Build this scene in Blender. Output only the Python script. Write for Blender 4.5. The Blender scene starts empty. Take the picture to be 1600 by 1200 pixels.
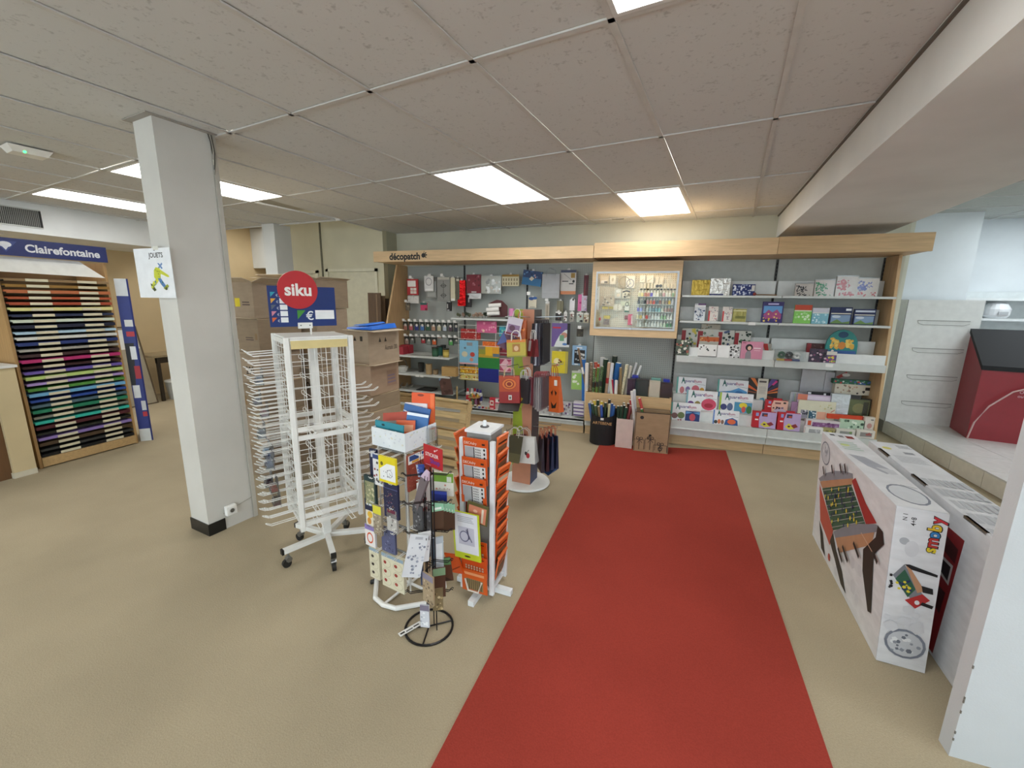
import bpy, math, random
from mathutils import Vector, Matrix

# ------------------------------------------------------------------ camera
SC = bpy.context.scene
COL = SC.collection
FPX, YAW, PITCH, ROLL, CAMH = 646.0, 18.79, 11.25, 0.873, 1.622
ZC = 2.632                                   # suspended ceiling height
_y, _p, _r = map(math.radians, (YAW, PITCH, ROLL))
FWD = Vector((-math.sin(_y)*math.cos(_p), math.cos(_y)*math.cos(_p), -math.sin(_p)))
_r0 = Vector((math.cos(_y), math.sin(_y), 0)); _u0 = _r0.cross(FWD)
RGT = _r0*math.cos(_r) + _u0*math.sin(_r); UPV = -_r0*math.sin(_r) + _u0*math.cos(_r)
cam = bpy.data.cameras.new('camera'); cam.sensor_width = 36.0; cam.lens = FPX/1600*36.0
cam.clip_start = 0.02; cam.clip_end = 60
cam_ob = bpy.data.objects.new('camera', cam); COL.objects.link(cam_ob)
cam_ob.matrix_world = Matrix(((RGT.x, UPV.x, -FWD.x, 0), (RGT.y, UPV.y, -FWD.y, 0), (RGT.z, UPV.z, -FWD.z, CAMH), (0, 0, 0, 1)))
SC.camera = cam_ob

# ------------------------------------------------------------------ world, exposure
w = bpy.data.worlds.new('world'); SC.world = w; w.use_nodes = True
w.node_tree.nodes['Background'].inputs[0].default_value = (0.88, 0.94, 1.0, 1)
w.node_tree.nodes['Background'].inputs[1].default_value = 4.3     # overcast daylight through the added shop front behind the camera
SC.view_settings.view_transform = 'Standard'; SC.view_settings.look = 'None'
SC.view_settings.exposure = 0.24; SC.view_settings.gamma = 1.0
SC.view_settings.use_curve_mapping = False
PANEL_POWER = 9.5                            # emission of the ceiling light diffusers
PANEL_COLOR = (1.0, 0.985, 0.95)
PANEL_COLOR_COOL = (0.88, 0.95, 1.0)
random.seed(7)

# ------------------------------------------------------------------ helpers
def at(px, py, y):
    """point on the plane at depth y that the measured photo pixel looks at"""
    d = RGT*((px-800)/FPX) - UPV*((py-600)/FPX) + FWD
    t = y/d.y
    return Vector((d.x*t, y, CAMH + d.z*t))
def atx(px, py, x):
    d = RGT*((px-800)/FPX) - UPV*((py-600)/FPX) + FWD
    t = x/d.x
    return Vector((x, d.y*t, CAMH + d.z*t))
def lin(c): return c/12.92 if c <= 0.04045 else ((c+0.055)/1.055)**2.4
def rgb(h):
    h = h.lstrip('#'); return tuple(lin(int(h[i:i+2], 16)/255) for i in (0, 2, 4)) + (1,)

MATS = {}
def M(h, rough=0.55, metal=0.0, kind='plain', **kw):
    key = (h, rough, metal, kind) + tuple(sorted(kw.items()))
    if key in MATS: return MATS[key]
    m = bpy.data.materials.new(kind + '_' + h.strip('#')); m.use_nodes = True
    nt = m.node_tree; N = nt.nodes; L = nt.links
    bs = N['Principled BSDF']; out = N['Material Output']
    c = rgb(h)
    bs.inputs['Base Color'].default_value = c; bs.inputs['Roughness'].default_value = rough; bs.inputs['Metallic'].default_value = metal
    def tex(kind_, scale, detail=3, coord='Object', stretch=None):
        tc = N.new('ShaderNodeTexCoord'); src = tc.outputs[coord]
        if stretch:
            mp = N.new('ShaderNodeMapping'); mp.inputs['Scale'].default_value = stretch; L.new(src, mp.inputs[0]); src = mp.outputs[0]
        n = N.new('ShaderNodeTexNoise' if kind_ == 'noise' else 'ShaderNodeTexVoronoi')
        n.inputs['Scale'].default_value = scale
        if kind_ == 'noise': n.inputs['Detail'].default_value = detail
        L.new(src, n.inputs['Vector']); return n
    def tint(fac, a, b, p0=0.3, p1=0.7):
        r = N.new('ShaderNodeValToRGB'); r.color_ramp.elements[0].position = p0; r.color_ramp.elements[1].position = p1
        r.color_ramp.elements[0].color = tuple(min(1, x*a) for x in c[:3]) + (1,); r.color_ramp.elements[1].color = tuple(min(1, x*b) for x in c[:3]) + (1,)
        L.new(fac, r.inputs[0]); return r.outputs[0]
    def bump(fac, strength, dist=0.002):
        b = N.new('ShaderNodeBump'); b.inputs['Strength'].default_value = strength; b.inputs['Distance'].default_value = dist
        L.new(fac, b.inputs['Height']); L.new(b.outputs[0], bs.inputs['Normal'])
    if kind == 'plain':
        n = tex('noise', 14); L.new(tint(n.outputs['Fac'], 0.95, 1.05), bs.inputs['Base Color'])
    elif kind == 'wall':
        n = tex('noise', 2.2, 6); L.new(tint(n.outputs['Fac'], 0.93, 1.05), bs.inputs['Base Color'])
        n2 = tex('noise', 180); bump(n2.outputs['Fac'], 0.25, 0.002)
    elif kind == 'carpet':
        n = tex('noise', 1.3, 8); n2 = tex('noise', 170, 3)
        mix = N.new('ShaderNodeMath'); mix.operation = 'MULTIPLY_ADD'; mix.inputs[1].default_value = 0.45; L.new(n2.outputs['Fac'], mix.inputs[0])
        mu = N.new('ShaderNodeMath'); mu.operation = 'MULTIPLY'; mu.inputs[1].default_value = 0.55; L.new(n.outputs['Fac'], mu.inputs[0]); L.new(mu.outputs[0], mix.inputs[2])
        L.new(tint(mix.outputs[0], 0.80, 1.15, 0.3, 0.7), bs.inputs['Base Color']); bump(n2.outputs['Fac'], 0.5, 0.003)
        bs.inputs['Specular IOR Level'].default_value = 0.15
    elif kind == 'tile':                       # pitted mineral-fibre ceiling tile
        n = tex('noise', 75, 5); v = tex('noise', 26, 4)
        mu = N.new('ShaderNodeMath'); mu.operation = 'MULTIPLY'; L.new(n.outputs['Fac'], mu.inputs[0]); L.new(v.outputs['Fac'], mu.inputs[1])
        r = N.new('ShaderNodeValToRGB'); r.color_ramp.elements[0].position = 0.10; r.color_ramp.elements[1].position = 0.19
        r.color_ramp.elements[0].color = tuple(x*0.72 for x in c[:3]) + (1,); r.color_ramp.elements[1].color = c
        L.new(mu.outputs[0], r.inputs[0]); L.new(r.outputs[0], bs.inputs['Base Color']); bump(r.outputs[0], 0.6, 0.004)
    elif kind in ('wood', 'woodz'):
        n = tex('noise', 5, 5, stretch=(1, 8, 12) if kind == 'wood' else (10, 8, 1)); L.new(tint(n.outputs['Fac'], 0.86, 1.08), bs.inputs['Base Color'])
    elif kind == 'rough_wood':
        n = tex('noise', 6, 7, stretch=(1, 10, 10)); L.new(tint(n.outputs['Fac'], 0.74, 1.10), bs.inputs['Base Color']); bump(n.outputs['Fac'], 0.3, 0.003)
    elif kind == 'cardboard':
        n = tex('noise', 9, 4, stretch=(1, 1, 3)); L.new(tint(n.outputs['Fac'], 0.90, 1.06), bs.inputs['Base Color'])
    elif kind == 'foil':
        n = tex('noise', 22, 4); bump(n.outputs['Fac'], 0.9, 0.012)
    elif kind == 'speck':                      # small printed pattern
        v = tex('voronoi', kw.get('scale', 60)); r = N.new('ShaderNodeValToRGB'); r.color_ramp.interpolation = 'CONSTANT'
        r.color_ramp.elements[0].color = rgb(kw['b']); r.color_ramp.elements[1].color = c; r.color_ramp.elements[1].position = kw.get('p', 0.35)
        L.new(v.outputs['Distance'], r.inputs[0]); L.new(r.outputs[0], bs.inputs['Base Color'])
    elif kind == 'art':                        # multi-coloured printed picture
        v = tex('noise', kw.get('scale', 16), 5); r = N.new('ShaderNodeValToRGB'); r.color_ramp.interpolation = 'EASE'
        cols = kw['cols'].split(','); e = r.color_ramp.elements
        e[0].color = rgb(cols[0]); e[0].position = 0.3; e[1].color = rgb(cols[-1]); e[1].position = 0.7
        for i, k in enumerate(cols[1:-1]):
            q = e.new(0.3 + 0.4*(i+1)/(len(cols)-1)); q.color = rgb(k)
        L.new(v.outputs['Fac'], r.inputs[0]); L.new(r.outputs[0], bs.inputs['Base Color'])
    elif kind == 'peg':                        # perforated metal back panel
        tc = N.new('ShaderNodeTexCoord'); sp = N.new('ShaderNodeSeparateXYZ'); L.new(tc.outputs['Object'], sp.inputs[0])
        def cell(o):
            a = N.new('ShaderNodeMath'); a.operation = 'MULTIPLY'; a.inputs[1].default_value = 40; L.new(o, a.inputs[0])
            f = N.new('ShaderNodeMath'); f.operation = 'FRACT'; L.new(a.outputs[0], f.inputs[0])
            s = N.new('ShaderNodeMath'); s.operation = 'SUBTRACT'; s.inputs[1].default_value = 0.5; L.new(f.outputs[0], s.inputs[0])
            p = N.new('ShaderNodeMath'); p.operation = 'POWER'; p.inputs[1].default_value = 2; L.new(s.outputs[0], p.inputs[0]); return p.outputs[0]
        ad = N.new('ShaderNodeMath'); ad.operation = 'ADD'; L.new(cell(sp.outputs['X']), ad.inputs[0]); L.new(cell(sp.outputs['Z']), ad.inputs[1])
        r = N.new('ShaderNodeValToRGB'); r.color_ramp.interpolation = 'CONSTANT'; r.color_ramp.elements[0].color = tuple(x*0.42 for x in c[:3]) + (1,)
        r.color_ramp.elements[1].color = c; r.color_ramp.elements[1].position = 0.028
        L.new(ad.outputs[0], r.inputs[0]); L.new(r.outputs[0], bs.inputs['Base Color'])
    elif kind == 'clear':                      # clear film or glass
        tr = N.new('ShaderNodeBsdfTransparent'); gl = N.new('ShaderNodeBsdfGlossy'); gl.inputs['Roughness'].default_value = rough
        tr.inputs[0].default_value = c; mx = N.new('ShaderNodeMixShader'); mx.inputs[0].default_value = kw.get('gloss', 0.12)
        n = tex('noise', 18); b = N.new('ShaderNodeBump'); b.inputs['Strength'].default_value = kw.get('wrinkle', 0.0); L.new(n.outputs['Fac'], b.inputs['Height']); L.new(b.outputs[0], gl.inputs['Normal'])
        L.new(tr.outputs[0], mx.inputs[1]); L.new(gl.outputs[0], mx.inputs[2]); L.new(mx.outputs[0], out.inputs[0])
    elif kind == 'glow':
        bs.inputs['Emission Color'].default_value = c; bs.inputs['Emission Strength'].default_value = kw['power']
    MATS[key] = m; return m

class MB:
    """collects geometry for ONE mesh object"""
    def __init__(s): s.v = []; s.f = []; s.fm = []; s.ms = []
    def mi(s, m):
        if m not in s.ms: s.ms.append(m)
        return s.ms.index(m)
    def poly(s, pts, m):
        i = len(s.v); s.v += [tuple(p) for p in pts]; s.f.append(tuple(range(i, i+len(pts)))); s.fm.append(s.mi(m)); return s
    def hexa(s, p, m):                        # 8 corners: bottom ring 0-3, top ring 4-7 (counter-clockwise from above)
        i = len(s.v); s.v += [tuple(q) for q in p]; k = s.mi(m)
        for q in ((3, 2, 1, 0), (4, 5, 6, 7), (0, 1, 5, 4), (1, 2, 6, 5), (2, 3, 7, 6), (3, 0, 4, 7)):
            s.f.append(tuple(i+j for j in q)); s.fm.append(k)
        return s
    def box(s, x0, x1, y0, y1, z0, z1, m):
        return s.hexa([(x0, y0, z0), (x1, y0, z0), (x1, y1, z0), (x0, y1, z0), (x0, y0, z1), (x1, y0, z1), (x1, y1, z1), (x0, y1, z1)], m)
    def prism(s, ring, d, m):                 # closed ring of 3-D points swept by vector d
        n = len(ring); i = len(s.v); d = Vector(d); k = s.mi(m)
        s.v += [tuple(p) for p in ring] + [tuple(Vector(p)+d) for p in ring]
        s.f.append(tuple(range(i+n-1, i-1, -1))); s.f.append(tuple(range(i+n, i+2*n))); s.fm += [k, k]
        for j in range(n): s.f.append((i+j, i+(j+1) % n, i+n+(j+1) % n, i+n+j)); s.fm.append(k)
        return s
    def tube(s, pts, r, m, n=6, closed=False, r2=None):
        pts = [Vector(p) for p in pts]; k = s.mi(m); N_ = len(pts); base = len(s.v)
        for a in range(N_):
            if closed: t = pts[(a+1) % N_] - pts[a-1]
            else: t = pts[min(a+1, N_-1)] - pts[max(a-1, 0)]
            t.normalize()
            u = t.cross(Vector((0, 0, 1)) if abs(t.z) < 0.9 else Vector((1, 0, 0))); u.normalize(); w_ = t.cross(u)
            rr = r if r2 is None else r + (r2-r)*a/(N_-1)
            for b in range(n):
                an = 2*math.pi*(b+0.5)/n; s.v.append(tuple(pts[a] + u*math.cos(an)*rr + w_*math.sin(an)*rr))
        for a in range(N_ if closed else N_-1):
            a2 = (a+1) % N_
            for b in range(n):
                s.f.append((base+a*n+b, base+a2*n+b, base+a2*n+(b+1) % n, base+a*n+(b+1) % n)); s.fm.append(k)
        if not closed:
            s.f.append(tuple(base+b for b in range(n))); s.f.append(tuple(base+(N_-1)*n+b for b in range(n-1, -1, -1))); s.fm += [k, k]
        return s
    def lathe(s, prof, m, n=16, c=(0, 0, 0)):
        base = len(s.v); k = s.mi(m)
        for r, z in prof:
            for b in range(n):
                an = 2*math.pi*b/n; s.v.append((c[0]+r*math.cos(an), c[1]+r*math.sin(an), c[2]+z))
        for a in range(len(prof)-1):
            for b in range(n):
                s.f.append((base+a*n+b, base+a*n+(b+1) % n, base+(a+1)*n+(b+1) % n, base+(a+1)*n+b)); s.fm.append(k)
        s.f.append(tuple(base+b for b in range(n-1, -1, -1))); s.f.append(tuple(base+(len(prof)-1)*n+b for b in range(n))); s.fm += [k, k]
        return s
    def blob(s, c, r, m, n=8, sq=(1, 1, 1)):
        rings = [(math.sin(math.pi*(i+0.5)/6), -math.cos(math.pi*(i+0.5)/6)) for i in range(6)]
        base = len(s.v); k = s.mi(m)
        for q, z in rings:
            for b in range(n):
                an = 2*math.pi*b/n; s.v.append((c[0]+r*q*math.cos(an)*sq[0], c[1]+r*q*math.sin(an)*sq[1], c[2]+r*z*sq[2]))
        for a in range(5):
            for b in range(n):
                s.f.append((base+a*n+b, base+a*n+(b+1) % n, base+(a+1)*n+(b+1) % n, base+(a+1)*n+b)); s.fm.append(k)
        s.f.append(tuple(base+b for b in range(n-1, -1, -1))); s.f.append(tuple(base+5*n+b for b in range(n))); s.fm += [k, k]
        return s
    def mesh(s, name):
        me = bpy.data.meshes.new(name); me.from_pydata(s.v, [], s.f)
        for m in s.ms: me.materials.append(m)
        me.polygons.foreach_set('material_index', s.fm); me.update(); return me
    def build(s, name, parent=None, loc=None, rz=0, smooth=False, bevel=0):
        me = s.mesh(name)
        if smooth: me.polygons.foreach_set('use_smooth', [True]*len(me.polygons))
        return link(name, me, parent, loc, rz, bevel)
def link(name, me, parent=None, loc=None, rz=0, bevel=0):
    o = bpy.data.objects.new(name, me); COL.objects.link(o)
    if parent is not None: o.parent = parent
    if loc is not None: o.location = loc
    if rz: o.rotation_euler = (0, 0, rz)
    if bevel:
        b = o.modifiers.new('bevel', 'BEVEL'); b.width = bevel; b.segments = 2; b.limit_method = 'ANGLE'
    return o
def tag(o, label=None, cat=None, group=None, kind=None):
    if label: o['label'] = label
    if cat: o['category'] = cat
    if group: o['group'] = group
    if kind: o['kind'] = kind
    return o
def thing(name, label, cat, loc=(0, 0, 0), rz=0, group=None, tilt=0, roll=0):
    o = bpy.data.objects.new(name, None); COL.objects.link(o); o.empty_display_size = 0.05
    o.location = loc; o.rotation_euler = (tilt, roll, rz); tag(o, label, cat, group); return o
def struct(name, mb, parent=None, **k):
    o = mb.build(name, parent, **k)
    if parent is None: o['kind'] = 'structure'
    return o
def copy_tree(o, parent=None, loc=None, rz=None, label=None, group=None):
    c = o.copy(); COL.objects.link(c)
    if parent is not None: c.parent = parent
    if loc is not None: c.location = loc
    if rz is not None: c.rotation_euler = (0, 0, rz)
    if label: c['label'] = label
    if group: c['group'] = group
    for ch in list(o.children): copy_tree(ch, c)
    return c

_tc = {}
def text_polys(s, bold=0.0):
    if (s, bold) in _tc: return _tc[(s, bold)]
    cu = bpy.data.curves.new('lettering', 'FONT'); cu.body = s; cu.offset = bold; cu.resolution_u = 3; cu.align_x = 'CENTER'
    o = bpy.data.objects.new('lettering', cu); COL.objects.link(o)
    me = bpy.data.meshes.new_from_object(o)
    vs = [(v.co.x, v.co.y) for v in me.vertices]; fs = [tuple(p.vertices) for p in me.polygons]
    bpy.data.objects.remove(o); bpy.data.curves.remove(cu); bpy.data.meshes.remove(me)
    xs = [v[0] for v in vs] or [0]; ys = [v[1] for v in vs] or [0]
    _tc[(s, bold)] = (vs, fs, min(xs), max(xs), min(ys), max(ys)); return _tc[(s, bold)]

def decal(shapes, W, H, frame=None, y=-0.0007, bg=None):
    """flat print: shapes in 0..1 units on a W x H face; frame maps (u*W, v*H, lift) to 3-D"""
    mb = MB(); fr = frame or (lambda a, b, d: (a - W/2, y - d, b)); k = 0; extra = 0.0; pv = None; pn = 0
    if bg is not None: mb.poly([fr(W*.001, H*.001, 0), fr(W*.999, H*.001, 0), fr(W*.999, H*.999, 0), fr(W*.001, H*.999, 0)], bg)
    for sh in shapes:
        k += 1; t = sh[0]
        if k > 1 and pv == 'dots': extra += 0.00003*pn
        lift = 0.00012*k+extra; pv = t; pn = sh[1] if t == 'dots' else 0; col = sh[-1]
        m = col if not isinstance(col, str) else M(col, 0.5)
        if t == 'r': u0, v0, u1, v1 = sh[1:5]; pts = [(u0, v0), (u1, v0), (u1, v1), (u0, v1)]; mb.poly([fr(a*W, b*H, lift) for a, b in pts], m)
        elif t == 'p': mb.poly([fr(a*W, b*H, lift) for a, b in sh[1]], m)
        elif t == 'e':
            u, v, ru, rv = sh[1:5]; mb.poly([fr((u+ru*math.cos(q*math.pi/8))*W, (v+rv*math.sin(q*math.pi/8))*H, lift) for q in range(16)], m)
        elif t == 'l':                        # line of given width in units of H
            (u0, v0), (u1, v1), wd = sh[1:4]; dx, dy = (u1-u0)*W, (v1-v0)*H; ln = math.hypot(dx, dy) or 1; nx, ny = -dy/ln*wd*H/2, dx/ln*wd*H/2
            mb.poly([fr(u0*W+nx, v0*H+ny, lift), fr(u0*W-nx, v0*H-ny, lift), fr(u1*W-nx, v1*H-ny, lift), fr(u1*W+nx, v1*H+ny, lift)], m)
        elif t == 'o':                        # outlined ellipse
            u, v, ru, rv, wd = sh[1:6]
            for q in range(16):
                a, b = q*math.pi/8, (q+1)*math.pi/8
                mb.poly([fr((u+ru*s_*math.cos(g))*W, (v+rv*s_*math.sin(g))*H, lift) for s_, g in ((1, a), (1, b), (1-wd, b), (1-wd, a))], m)
        elif t == 't':                        # text: string, centre u, centre v, cap height (units of H), max width (units of W), bold, rotation in quarter turns
            s_, u, v, hh, ww, bold, rot = sh[1:8]
            vs, fs, x0, x1, y0, y1 = text_polys(s_, bold)
            sc_y = hh*H/0.70; sc_x = min(sc_y*1.0, ww*W/max(1e-6, x1-x0)) if rot % 2 == 0 else min(sc_y, ww*H/max(1e-6, x1-x0))
            if rot % 2: sc_y = hh*W/0.70; sc_x = min(sc_y, ww*H/max(1e-6, x1-x0))
            cx, cy = (x0+x1)/2, 0.35
            for f in fs:
                pp = []
                for i in f:
                    a, b = (vs[i][0]-cx)*sc_x, (vs[i][1]-cy)*sc_y
                    for _ in range(rot % 4): a, b = -b, a
                    pp.append(fr(u*W+a, v*H+b, lift))
                mb.poly(pp, m)
        elif t == 'dots':                     # n, seed, (u0,v0,u1,v1), size, [colours]
            n, seed, (u0, v0, u1, v1), sz, cols = sh[1:6]; rr = random.Random(seed)
            for jj in range(n):
                u, v, a = rr.uniform(u0, u1), rr.uniform(v0, v1), rr.uniform(0, 6.3); q = sz*rr.uniform(0.6, 1.3); nn = rr.choice((4, 5, 6))
                mb.poly([fr(min(max(u*W+q*H*math.cos(a+j*2*math.pi/nn), 0), W), min(max(v*H+q*H*math.sin(a+j*2*math.pi/nn), 0), H), lift+jj*0.00003) for j in range(nn)], M(rr.choice(cols), 0.5))
        elif t == 'rows':                     # small text-like bars: n rows, (u0,v0,u1,v1)
            n, (u0, v0, u1, v1) = sh[1:3]; st = (v1-v0)/n
            for j in range(n): mb.poly([fr(a*W, b*H, lift) for a, b in ((u0, v0+j*st), (u1-(j*37 % 5)*0.03*(u1-u0), v0+j*st), (u1-(j*37 % 5)*0.03*(u1-u0), v0+(j+0.5)*st), (u0, v0+(j+0.5)*st))], m)
    return mb

def pack(name, label, cat, rect, y, t=0.02, body='#dddddd', shapes=(), tilt=0, rz=0, group=None, hang=False, bm=None, tab=None, z0=None, roll=0, film=None, skew=0):
    """a flat packaged article whose front stands at depth y; rect = photo px (left, top, right, bottom)"""
    l, tp, r, b = rect; ym = (tp+b)/2; xm = (l+r)/2
    x0, x1 = at(l, ym, y).x, at(r, ym, y).x; zb, zt = at(xm, b, y).z, at(xm, tp, y).z
    if z0 is not None: zt += z0-zb; zb = z0
    W, H = abs(x1-x0), zt-zb
    o = thing(name, label, cat, ((x0+x1)/2, y, zb), rz, group, tilt, roll)
    m = bm or M(body)
    MB().box(-W/2, W/2, 0, t, 0, H, m).build('body', o)
    if shapes: decal(shapes, W, H, bg=m).build('print', o)
    if hang:
        hm = M('#e8e8e6', 0.4); q = min(0.02, W*0.25)
        MB().hexa([(-q, 0.001, H), (q, 0.001, H), (q, 0.003, H), (-q, 0.003, H), (-q*0.6, 0.001, H+0.022), (q*0.6, 0.001, H+0.022), (q*0.6, 0.003, H+0.022), (-q*0.6, 0.003, H+0.022)], hm).build('hang_tab', o)
    if film: MB().box(-W/2-0.004, W/2+0.004, -0.004, t+0.004, -0.001, H+0.012, M('#f8f9fa', 0.12, 0, 'clear', gloss=0.06, wrinkle=0.5)).build('plastic_film', o)
    return o

ORD = ['first', 'second', 'third', 'fourth', 'fifth', 'sixth', 'seventh', 'eighth', 'ninth', 'tenth', 'eleventh', 'twelfth', 'thirteenth', 'fourteenth', 'fifteenth', 'sixteenth', 'seventeenth', 'eighteenth', 'nineteenth', 'twentieth',
       'twenty-first', 'twenty-second', 'twenty-third', 'twenty-fourth', 'twenty-fifth', 'twenty-sixth', 'twenty-seventh', 'twenty-eighth', 'twenty-ninth', 'thirtieth', 'thirty-first', 'thirty-second', 'thirty-third', 'thirty-fourth']
WHITE = M('#e9e9e6', 0.4); GREYMET = M('#c3c7c4', 0.45); BLACK = M('#141414', 0.5)
WOOD = M('#d2b389', 0.5, 0, 'wood'); WOODZ = M('#c4a276', 0.5, 0, 'woodz')

# ================================================================== SETTING
struct('floor', MB().box(-9.6, 6.4, -3.8, 8.2, -0.06, 0, M('#a99c83', 0.95, 0, 'carpet')))
WALLC = M('#cfccb8', 0.75, 0, 'wall'); BEIGE = M('#c9b48e', 0.8, 0, 'wall'); WHITEW = M('#d2d4d2', 0.7, 0, 'wall'); BLUEW = M('#dde3e6', 0.7, 0, 'wall')
# back wall behind the long shelving
b = MB(); b.prism([(-3.95, 5.862, 0), (2.46, 5.675, 0), (2.46, 5.80, 0), (-3.95, 5.98, 0)], (0, 0, 3.0), WALLC); struct('wall_back', b)
# wall of the store-room doors, left of the shelving
b = MB(); b.box(-6.0, -3.95, 5.5, 5.60, 0, 3.0, M('#d3cdb2', 0.75, 0, 'wall')); b.box(-4.05, -3.95, 5.60, 5.98, 0, 3.0, M('#b4b19b', 0.75, 0, 'wall')); struct('wall_doors', b)  # side return in a darker tone, its shade put into the colour
def door(name, x0, x1, h):
    y = 5.5; dm = M('#d0cbb2', 0.5); fm = M('#d9d4bd', 0.5)
    d = MB().box(x0, x1, y-0.012, y-0.001, 0.01, h, dm).build(name); d['kind'] = 'structure'
    MB().box(x0-0.05, x0-0.006, y-0.025, y-0.001, 0, h+0.05, fm).box(x1+0.006, x1+0.05, y-0.025, y-0.001, 0, h+0.05, fm).box(x0-0.05, x1+0.05, y-0.025, y-0.001, h+0.006, h+0.05, fm).build('door_frame', d)
    MB().tube([(x0+0.07, y-0.02, 1.02), (x0+0.07, y-0.06, 1.02), (x0+0.18, y-0.06, 1.02)], 0.009, M('#b0b0ac', 0.3, 1)).build('door_handle', d)
door('door_1', -4.98, -4.11, 2.04)
door('door_2', -5.92, -5.24, 2.02)
struct('trim_1', MB().box(-5.115, -5.09, 5.485, 5.499, 0, 3.0, M('#6d6a58', 0.7)))
# white post under the ceiling edge
struct('wall_post', MB().box(-5.30, -5.08, 4.62, 4.90, 0, ZC, WHITEW))
# left: beige store wall, white soffit above it
struct('wall_left', MB().box(-8.0, -7.9, -3.8, 8.2, 0, 3.0, BEIGE))
struct('wall_alcove', MB().box(-8.0, -6.0, 7.5, 7.6, 0, 3.0, BEIGE))
struct('wall_alcove_side', MB().box(-6.0, -5.9, 5.60, 7.5, 0, 3.0, BEIGE))
struct('trim_soffit', MB().box(-7.9, -6.77, -3.8, 4.72, 2.30, 2.99, M('#e4e7e8', 0.7, 0, 'wall')))
struct('trim_alcove_beam', MB().box(-7.9, -5.95, 6.6, 6.75, 2.22, 2.99, WHITEW))
# front (behind the photographer)
FRW = M('#cfccc2', 0.75, 0, 'wall')
struct('wall_front', MB().box(-8.0, -6.2, -3.9, -3.8, 0, 3.0, FRW).box(5.6, 6.4, -3.9, -3.8, 0, 3.0, FRW).box(-6.2, 5.6, -3.9, -3.8, 0, 0.35, FRW).box(-6.2, 5.6, -3.9, -3.8, 2.55, 3.0, FRW))
for k in range(4):                             # unseen shop front glazing, added behind the photographer to let daylight in
    xa = -6.2 + k*2.95; fm = M('#8f9294', 0.4, 0.6)
    wn = MB().box(xa, xa+2.95, -3.88, -3.82, 0.35, 0.41, fm).box(xa, xa+2.95, -3.88, -3.82, 2.49, 2.55, fm).box(xa, xa+0.06, -3.88, -3.82, 0.41, 2.49, fm).box(xa+2.89, xa+2.95, -3.88, -3.82, 0.41, 2.49, fm).build('window_%d' % (k+1))
    wn['kind'] = 'structure'
    MB().box(xa+0.06, xa+2.89, -3.853, -3.847, 0.41, 2.49, M('#f2f6f7', 0.05, 0, 'clear', gloss=0.05)).build('pane', wn)
struct('wall_right', MB().box(6.3, 6.4, -3.8, 8.2, 0, 3.0, BLUEW))
struct('wall_annex_pier', MB().box(2.55, 3.74, 7.0, 7.9, 0, 3.0, BLUEW))
struct('wall_annex_back', MB().box(3.74, 6.3, 7.6, 7.7, 0, 3.0, BLUEW))
struct('wall_annex_return', MB().box(2.40, 2.55, 5.80, 7.9, 0, 3.0, M('#d7d6c6', 0.75, 0, 'wall')))

# ---------------- suspended ceiling: tiles and lights hang in a 0.6 x 1.2 m grid
G = math.radians(-8.693); GX, GY = -2.607, 2.110; CG, SG = math.cos(G), math.sin(G)
def node(i, j): return (GX + 0.6*(i*CG - j*SG), GY + 0.6*(i*SG + j*CG))
def clip(poly, a, b_, c):                      # keep a*x + b*y <= c
    out = []
    for k in range(len(poly)):
        p, q = poly[k], poly[(k+1) % len(poly)]; dp, dq = a*p[0]+b_*p[1]-c, a*q[0]+b_*q[1]-c
        if dp <= 0: out.append(p)
        if (dp < 0 < dq) or (dq < 0 < dp):
            t = dp/(dp-dq); out.append((p[0]+t*(q[0]-p[0]), p[1]+t*(q[1]-p[1])))
    return out
BX0, BX1 = (0.87, 1.665), (1.245, 5.76)        # lower left edge of the beam, in plan
bs_ = (BX1[0]-BX0[0])/(BX1[1]-BX0[1])
def beam_x(y): return BX0[0] + (y-BX0[1])*bs_
def room_clip(poly):
    poly = clip(poly, -1, 0, 6.765)
    if poly: poly = clip(poly, 1, -bs_, beam_x(0)-0.012)
    if poly: poly = clip(poly, 0.02913, 1, 5.862-0.02913*3.95-0.01)
    if poly: poly = clip(poly, 0, -1, 3.79)
    if not poly: return poly
    cx = sum(p[0] for p in poly)/len(poly); cy = sum(p[1] for p in poly)/len(poly)
    nl = lambda p: p[1] - (4.625 - 0.0733*(p[0]+3.96))
    if max(nl(p) for p in poly) > 0 and min(p[0] for p in poly) < -3.96:
        poly = clip(poly, -1, 0, 3.955) if cx > -3.96 or nl((cx, cy)) > 0.3 else clip(poly, 0.0733, 1, 4.625-0.0733*3.96)
    return poly
TILE = M('#d3d4d3', 0.9, 0, 'tile'); BAR = M('#cdccc9', 0.6)
LIGHTS = {(1, 2): 'above the gift bag stand', (3, 4): 'nearest the back wall shelving', (-3, 0): 'directly behind the white pillar', (-6, 0): 'far left beside the white soffit', (4, -2): 'at the top edge of the picture',
          (-1, -6): 'added out of view behind the photographer', (-6, -6): 'added out of view behind the photographer on the left', (3, -8): 'added out of view behind the photographer on the right'}  # panels behind the photographer are unseen, added for more light
LIGHTS = {k: v for k, v in LIGHTS.items()}
bars = MB()
for j in range(-12, 10):
    if j % 2 == 0:
        pl = room_clip([node(-14, j-0.021), node(14, j-0.021), node(14, j+0.021), node(-14, j+0.021)])
        if len(pl) > 2: bars.prism([(x, y, ZC-0.004) for x, y in pl], (0, 0, 0.006), BAR)
for i in range(-14, 12):
    pl = room_clip([node(i-0.021, -14), node(i+0.021, -14), node(i+0.021, 12), node(i-0.021, 12)])
    if len(pl) > 2: bars.prism([(x, y, ZC-0.004) for x, y in pl], (0, 0, 0.006), BAR)
ceil = struct('ceiling', bars)
rt = random.Random(3)
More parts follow.
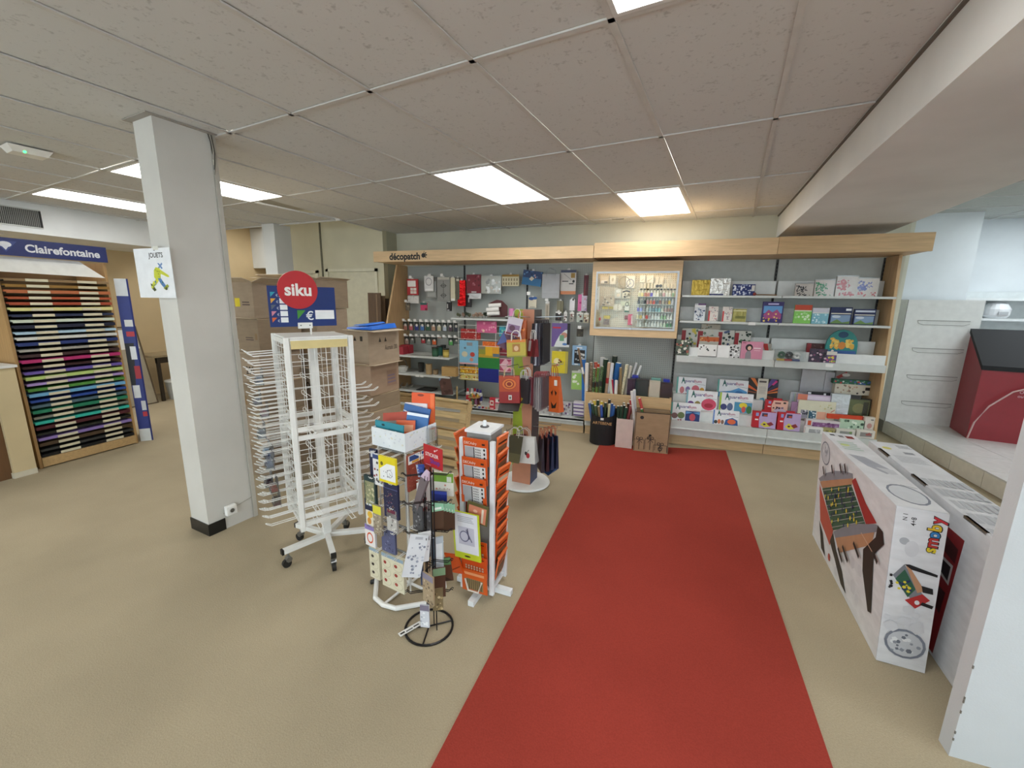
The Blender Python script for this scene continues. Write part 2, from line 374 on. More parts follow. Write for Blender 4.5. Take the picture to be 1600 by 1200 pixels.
for i in range(-14, 12):
    for j in range(-12, 10, 2):
        if (i, j) in LIGHTS: continue
        pl = room_clip([node(i+0.021, j+0.021), node(i+0.979, j+0.021), node(i+0.979, j+1.979), node(i+0.021, j+1.979)])
        if len(pl) < 3: continue
        ar = abs(sum(pl[k][0]*pl[(k+1) % len(pl)][1]-pl[(k+1) % len(pl)][0]*pl[k][1] for k in range(len(pl))))/2
        if ar < 0.01: continue
        z = ZC + 0.004 + rt.uniform(0, 0.003)
        MB().prism([(x, y, z) for x, y in pl], (0, 0, 0.014), TILE).build('ceiling_tile', ceil)
def light_panel(x, y, rz, label, z, color, power, w_=0.6, l_=1.2):
    t = thing('ceiling_light', label, 'ceiling light', (x, y, z), rz, 'recessed light panels')
    fm = M('#dcdcda', 0.4); f = MB(); a, b_ = w_/2-0.012, l_/2-0.012; q = 0.018
    f.box(-a, a, -b_, -b_+q, -0.006, 0.02, fm).box(-a, a, b_-q, b_, -0.006, 0.02, fm).box(-a, -a+q, -b_+q, b_-q, -0.006, 0.02, fm).box(a-q, a, -b_+q, b_-q, -0.006, 0.02, fm).build('frame', t)
    hx = '#%02x%02x%02x' % tuple(int(255*(12.92*v if v < 0.0031308 else 1.055*v**(1/2.4)-0.055)) for v in color)
    MB().box(-a+q, a-q, -b_+q, b_-q, 0.0, 0.012, M(hx, 0.5, 0, 'glow', power=power)).build('diffuser', t)
    return t
for (i, j), wh in LIGHTS.items():
    x, y = node(i+0.5, j+1)
    light_panel(x, y, G, 'square-edged white recessed light panel ' + wh, ZC, PANEL_COLOR, PANEL_POWER)
# slab above, so no daylight leaks between the tiles
struct('ceiling_slab', MB().box(-9.6, 6.4, -3.9, 8.3, 3.0, 3.08, M('#b8b4aa', 0.9)))
# hang-down edge of the ceiling round the door recess
struct('trim_ceiling_edge', MB().prism([(-6.77, 4.835, ZC-0.01), (-3.96, 4.628, ZC-0.01), (-3.96, 4.65, ZC-0.01), (-6.77, 4.857, ZC-0.01)], (0, 0, 0.12), BAR).box(-3.975, -3.955, 4.65, 5.5, ZC-0.01, ZC+0.11, BAR))
# right: dropped beam running to the shelving
BZ = 2.385
yb, yf = 5.72, -3.8; BW = 0.98
b = MB(); b.prism([(beam_x(yf), yf, BZ), (beam_x(yf)+BW, yf, BZ), (beam_x(yb)+BW, yb, BZ), (beam_x(yb), yb, BZ)], (0, 0, 0.61), M('#e6e6e3', 0.8, 0, 'wall'))
struct('trim_beam', b)
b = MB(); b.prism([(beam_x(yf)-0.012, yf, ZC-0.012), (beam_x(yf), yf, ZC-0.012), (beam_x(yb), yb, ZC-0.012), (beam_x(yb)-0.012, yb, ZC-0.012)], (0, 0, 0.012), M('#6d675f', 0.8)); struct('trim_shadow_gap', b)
# annex ceiling right of the beam
cmb = MB().prism([(beam_x(yf)+BW, yf, 2.80), (6.3, yf, 2.80), (6.3, 7.7, 2.80), (2.46, 7.7, 2.80), (2.46, 5.7, 2.80), (beam_x(5.7)+BW, 5.7, 2.80)], (0, 0, 0.02), M('#bfc2bd', 0.9, 0, 'tile'))
struct('ceiling_annex', cmb)
cb = MB()
for k in range(12): cb.box(2.6, 6.3, 7.3-0.6*k, 7.324-0.6*k, 2.794, 2.8, BAR)
for k in range(4): cb.box(2.9+k*1.2, 2.924+k*1.2, -3.8, 7.6, 2.793, 2.799, BAR)
struct('trim_annex_grid', cb)
for (x, y, wh) in ((4.55, 6.15, 'over the tiled platform'), (4.0, 3.6, 'added out of view right of the beam'), (3.2, 0.6, 'added out of view right of the beam behind the partition'), (4.6, -2.0, 'added out of view right of the beam near the front wall')):  # all but the platform panel are unseen, added for cool light
    light_panel(x, y, 0, 'cool white light panel ' + wh, 2.79, PANEL_COLOR_COOL, PANEL_POWER*1.5)

light_panel(-6.9, 5.75, 0, 'white light panel added out of view in the recess behind the carton stacks', 2.985, PANEL_COLOR, PANEL_POWER)  # unseen panel, added to brighten the recess and its ceiling
light_panel(-7.35, 2.2, 0, 'white light panel added out of view under the soffit above the far left floor', 2.292, PANEL_COLOR, PANEL_POWER*.45)  # unseen panel, added to brighten the beige wall below the soffit

# ---------------- white pillar on the left
PA = math.radians(-8.0)
pil = struct('wall_pillar', MB().box(-0.215, 0, 0, 0.30, 0, ZC+0.01, M('#cfcdc7', 0.7, 0, 'wall')), loc=(-2.80, 1.79, 0), rz=PA)
MB().box(-0.222, 0.006, -0.006, 0.0, 0, 0.085, M('#161616', 0.35)).box(0.0, 0.006, 0, 0.105, 0, 0.085, M('#161616', 0.35)).build('black_skirting', pil)
MB().box(-0.02, 0.010, 0.302, 0.33, 0, ZC, M('#b9b6ad', 0.6)).build('cable_trunking', pil)
MB().tube([(0.004, 0.10, 0.12), (0.004, 0.20, 0.142), (0.004, 0.298, 0.16)], 0.003, M('#a9a69c', 0.6)).build('cable', pil)
MB().box(-0.245, 0.03, -0.04, 0.36, ZC-0.001, ZC+0.004, M('#a5a19a', 0.8)).build('ceiling_cutout', pil)
wr = MB()
for k in range(5): wr.tube([(0.014, 0.285+0.006*k, ZC-0.005), (0.016, 0.295+0.006*k, ZC-0.05-0.02*k), (0.014, 0.30, ZC-0.12-0.03*k)], 0.0022, M(['#2a2926', '#8a8578', '#d8d4c8'][k % 3], 0.6), 5)
wr.build('loose_wires', pil)
sk = thing('wall_socket', 'white surface wall socket low on the pillar', 'socket', (-2.772, 1.925, 0.105), PA)
MB().box(0, 0.034, -0.035, 0.035, 0, 0.07, M('#efefec', 0.35)).build('housing', sk, bevel=0.005)
MB().tube([(0.034, 0, 0.035), (0.037, 0, 0.035)], 0.022, M('#dcdcd8', 0.35), 16).build('socket_rim', sk); MB().tube([(0.0372, 0, 0.035), (0.0378, 0, 0.035)], 0.015, M('#55524c', 0.5), 12).build('socket_well', sk)
# right: end of a white partition
ptn = struct('wall_partition', MB().box(1.15, 2.7, 1.697, 1.757, 0, BZ, M('#c6cacd', 0.7, 0, 'wall')))
rp = random.Random(5)
for z in (0.07, 0.10, 0.19, 0.235, 0.25, 0.38):
    MB().box(1.1488, 1.1525, 1.6955, 1.699, z, z+rp.uniform(0.004, 0.014), M('#6b675f', 0.9)).build('paint_chip', ptn)
# ventilation grille in the soffit
g0, g1 = 2.62, 2.985
gr = thing('vent_grille', 'grey ribbed ventilation grille set in the white soffit', 'vent grille', (-6.77, g0, 2.375))
MB().box(0.0, 0.006, 0, g1-g0, 0, 0.18, M('#2b2b2b', 0.8)).build('backing', gr)
MB().box(0.001, 0.014, -0.012, g1-g0+0.012, -0.012, 0.0, GREYMET).box(0.001, 0.014, -0.012, g1-g0+0.012, 0.18, 0.192, GREYMET).box(0.001, 0.014, g1-g0, g1-g0+0.012, 0, 0.18, M('#191919', 0.5)).build('frame', gr)
sl = MB().box(0.006, 0.014, 0, 0.006, 0, 0.18, M('#8d8d8a', 0.5)).mesh('slat')
for k in range(24): link('slat', sl, gr, (0, k*(g1-g0)/24, 0))
# emergency light on the ceiling
p = Vector((-4.30, 1.90, ZC))
e = thing('emergency_light', 'white ceiling emergency light unit with a small green lamp', 'emergency light', p, G)
MB().hexa([(-0.06, -0.085, -0.045), (0.06, -0.085, -0.045), (0.06, 0.085, -0.045), (-0.06, 0.085, -0.045), (-0.08, -0.11, -0.004), (0.08, -0.11, -0.004), (0.08, 0.11, -0.004), (-0.08, 0.11, -0.004)], M('#ecebe6', 0.4)).build('housing', e)
MB().blob((0.058, -0.03, -0.034), 0.011, M('#30e060', 0.3, 0, 'glow', power=6)).build('green_lamp', e)
hk = thing('ceiling_hook', 'dark wire hook left hanging from the ceiling near the left edge', 'hook', (-4.02, 1.58, ZC))
MB().tube([(0, 0, 0), (0.01, 0, -0.01), (0.0, 0.01, -0.022), (0.0, 0.03, -0.018), (0.0, 0.035, -0.03), (0.0, 0.02, -0.045)], 0.003, M('#3d3a36', 0.5)).build('wire', hk)
vt = thing('ceiling_vent_slot', 'small black slot let into the ceiling above the shelving', 'vent slot', at(965, 345, 5.45))
vt.location.z = ZC; MB().box(-0.07, 0.07, -0.035, 0.035, -0.003, 0.003, M('#141414', 0.8)).build('slot', vt); MB().box(-0.08, 0.08, -0.045, -0.035, -0.004, 0.002, BAR).build('rim', vt)

# ---------------- red carpet runner
def fl(px, py):
    d = RGT*((px-800)/FPX) - UPV*((py-600)/FPX) + FWD; t = -CAMH/d.z; return (d.x*t, d.y*t)
r0, r1, r2, r3 = (-0.500, 4.70), (-0.655, 0.30), (0.655, 0.30), (0.868, 5.00)
t = thing('carpet_runner', 'long red carpet runner laid along the beige floor', 'carpet', (0, 0, 0))
MB().prism([(r0[0], r0[1], 0.0), (r1[0]-0.06, -1.6, 0.0), (r2[0]-0.06, -1.6, 0.0), (r3[0], r3[1], 0.0)], (0, 0, 0.008), M('#983b30', 0.95, 0, 'carpet')).build('pile', t)

# ================================================================== LONG WALL SHELVING
YB = 5.50                                       # face of the back panels (right unit)
YL = 5.66                                       # and of the left unit
LX = [-3.64, -2.68, -1.72, -0.755]; RX = [-0.74, 0.26, 1.245, 2.22]
PEG = M('#b0b5b0', 0.5, 0, 'peg'); PANEL = M('#bcc0bb', 0.5); SHELF = M('#c9cdca', 0.45)
def fascia_board(name, parent, x0, x1, z0, z1, m):
    MB().box(x0, x1, 4.93, 4.955, z0, z1, m).box(x0, x1, 4.955, 5.5, z0+0.005, z0+0.022, m).box(x0, x1, 4.955, 5.5, z1-0.02, z1-0.002, m).build(name, parent)
def end_panel(parent, x, s, yb=YB, yt=5.24, ym=5.16):
    MB().prism([(x, 5.05, 0), (x, yb+0.05, 0), (x, yb+0.05, 2.13), (x, yt, 2.13), (x, ym, 1.25)], (0.026*s, 0, 0), WOODZ).build('end_panel', parent)
def upright(parent, x, YB=YB):
    u = MB().box(x-0.012, x+0.012, YB-0.012, YB-0.001, 0.25, 2.13, M('#3a3c3b', 0.5)).build('upright', parent)
    q = MB()
    for k in range(46): q.box(x-0.006, x+0.006, YB-0.0128, YB-0.0122, 0.27+k*0.04, 0.292+k*0.04, M('#0d0d0d', 0.7))
    q.build('slots', u)
def shelf(parent, x0, x1, z, yf, lip=0.025, t=0.018, name='shelf', YB=YB):
    s_ = MB().box(x0+0.004, x1-0.004, yf+0.002, YB-0.013, z-t, z, SHELF).box(x0+0.004, x1-0.004, yf-0.004, yf+0.002, z-lip, z, SHELF).build(name, parent); return s_

# ---- left unit with the lettered fascia
gl = thing('shelving_unit', 'wood-framed wall shelving with perforated back below the black-lettered fascia', 'shelving', (0, 0, 0))
for k in range(3):
    MB().box(LX[k]+0.002, LX[k+1]-0.002, YL, YL+0.03, 0.2, 2.13, PEG).build('back_panel', gl)
for x in LX[1:]: upright(gl, x, YL)
end_panel(gl, LX[0]-0.026, 1, YL, 5.40, 5.08)
for k in range(3):
    x0, x1 = LX[k], LX[k+1]
    MB().box(x0+0.003, x1-0.003, 5.055, 5.075, 0, 0.105, WOOD).build('plinth', gl)
    MB().box(x0+0.002, x1-0.002, 5.02, YL-0.002, 0.165, 0.185, SHELF).box(x0+0.002, x1-0.002, 5.02, 5.026, 0.105, 0.185, SHELF).box(x0+0.002, x1-0.002, 5.012, 5.02, 0.135, 0.15, M('#b0b4b2', 0.4)).build('base_deck', gl)
fb = MB().build('fascia', gl) if False else None
fascia_board('fascia', gl, -3.70, -0.725, 2.125, 2.262, WOOD)
shelf(gl, LX[0], LX[1], 0.835, 5.16, YB=YL); shelf(gl, LX[0], LX[1], 0.565, 5.16, YB=YL); shelf(gl, LX[1], LX[2], 1.395, 5.20, YB=YL); shelf(gl, LX[0], LX[1], 0.30, 5.25, YB=YL)
MB().box(LX[0]+0.4, LX[0]+0.46, 5.152, 5.155, 0.53, 0.555, WHITE).build('price_tag', gl); MB().box(LX[0]+0.48, LX[0]+0.53, 5.152, 5.155, 0.53, 0.555, WHITE).build('price_tag', gl)
# lettering on the fascia
lt = decal([('t', 'd\u00e9copatch', 0.5, 0.5, 0.66, 1.0, 0.038, 0, '#15130f')], 0.47, 0.125)
a = at(632, 400.5, 4.93); lt.build('fascia_lettering', gl, (a.x, 4.929, 2.13))
pw = MB(); c0 = at(662, 399, 4.929)
def paw(px, py, r, k=8): pw.poly([(px+r*math.cos(q*2*math.pi/k), 4.928, py+r*math.sin(q*2*math.pi/k)) for q in range(k)], M('#15130f', 0.5))
paw(c0.x-0.005, c0.z, 0.03)
for dx, dz in ((0.034, 0.034), (0.046, 0.005), (0.036, -0.028), (0.006, 0.05)):
    pw.poly([(c0.x-0.01, 4.9275, c0.z-0.008), (c0.x+dx+0.006, 4.9275, c0.z+dz-0.007), (c0.x+dx+0.002, 4.9275, c0.z+dz+0.009), (c0.x-0.006, 4.9275, c0.z+0.01)], M('#15130f', 0.5))
pw.build('fascia_emblem', gl)
# ---- right unit
gr_ = thing('shelving_unit', 'wood-framed wall shelving with white shelves under the plain right fascia', 'shelving', (0, 0, 0))
MB().box(RX[0]+0.002, RX[1]-0.002, YB, YB+0.03, 0.2, 2.13, PEG).build('back_panel', gr_)
for k in (1, 2): MB().box(RX[k]+0.002, RX[k+1]-0.002, YB, YB+0.03, 0.2, 2.13, PANEL).build('back_panel', gr_)
for x in RX[1:]: upright(gr_, x-0.004)
end_panel(gr_, RX[3], 1)
for k in range(3):
    x0, x1 = RX[k], RX[k+1]
    MB().box(x0+0.003, x1-0.003, 5.055, 5.075, 0, 0.125, WOOD).build('plinth', gr_)
    MB().box(x0+0.002, x1-0.002, 5.00, YB-0.002, 0.195, 0.215, SHELF).box(x0+0.002, x1-0.002, 5.00, 5.006, 0.125, 0.215, SHELF).build('base_deck', gr_)
fascia_board('fascia', gr_, -0.718, 1.10, 2.128, 2.288, WOOD); fascia_board('fascia', gr_, 1.103, 2.325, 2.13, 2.294, M('#c8a87c', 0.5, 0, 'wood'))
MB().box(RX[0]+0.05, RX[1]-0.02, YB-0.03, YB-0.002, 2.06, 2.12, M('#16171a', 0.5)).build('black_rail', gr_)
WHT = M('#dfe2e0', 0.4)
for k in (1, 2):
    x0, x1 = RX[k], RX[k+1]
    shelf(gr_, x0, x1, 1.725, 5.14, 0.022); shelf(gr_, x0, x1, 1.44, 5.14, 0.022)
    shelf(gr_, x0, x1, 1.05, 5.08, 0.075)
    # deep lipped bottom tray
    MB().box(x0+0.003, x1-0.003, 4.985, 4.992, 0.20, 0.305, SHELF).box(x0+0.003, x1-0.003, 4.972, 4.985, 0.208, 0.222, WHT).build('tray_lip', gr_)
    for z, y, h in ((1.725, 5.40, 0.165), (1.44, 5.40, 0.155)): MB().box(x0+0.01, x1-0.012, y, y+0.004, z, z+h, WHT).build('back_stop', gr_)
    MB().box(x0+0.01, x1-0.012, 5.36, 5.364, 1.05, 1.265, WHT).build('back_stop', gr_)
    MB().box(x0+0.01, x1-0.012, 5.095, 5.099, 1.05, 1.148, WHT).build('front_stop', gr_)
    MB().box(x0+0.01, x1-0.012, 5.44, 5.444, 0.24, 0.79, M('#b9bcbb', 0.5)).build('back_stop', gr_)
# white stepped risers for the boxes in the bottom tray
for k, (x0, x1) in enumerate(((RX[1]+0.012, RX[2]-0.015), (RX[2]+0.005, RX[3]-0.015))):
    MB().box(x0, x1, 5.125, 5.25, 0.216, 0.40, WHT).box(x0, x1, 5.25, 5.43, 0.216, 0.565, WHT).box(x0, x1, 5.0, 5.125, 0.216, 0.272, WHT).build('step_riser', gr_)
for q, (px, py) in enumerate(((1175, 505.5), (1296, 571), (1272, 664))):
    a = at(px, py, 5.13 if q == 0 else 5.07)
    if q == 2: continue
    MB().box(a.x-0.033, a.x+0.033, 5.13 if q == 0 else 5.072, 5.133 if q == 0 else 5.075, a.z-0.018, a.z+0.014, WHITE).build('price_tag', gr_)

# ---- lit glass showcase hung in the right unit
SX0, SX1, SZ0, SZ1, SY0 = -0.745, 0.245, 1.235, 2.10, 5.10
sc = thing('showcase', 'wall showcase with pale wood frame and glass door full of bottles', 'showcase', (SX0, SY0, SZ0))
SW, SH, SD = SX1-SX0, SZ1-SZ0, 0.36
FRM = M('#d3b48a', 0.5, 0, 'wood')
MB().box(0, SW, 0, 0.02, SH-0.115, SH, FRM).box(0, SW, 0, 0.02, 0, 0.085, FRM).box(0, 0.045, 0, 0.02, 0.085, SH-0.115, FRM).box(SW-0.03, SW, 0, 0.02, 0.085, SH-0.115, FRM).build('frame', sc)
MB().box(0, 0.02, 0.02, SD, 0, SH, FRM).box(SW-0.02, SW, 0.02, SD, 0, SH, FRM).box(0.02, SW-0.02, 0.02, SD, 0, 0.02, FRM).box(0.02, SW-0.02, 0.02, SD, SH-0.02, SH, FRM).build('case', sc)
MB().box(0.02, SW-0.02, SD-0.012, SD, 0.02, SH-0.02, M('#e8e2d2', 0.5, 0, 'peg')).build('back_panel', sc)
dr = MB().box(0.045, SW-0.03, 0.004, 0.012, 0.085, SH-0.115, M('#f6faf9', 0.04, 0, 'clear', gloss=0.02)).build('glass_door', sc)
AL = M('#b4b8ba', 0.45, 0.6)
MB().box(0.045, SW-0.03, -0.006, 0.012, SH-0.137, SH-0.115, AL).box(0.045, SW-0.03, -0.006, 0.012, 0.085, 0.107, AL).box(0.045, 0.063, -0.006, 0.012, 0.107, SH-0.137, AL).box(SW-0.05, SW-0.03, -0.006, 0.012, 0.107, SH-0.137, AL).build('door_rim', dr)
MB().tube([(SW*0.48, -0.006, 0.096), (SW*0.48, -0.022, 0.096)], 0.011, M('#8b8d90', 0.25, 1), 10).build('lock', dr)
MB().box(0.05, SW-0.05, 0.03, 0.06, SH-0.055, SH-0.03, M('#fff1d6', 0.5, 0, 'glow', power=9)).build('strip_light', sc)
for k in range(5):
    z = 0.12+k*0.088; MB().box(0.52, SW-0.022, 0.15, SD-0.012, z-0.006, z, M('#cfd3cf', 0.4)).build('shelf', sc)
# bottles of paint on the showcase shelves
BC = [['#e9e1b8', '#efe2a2', '#c58a80', '#d99c9a', '#6a5ccf', '#f2f2ee', '#eeeeea', '#8f8f86', '#c99aa0', '#efefec', '#f2efe8', '#8fb08a'],
      ['#4a4f56', '#8b8e86', '#3c3f44', '#d9a3a5', '#e08a4c', '#e2472f', '#4c5a66', '#a06a5c', '#c9b79c', '#8c7a66', '#e2b62c', '#d9d9e6'],
      ['#7a74d0', '#9aa4e0', '#a8a2a4', '#eeeeea', '#9fb8c0', '#6c8c96', '#7fb0bd', '#93cfd0', '#dcd8c8', '#b5978f', '#a98478', '#a27a76'],
      ['#e6dcae', '#d9b84a', '#e2d9d6', '#d9554e', '#b8a9a9', '#eceae4', '#efeeea', '#efeeea', '#9fc79b', '#a9d09a', '#efeeea', '#efeeea'],
      ['#d8d3c4', '#e6e4da', '#b5b0a6', '#f0f0ec', '#b8b5ae', '#efefea', '#f0eeea', '#e8e6e0', '#e9ecd8', '#d5e0c6', '#2f8a3c', '#2c7a34']]
bmesh_ = {}
def paint_bottle(col):
    if col not in bmesh_:
        a = MB().lathe([(0.014, 0), (0.015, 0.004), (0.015, 0.036), (0.009, 0.045)], M(col, 0.35), 8).mesh('bottle_body')
        c_ = MB().lathe([(0.0085, 0.045), (0.008, 0.062), (0.004, 0.07)], M('#f1efe8' if col != '#4a4f56' else '#222222', 0.4), 8).mesh('cap'); bmesh_[col] = (a, c_)
    return bmesh_[col]
rowname = ['top', 'second', 'middle', 'fourth', 'lowest']
for r_ in range(5):
    for k in range(12):
        a, c_ = paint_bottle(BC[4-r_][k] if False else BC[r_][k])
        x = SX0+0.54+k*0.0345; z = SZ0+0.12+(4-r_)*0.088
        side = ('%s from the left' % ORD[k])
        t = thing('paint_bottle', 'small paint bottle, %s on the %s bottle shelf inside the glass showcase' % (side, rowname[r_]), 'bottle', (x, SY0+0.19, z), 0, 'paint bottles in the showcase')
        link('bottle_body', a, t); link('cap', c_, t)
# goods on the left half of the showcase
def cap(name, label, cat, l, tp, r, b_, col, shapes=(), t=0.012, y=5.40, **k): return pack(name, label, cat, (l, tp, r, b_), y, t, col, shapes, **k)
cap('jewellery_card', 'small clear bag of white findings, top left inside the showcase', 'craft supplies', 938, 431, 951, 443, '#e6dccb', [('r', .1, .05, .8, .4, '#ffffff'), ('r', .5, .05, .9, .3, '#6d6a60')])
cap('jewellery_card', 'white card of findings near the top left of the showcase', 'craft supplies', 953, 430, 962, 444, '#f4f2ea', [('e', .5, .5, .2, .2, '#c9c4b4')])
cap('wire_coil_card', 'grey semicircular coil card in the showcase', 'craft supplies', 966, 431, 977, 451, '#b9ae96', [('o', 0.9, .5, .8, .45, .12, '#8f866e')])
cap('wire_coil_card', 'white card with a blue-grey ring of wire in the showcase', 'craft supplies', 978, 431, 992, 450, '#f4f3ef', [('o', .5, .38, .42, .36, .14, '#5f6a8a'), ('e', .5, .38, .12, .1, '#d0d3dd')])
cap('tag_packet', 'narrow white tag packet at the top centre of the showcase', 'craft supplies', 1000, 430, 1008, 441, '#f7f5ee', [('l', (.3, .2), (.8, .5), .05, '#b8a98c')])
cap('tag_packet', 'wider white tag packet at the top centre of the showcase', 'craft supplies', 1010, 430, 1021, 442, '#faf8f2', [('l', (.2, .2), (.8, .6), .05, '#b8a98c')])
cap('necklace_card', 'dark leather bow hanging near the top right of the showcase', 'craft supplies', 1024, 432, 1036, 449, '#ece5d6', [('e', .3, .12, .22, .14, '#23211e'), ('e', .72, .14, .22, .13, '#2b2926'), ('l', (.4, .2), (.5, .95), .03, '#3a342c')])
cap('white_strip', 'tall white paper strip standing inside the left of the showcase', 'paper strip', 930, 448, 936, 484, '#f6f6f3', [('dots', 8, 4, (.3, .3, .7, .95), .02, ['#777777'])], y=5.2)
cap('white_strip', 'lower white paper strip leaning inside the showcase corner', 'paper strip', 927, 481, 931, 511, '#f6f6f3', y=5.2)
cap('findings_bag', 'clear bag of silver findings at the left of the showcase', 'craft supplies', 938, 463, 960, 478, '#d4c6b0', [('dots', 14, 8, (.1, .1, .9, .9), .1, ['#8f8a7c', '#f2ece0', '#5a564c'])])
cap('yellow_tag_packet', 'yellow labelled packet in the left of the showcase, upper one', 'craft supplies', 941, 479, 950, 483, '#e3cf55'); cap('yellow_tag_packet', 'dull yellow labelled packet right of the upper yellow packet', 'craft supplies', 951, 479, 958, 483, '#cdbb4e')
cap('yellow_tag_packet', 'lower yellow labelled packet in the left of the showcase', 'craft supplies', 943, 493, 953, 498, '#e9d75c')
cap('bead_tube', 'clear tube of white beads in the middle of the showcase, left of two', 'craft supplies', 959, 476, 965, 485, '#efe9dc'); cap('bead_tube', 'clear tube of white beads in the middle of the showcase, right of two', 'craft supplies', 966, 476, 972, 485, '#f4eee2')
cap('craft_card', 'white card with a green foot in the showcase', 'craft supplies', 976, 477, 983, 488, '#f5f3ec', [('r', 0, 0, 1, .25, '#2f6a4a')])
cap('craft_card', 'pale green card with a black curl in the showcase', 'craft supplies', 970, 471, 984, 478, '#dfe2cc', [('o', .7, .4, .2, .5, .3, '#222222')])
cap('pink_packet', 'bright pink narrow packet at the foot of the showcase', 'craft supplies', 981, 491, 988, 508, '#e0486e', [('r', .75, .1, 1, .9, '#f6dfe2')])
cap('red_packet', 'dark red square packet in the middle of the showcase', 'craft supplies', 976, 493, 981, 499, '#8c2a2e')
cap('black_brooch', 'black brooch card with white tag in the showcase centre', 'craft supplies', 972, 452, 985, 466, '#e9e3d2', [('p', [(.05, .6), (.5, .75), (.95, .62), (.95, .82), (.5, .9), (.05, .78)], '#1b1a18'), ('dots', 12, 2, (.1, .1, .9, .5), .1, ['#1f1e1c', '#8a8676'])])
cap('clear_blister', 'small pale blister card in the upper middle of the showcase', 'craft supplies', 960, 450, 971, 466, '#dcdcd4', [('e', .5, .7, .3, .15, '#f8fbfb'), ('e', .6, .3, .25, .16, '#f6ead8')])
cap('red_label_packet', 'red and white packet at the lower left of the showcase', 'craft supplies', 935, 493, 941, 504, '#d9cfc4', [('e', .4, .5, .3, .25, '#cf3a2f')])
cap('brown_bead_bag', 'bag of brown beads at the lower left of the showcase', 'craft supplies', 943, 499, 952, 507, '#9a8378', [('dots', 10, 5, (.1, .1, .9, .9), .14, ['#6f5a52', '#b9a297'])])
y_ = thing('yellow_ball', 'yellow ball lying in the bottom left of the showcase', 'ball', at(941, 510, 5.25)); y_.location.z = SZ0+0.02
MB().blob((0, 0, 0.024), 0.024, M('#e6c62c', 0.4)).build('ball_body', y_, smooth=True)
for k in range(12):
    a = at(1001+k*5.2, 466, 5.40); a.z = SZ0+0.655
    t = thing('thread_card', 'white thread card with a dark bobbin, %s in the row above the showcase bottles' % ORD[k], 'thread card', (a.x, 5.405, SZ0+0.548), 0, 'thread cards in the showcase')
    MB().box(-0.014, 0.014, 0, 0.006, 0.02, 0.085, M('#efe8d8', 0.5)).build('card', t); MB().blob((0, -0.004, 0.012), 0.014, M(['#3b4a3c', '#23221f', '#2a2926', '#77786c'][k % 4], 0.5), 6, (1, .5, .8)).build('bobbin', t)

# ================================================================== GOODS ON THE LEFT SHELVING
HOOKM = M('#b9bdbd', 0.3, 0.9); TAGW = M('#f0f0ee', 0.45)
def hook(parent, x, z, y, tagged=False):
    h = MB().tube([(x, (YL if parent is gl else YB)-0.001, z), (x, y-0.03, z), (x, y-0.045, z+0.012)], 0.0028, HOOKM, 5).build('peg_hook', parent)
    if tagged: MB().box(x-0.022, x+0.022, y-0.05, y-0.047, z-0.005, z+0.032, TAGW).build('price_tag', h)
def hp(name, label, cat, rect, col, shapes=(), y=5.37, t=0.02, unit=None, tg=False, **k):
    y += 0.12
    o = pack(name, label, cat, rect, y, t, col, shapes, hang=True, **k)
    ztop = at((rect[0]+rect[2])/2, rect[1], y).z
    hook(unit or gl, o.location.x, ztop+0.012, y, tg); return o
hp('craft_packet', 'red and white window packet, first on the top row beside the end panel', 'craft packet', (636, 436, 653, 461), '#b02a2e', [('r', .06, .52, .8, .9, '#e9e6e0'), ('r', .3, .08, .85, .45, '#d9d2c8'), ('r', .3, .25, .85, .28, '#b02a2e'), ('r', .55, .08, .58, .45, '#b02a2e')], tg=True)
hp('paper_packet', 'crumpled white packet hanging below the red window packet', 'craft packet', (637, 462, 654, 474), '#dedcd6', [('dots', 8, 3, (.1, .2, .9, .9), .06, ['#b9b7b2', '#9a9892'])], y=5.42)
hp('blister_card', 'white and grey blister card second from the left on the top row', 'craft packet', (663, 431, 677, 455), '#dcdcdc', [('o', .5, .62, .36, .26, .2, '#9a9a9e'), ('r', .1, .06, .9, .16, '#f2f2f2')])
hp('clear_pouch', 'clear grey pouch hanging behind the white blister card', 'craft packet', (666, 433, 682, 465), '#8f918c', [('r', .1, .05, .9, .4, '#a9aba7'), ('r', .8, .3, .95, .8, '#c9cbc8')], y=5.43, tg=True)
hp('patterned_packet', 'grey packet with black cross motif on the top row', 'craft packet', (683, 433, 703, 471), '#8d8e8b', [('r', .05, .9, .95, 1, '#bdbab0'), ('l', (.5, .1), (.5, .85), .02, '#333333'), ('l', (.25, .65), (.75, .65), .02, '#333333'), ('l', (.25, .25), (.75, .25), .02, '#333333'), ('o', .5, .65, .2, .08, .3, '#4a4a48'), ('o', .5, .25, .2, .08, .3, '#4a4a48')], tg=True)
hp('ruler_packet', 'cream narrow packet beside the grey cross-motif packet', 'craft packet', (704, 434, 711, 470), '#d6cfb4', [('r', .1, 0, .9, .1, '#efeee8')])
hp('slim_packet', 'dark olive slim packet hanging next to the red foil', 'craft packet', (712, 434, 718, 468), '#5e5b4c', [('r', .2, .85, .9, .95, '#cfcab9')])
hp('foil_pack', 'shiny red foil pack hanging on the upper left rows', 'foil pack', (715, 438, 727, 478), '#c81e22', bm=M('#d3161b', 0.22, 0.75, 'foil'))
hp('dark_pouch', 'small black pouch half hidden behind the red foil', 'craft packet', (727, 461, 736, 480), '#2a2a2c', [('r', .5, .4, .7, .8, '#b8b8b8')], y=5.42)
hp('felt_pack', 'burgundy felt bag pack with a loop handle on the top row', 'craft packet', (729, 429, 751, 458), '#7c2231', [('dots', 10, 6, (.1, .4, .9, .95), .06, ['#93404d', '#55151f', '#b06a74']), ('r', .35, .02, .7, .1, '#c9bfc0')])
hp('foil_pouch', 'crinkled silver pouch under the burgundy felt pack', 'foil pack', (733, 458, 752, 467), '#a0a0a0', bm=M('#c2c2c2', 0.3, 0.7, 'foil'), y=5.40)
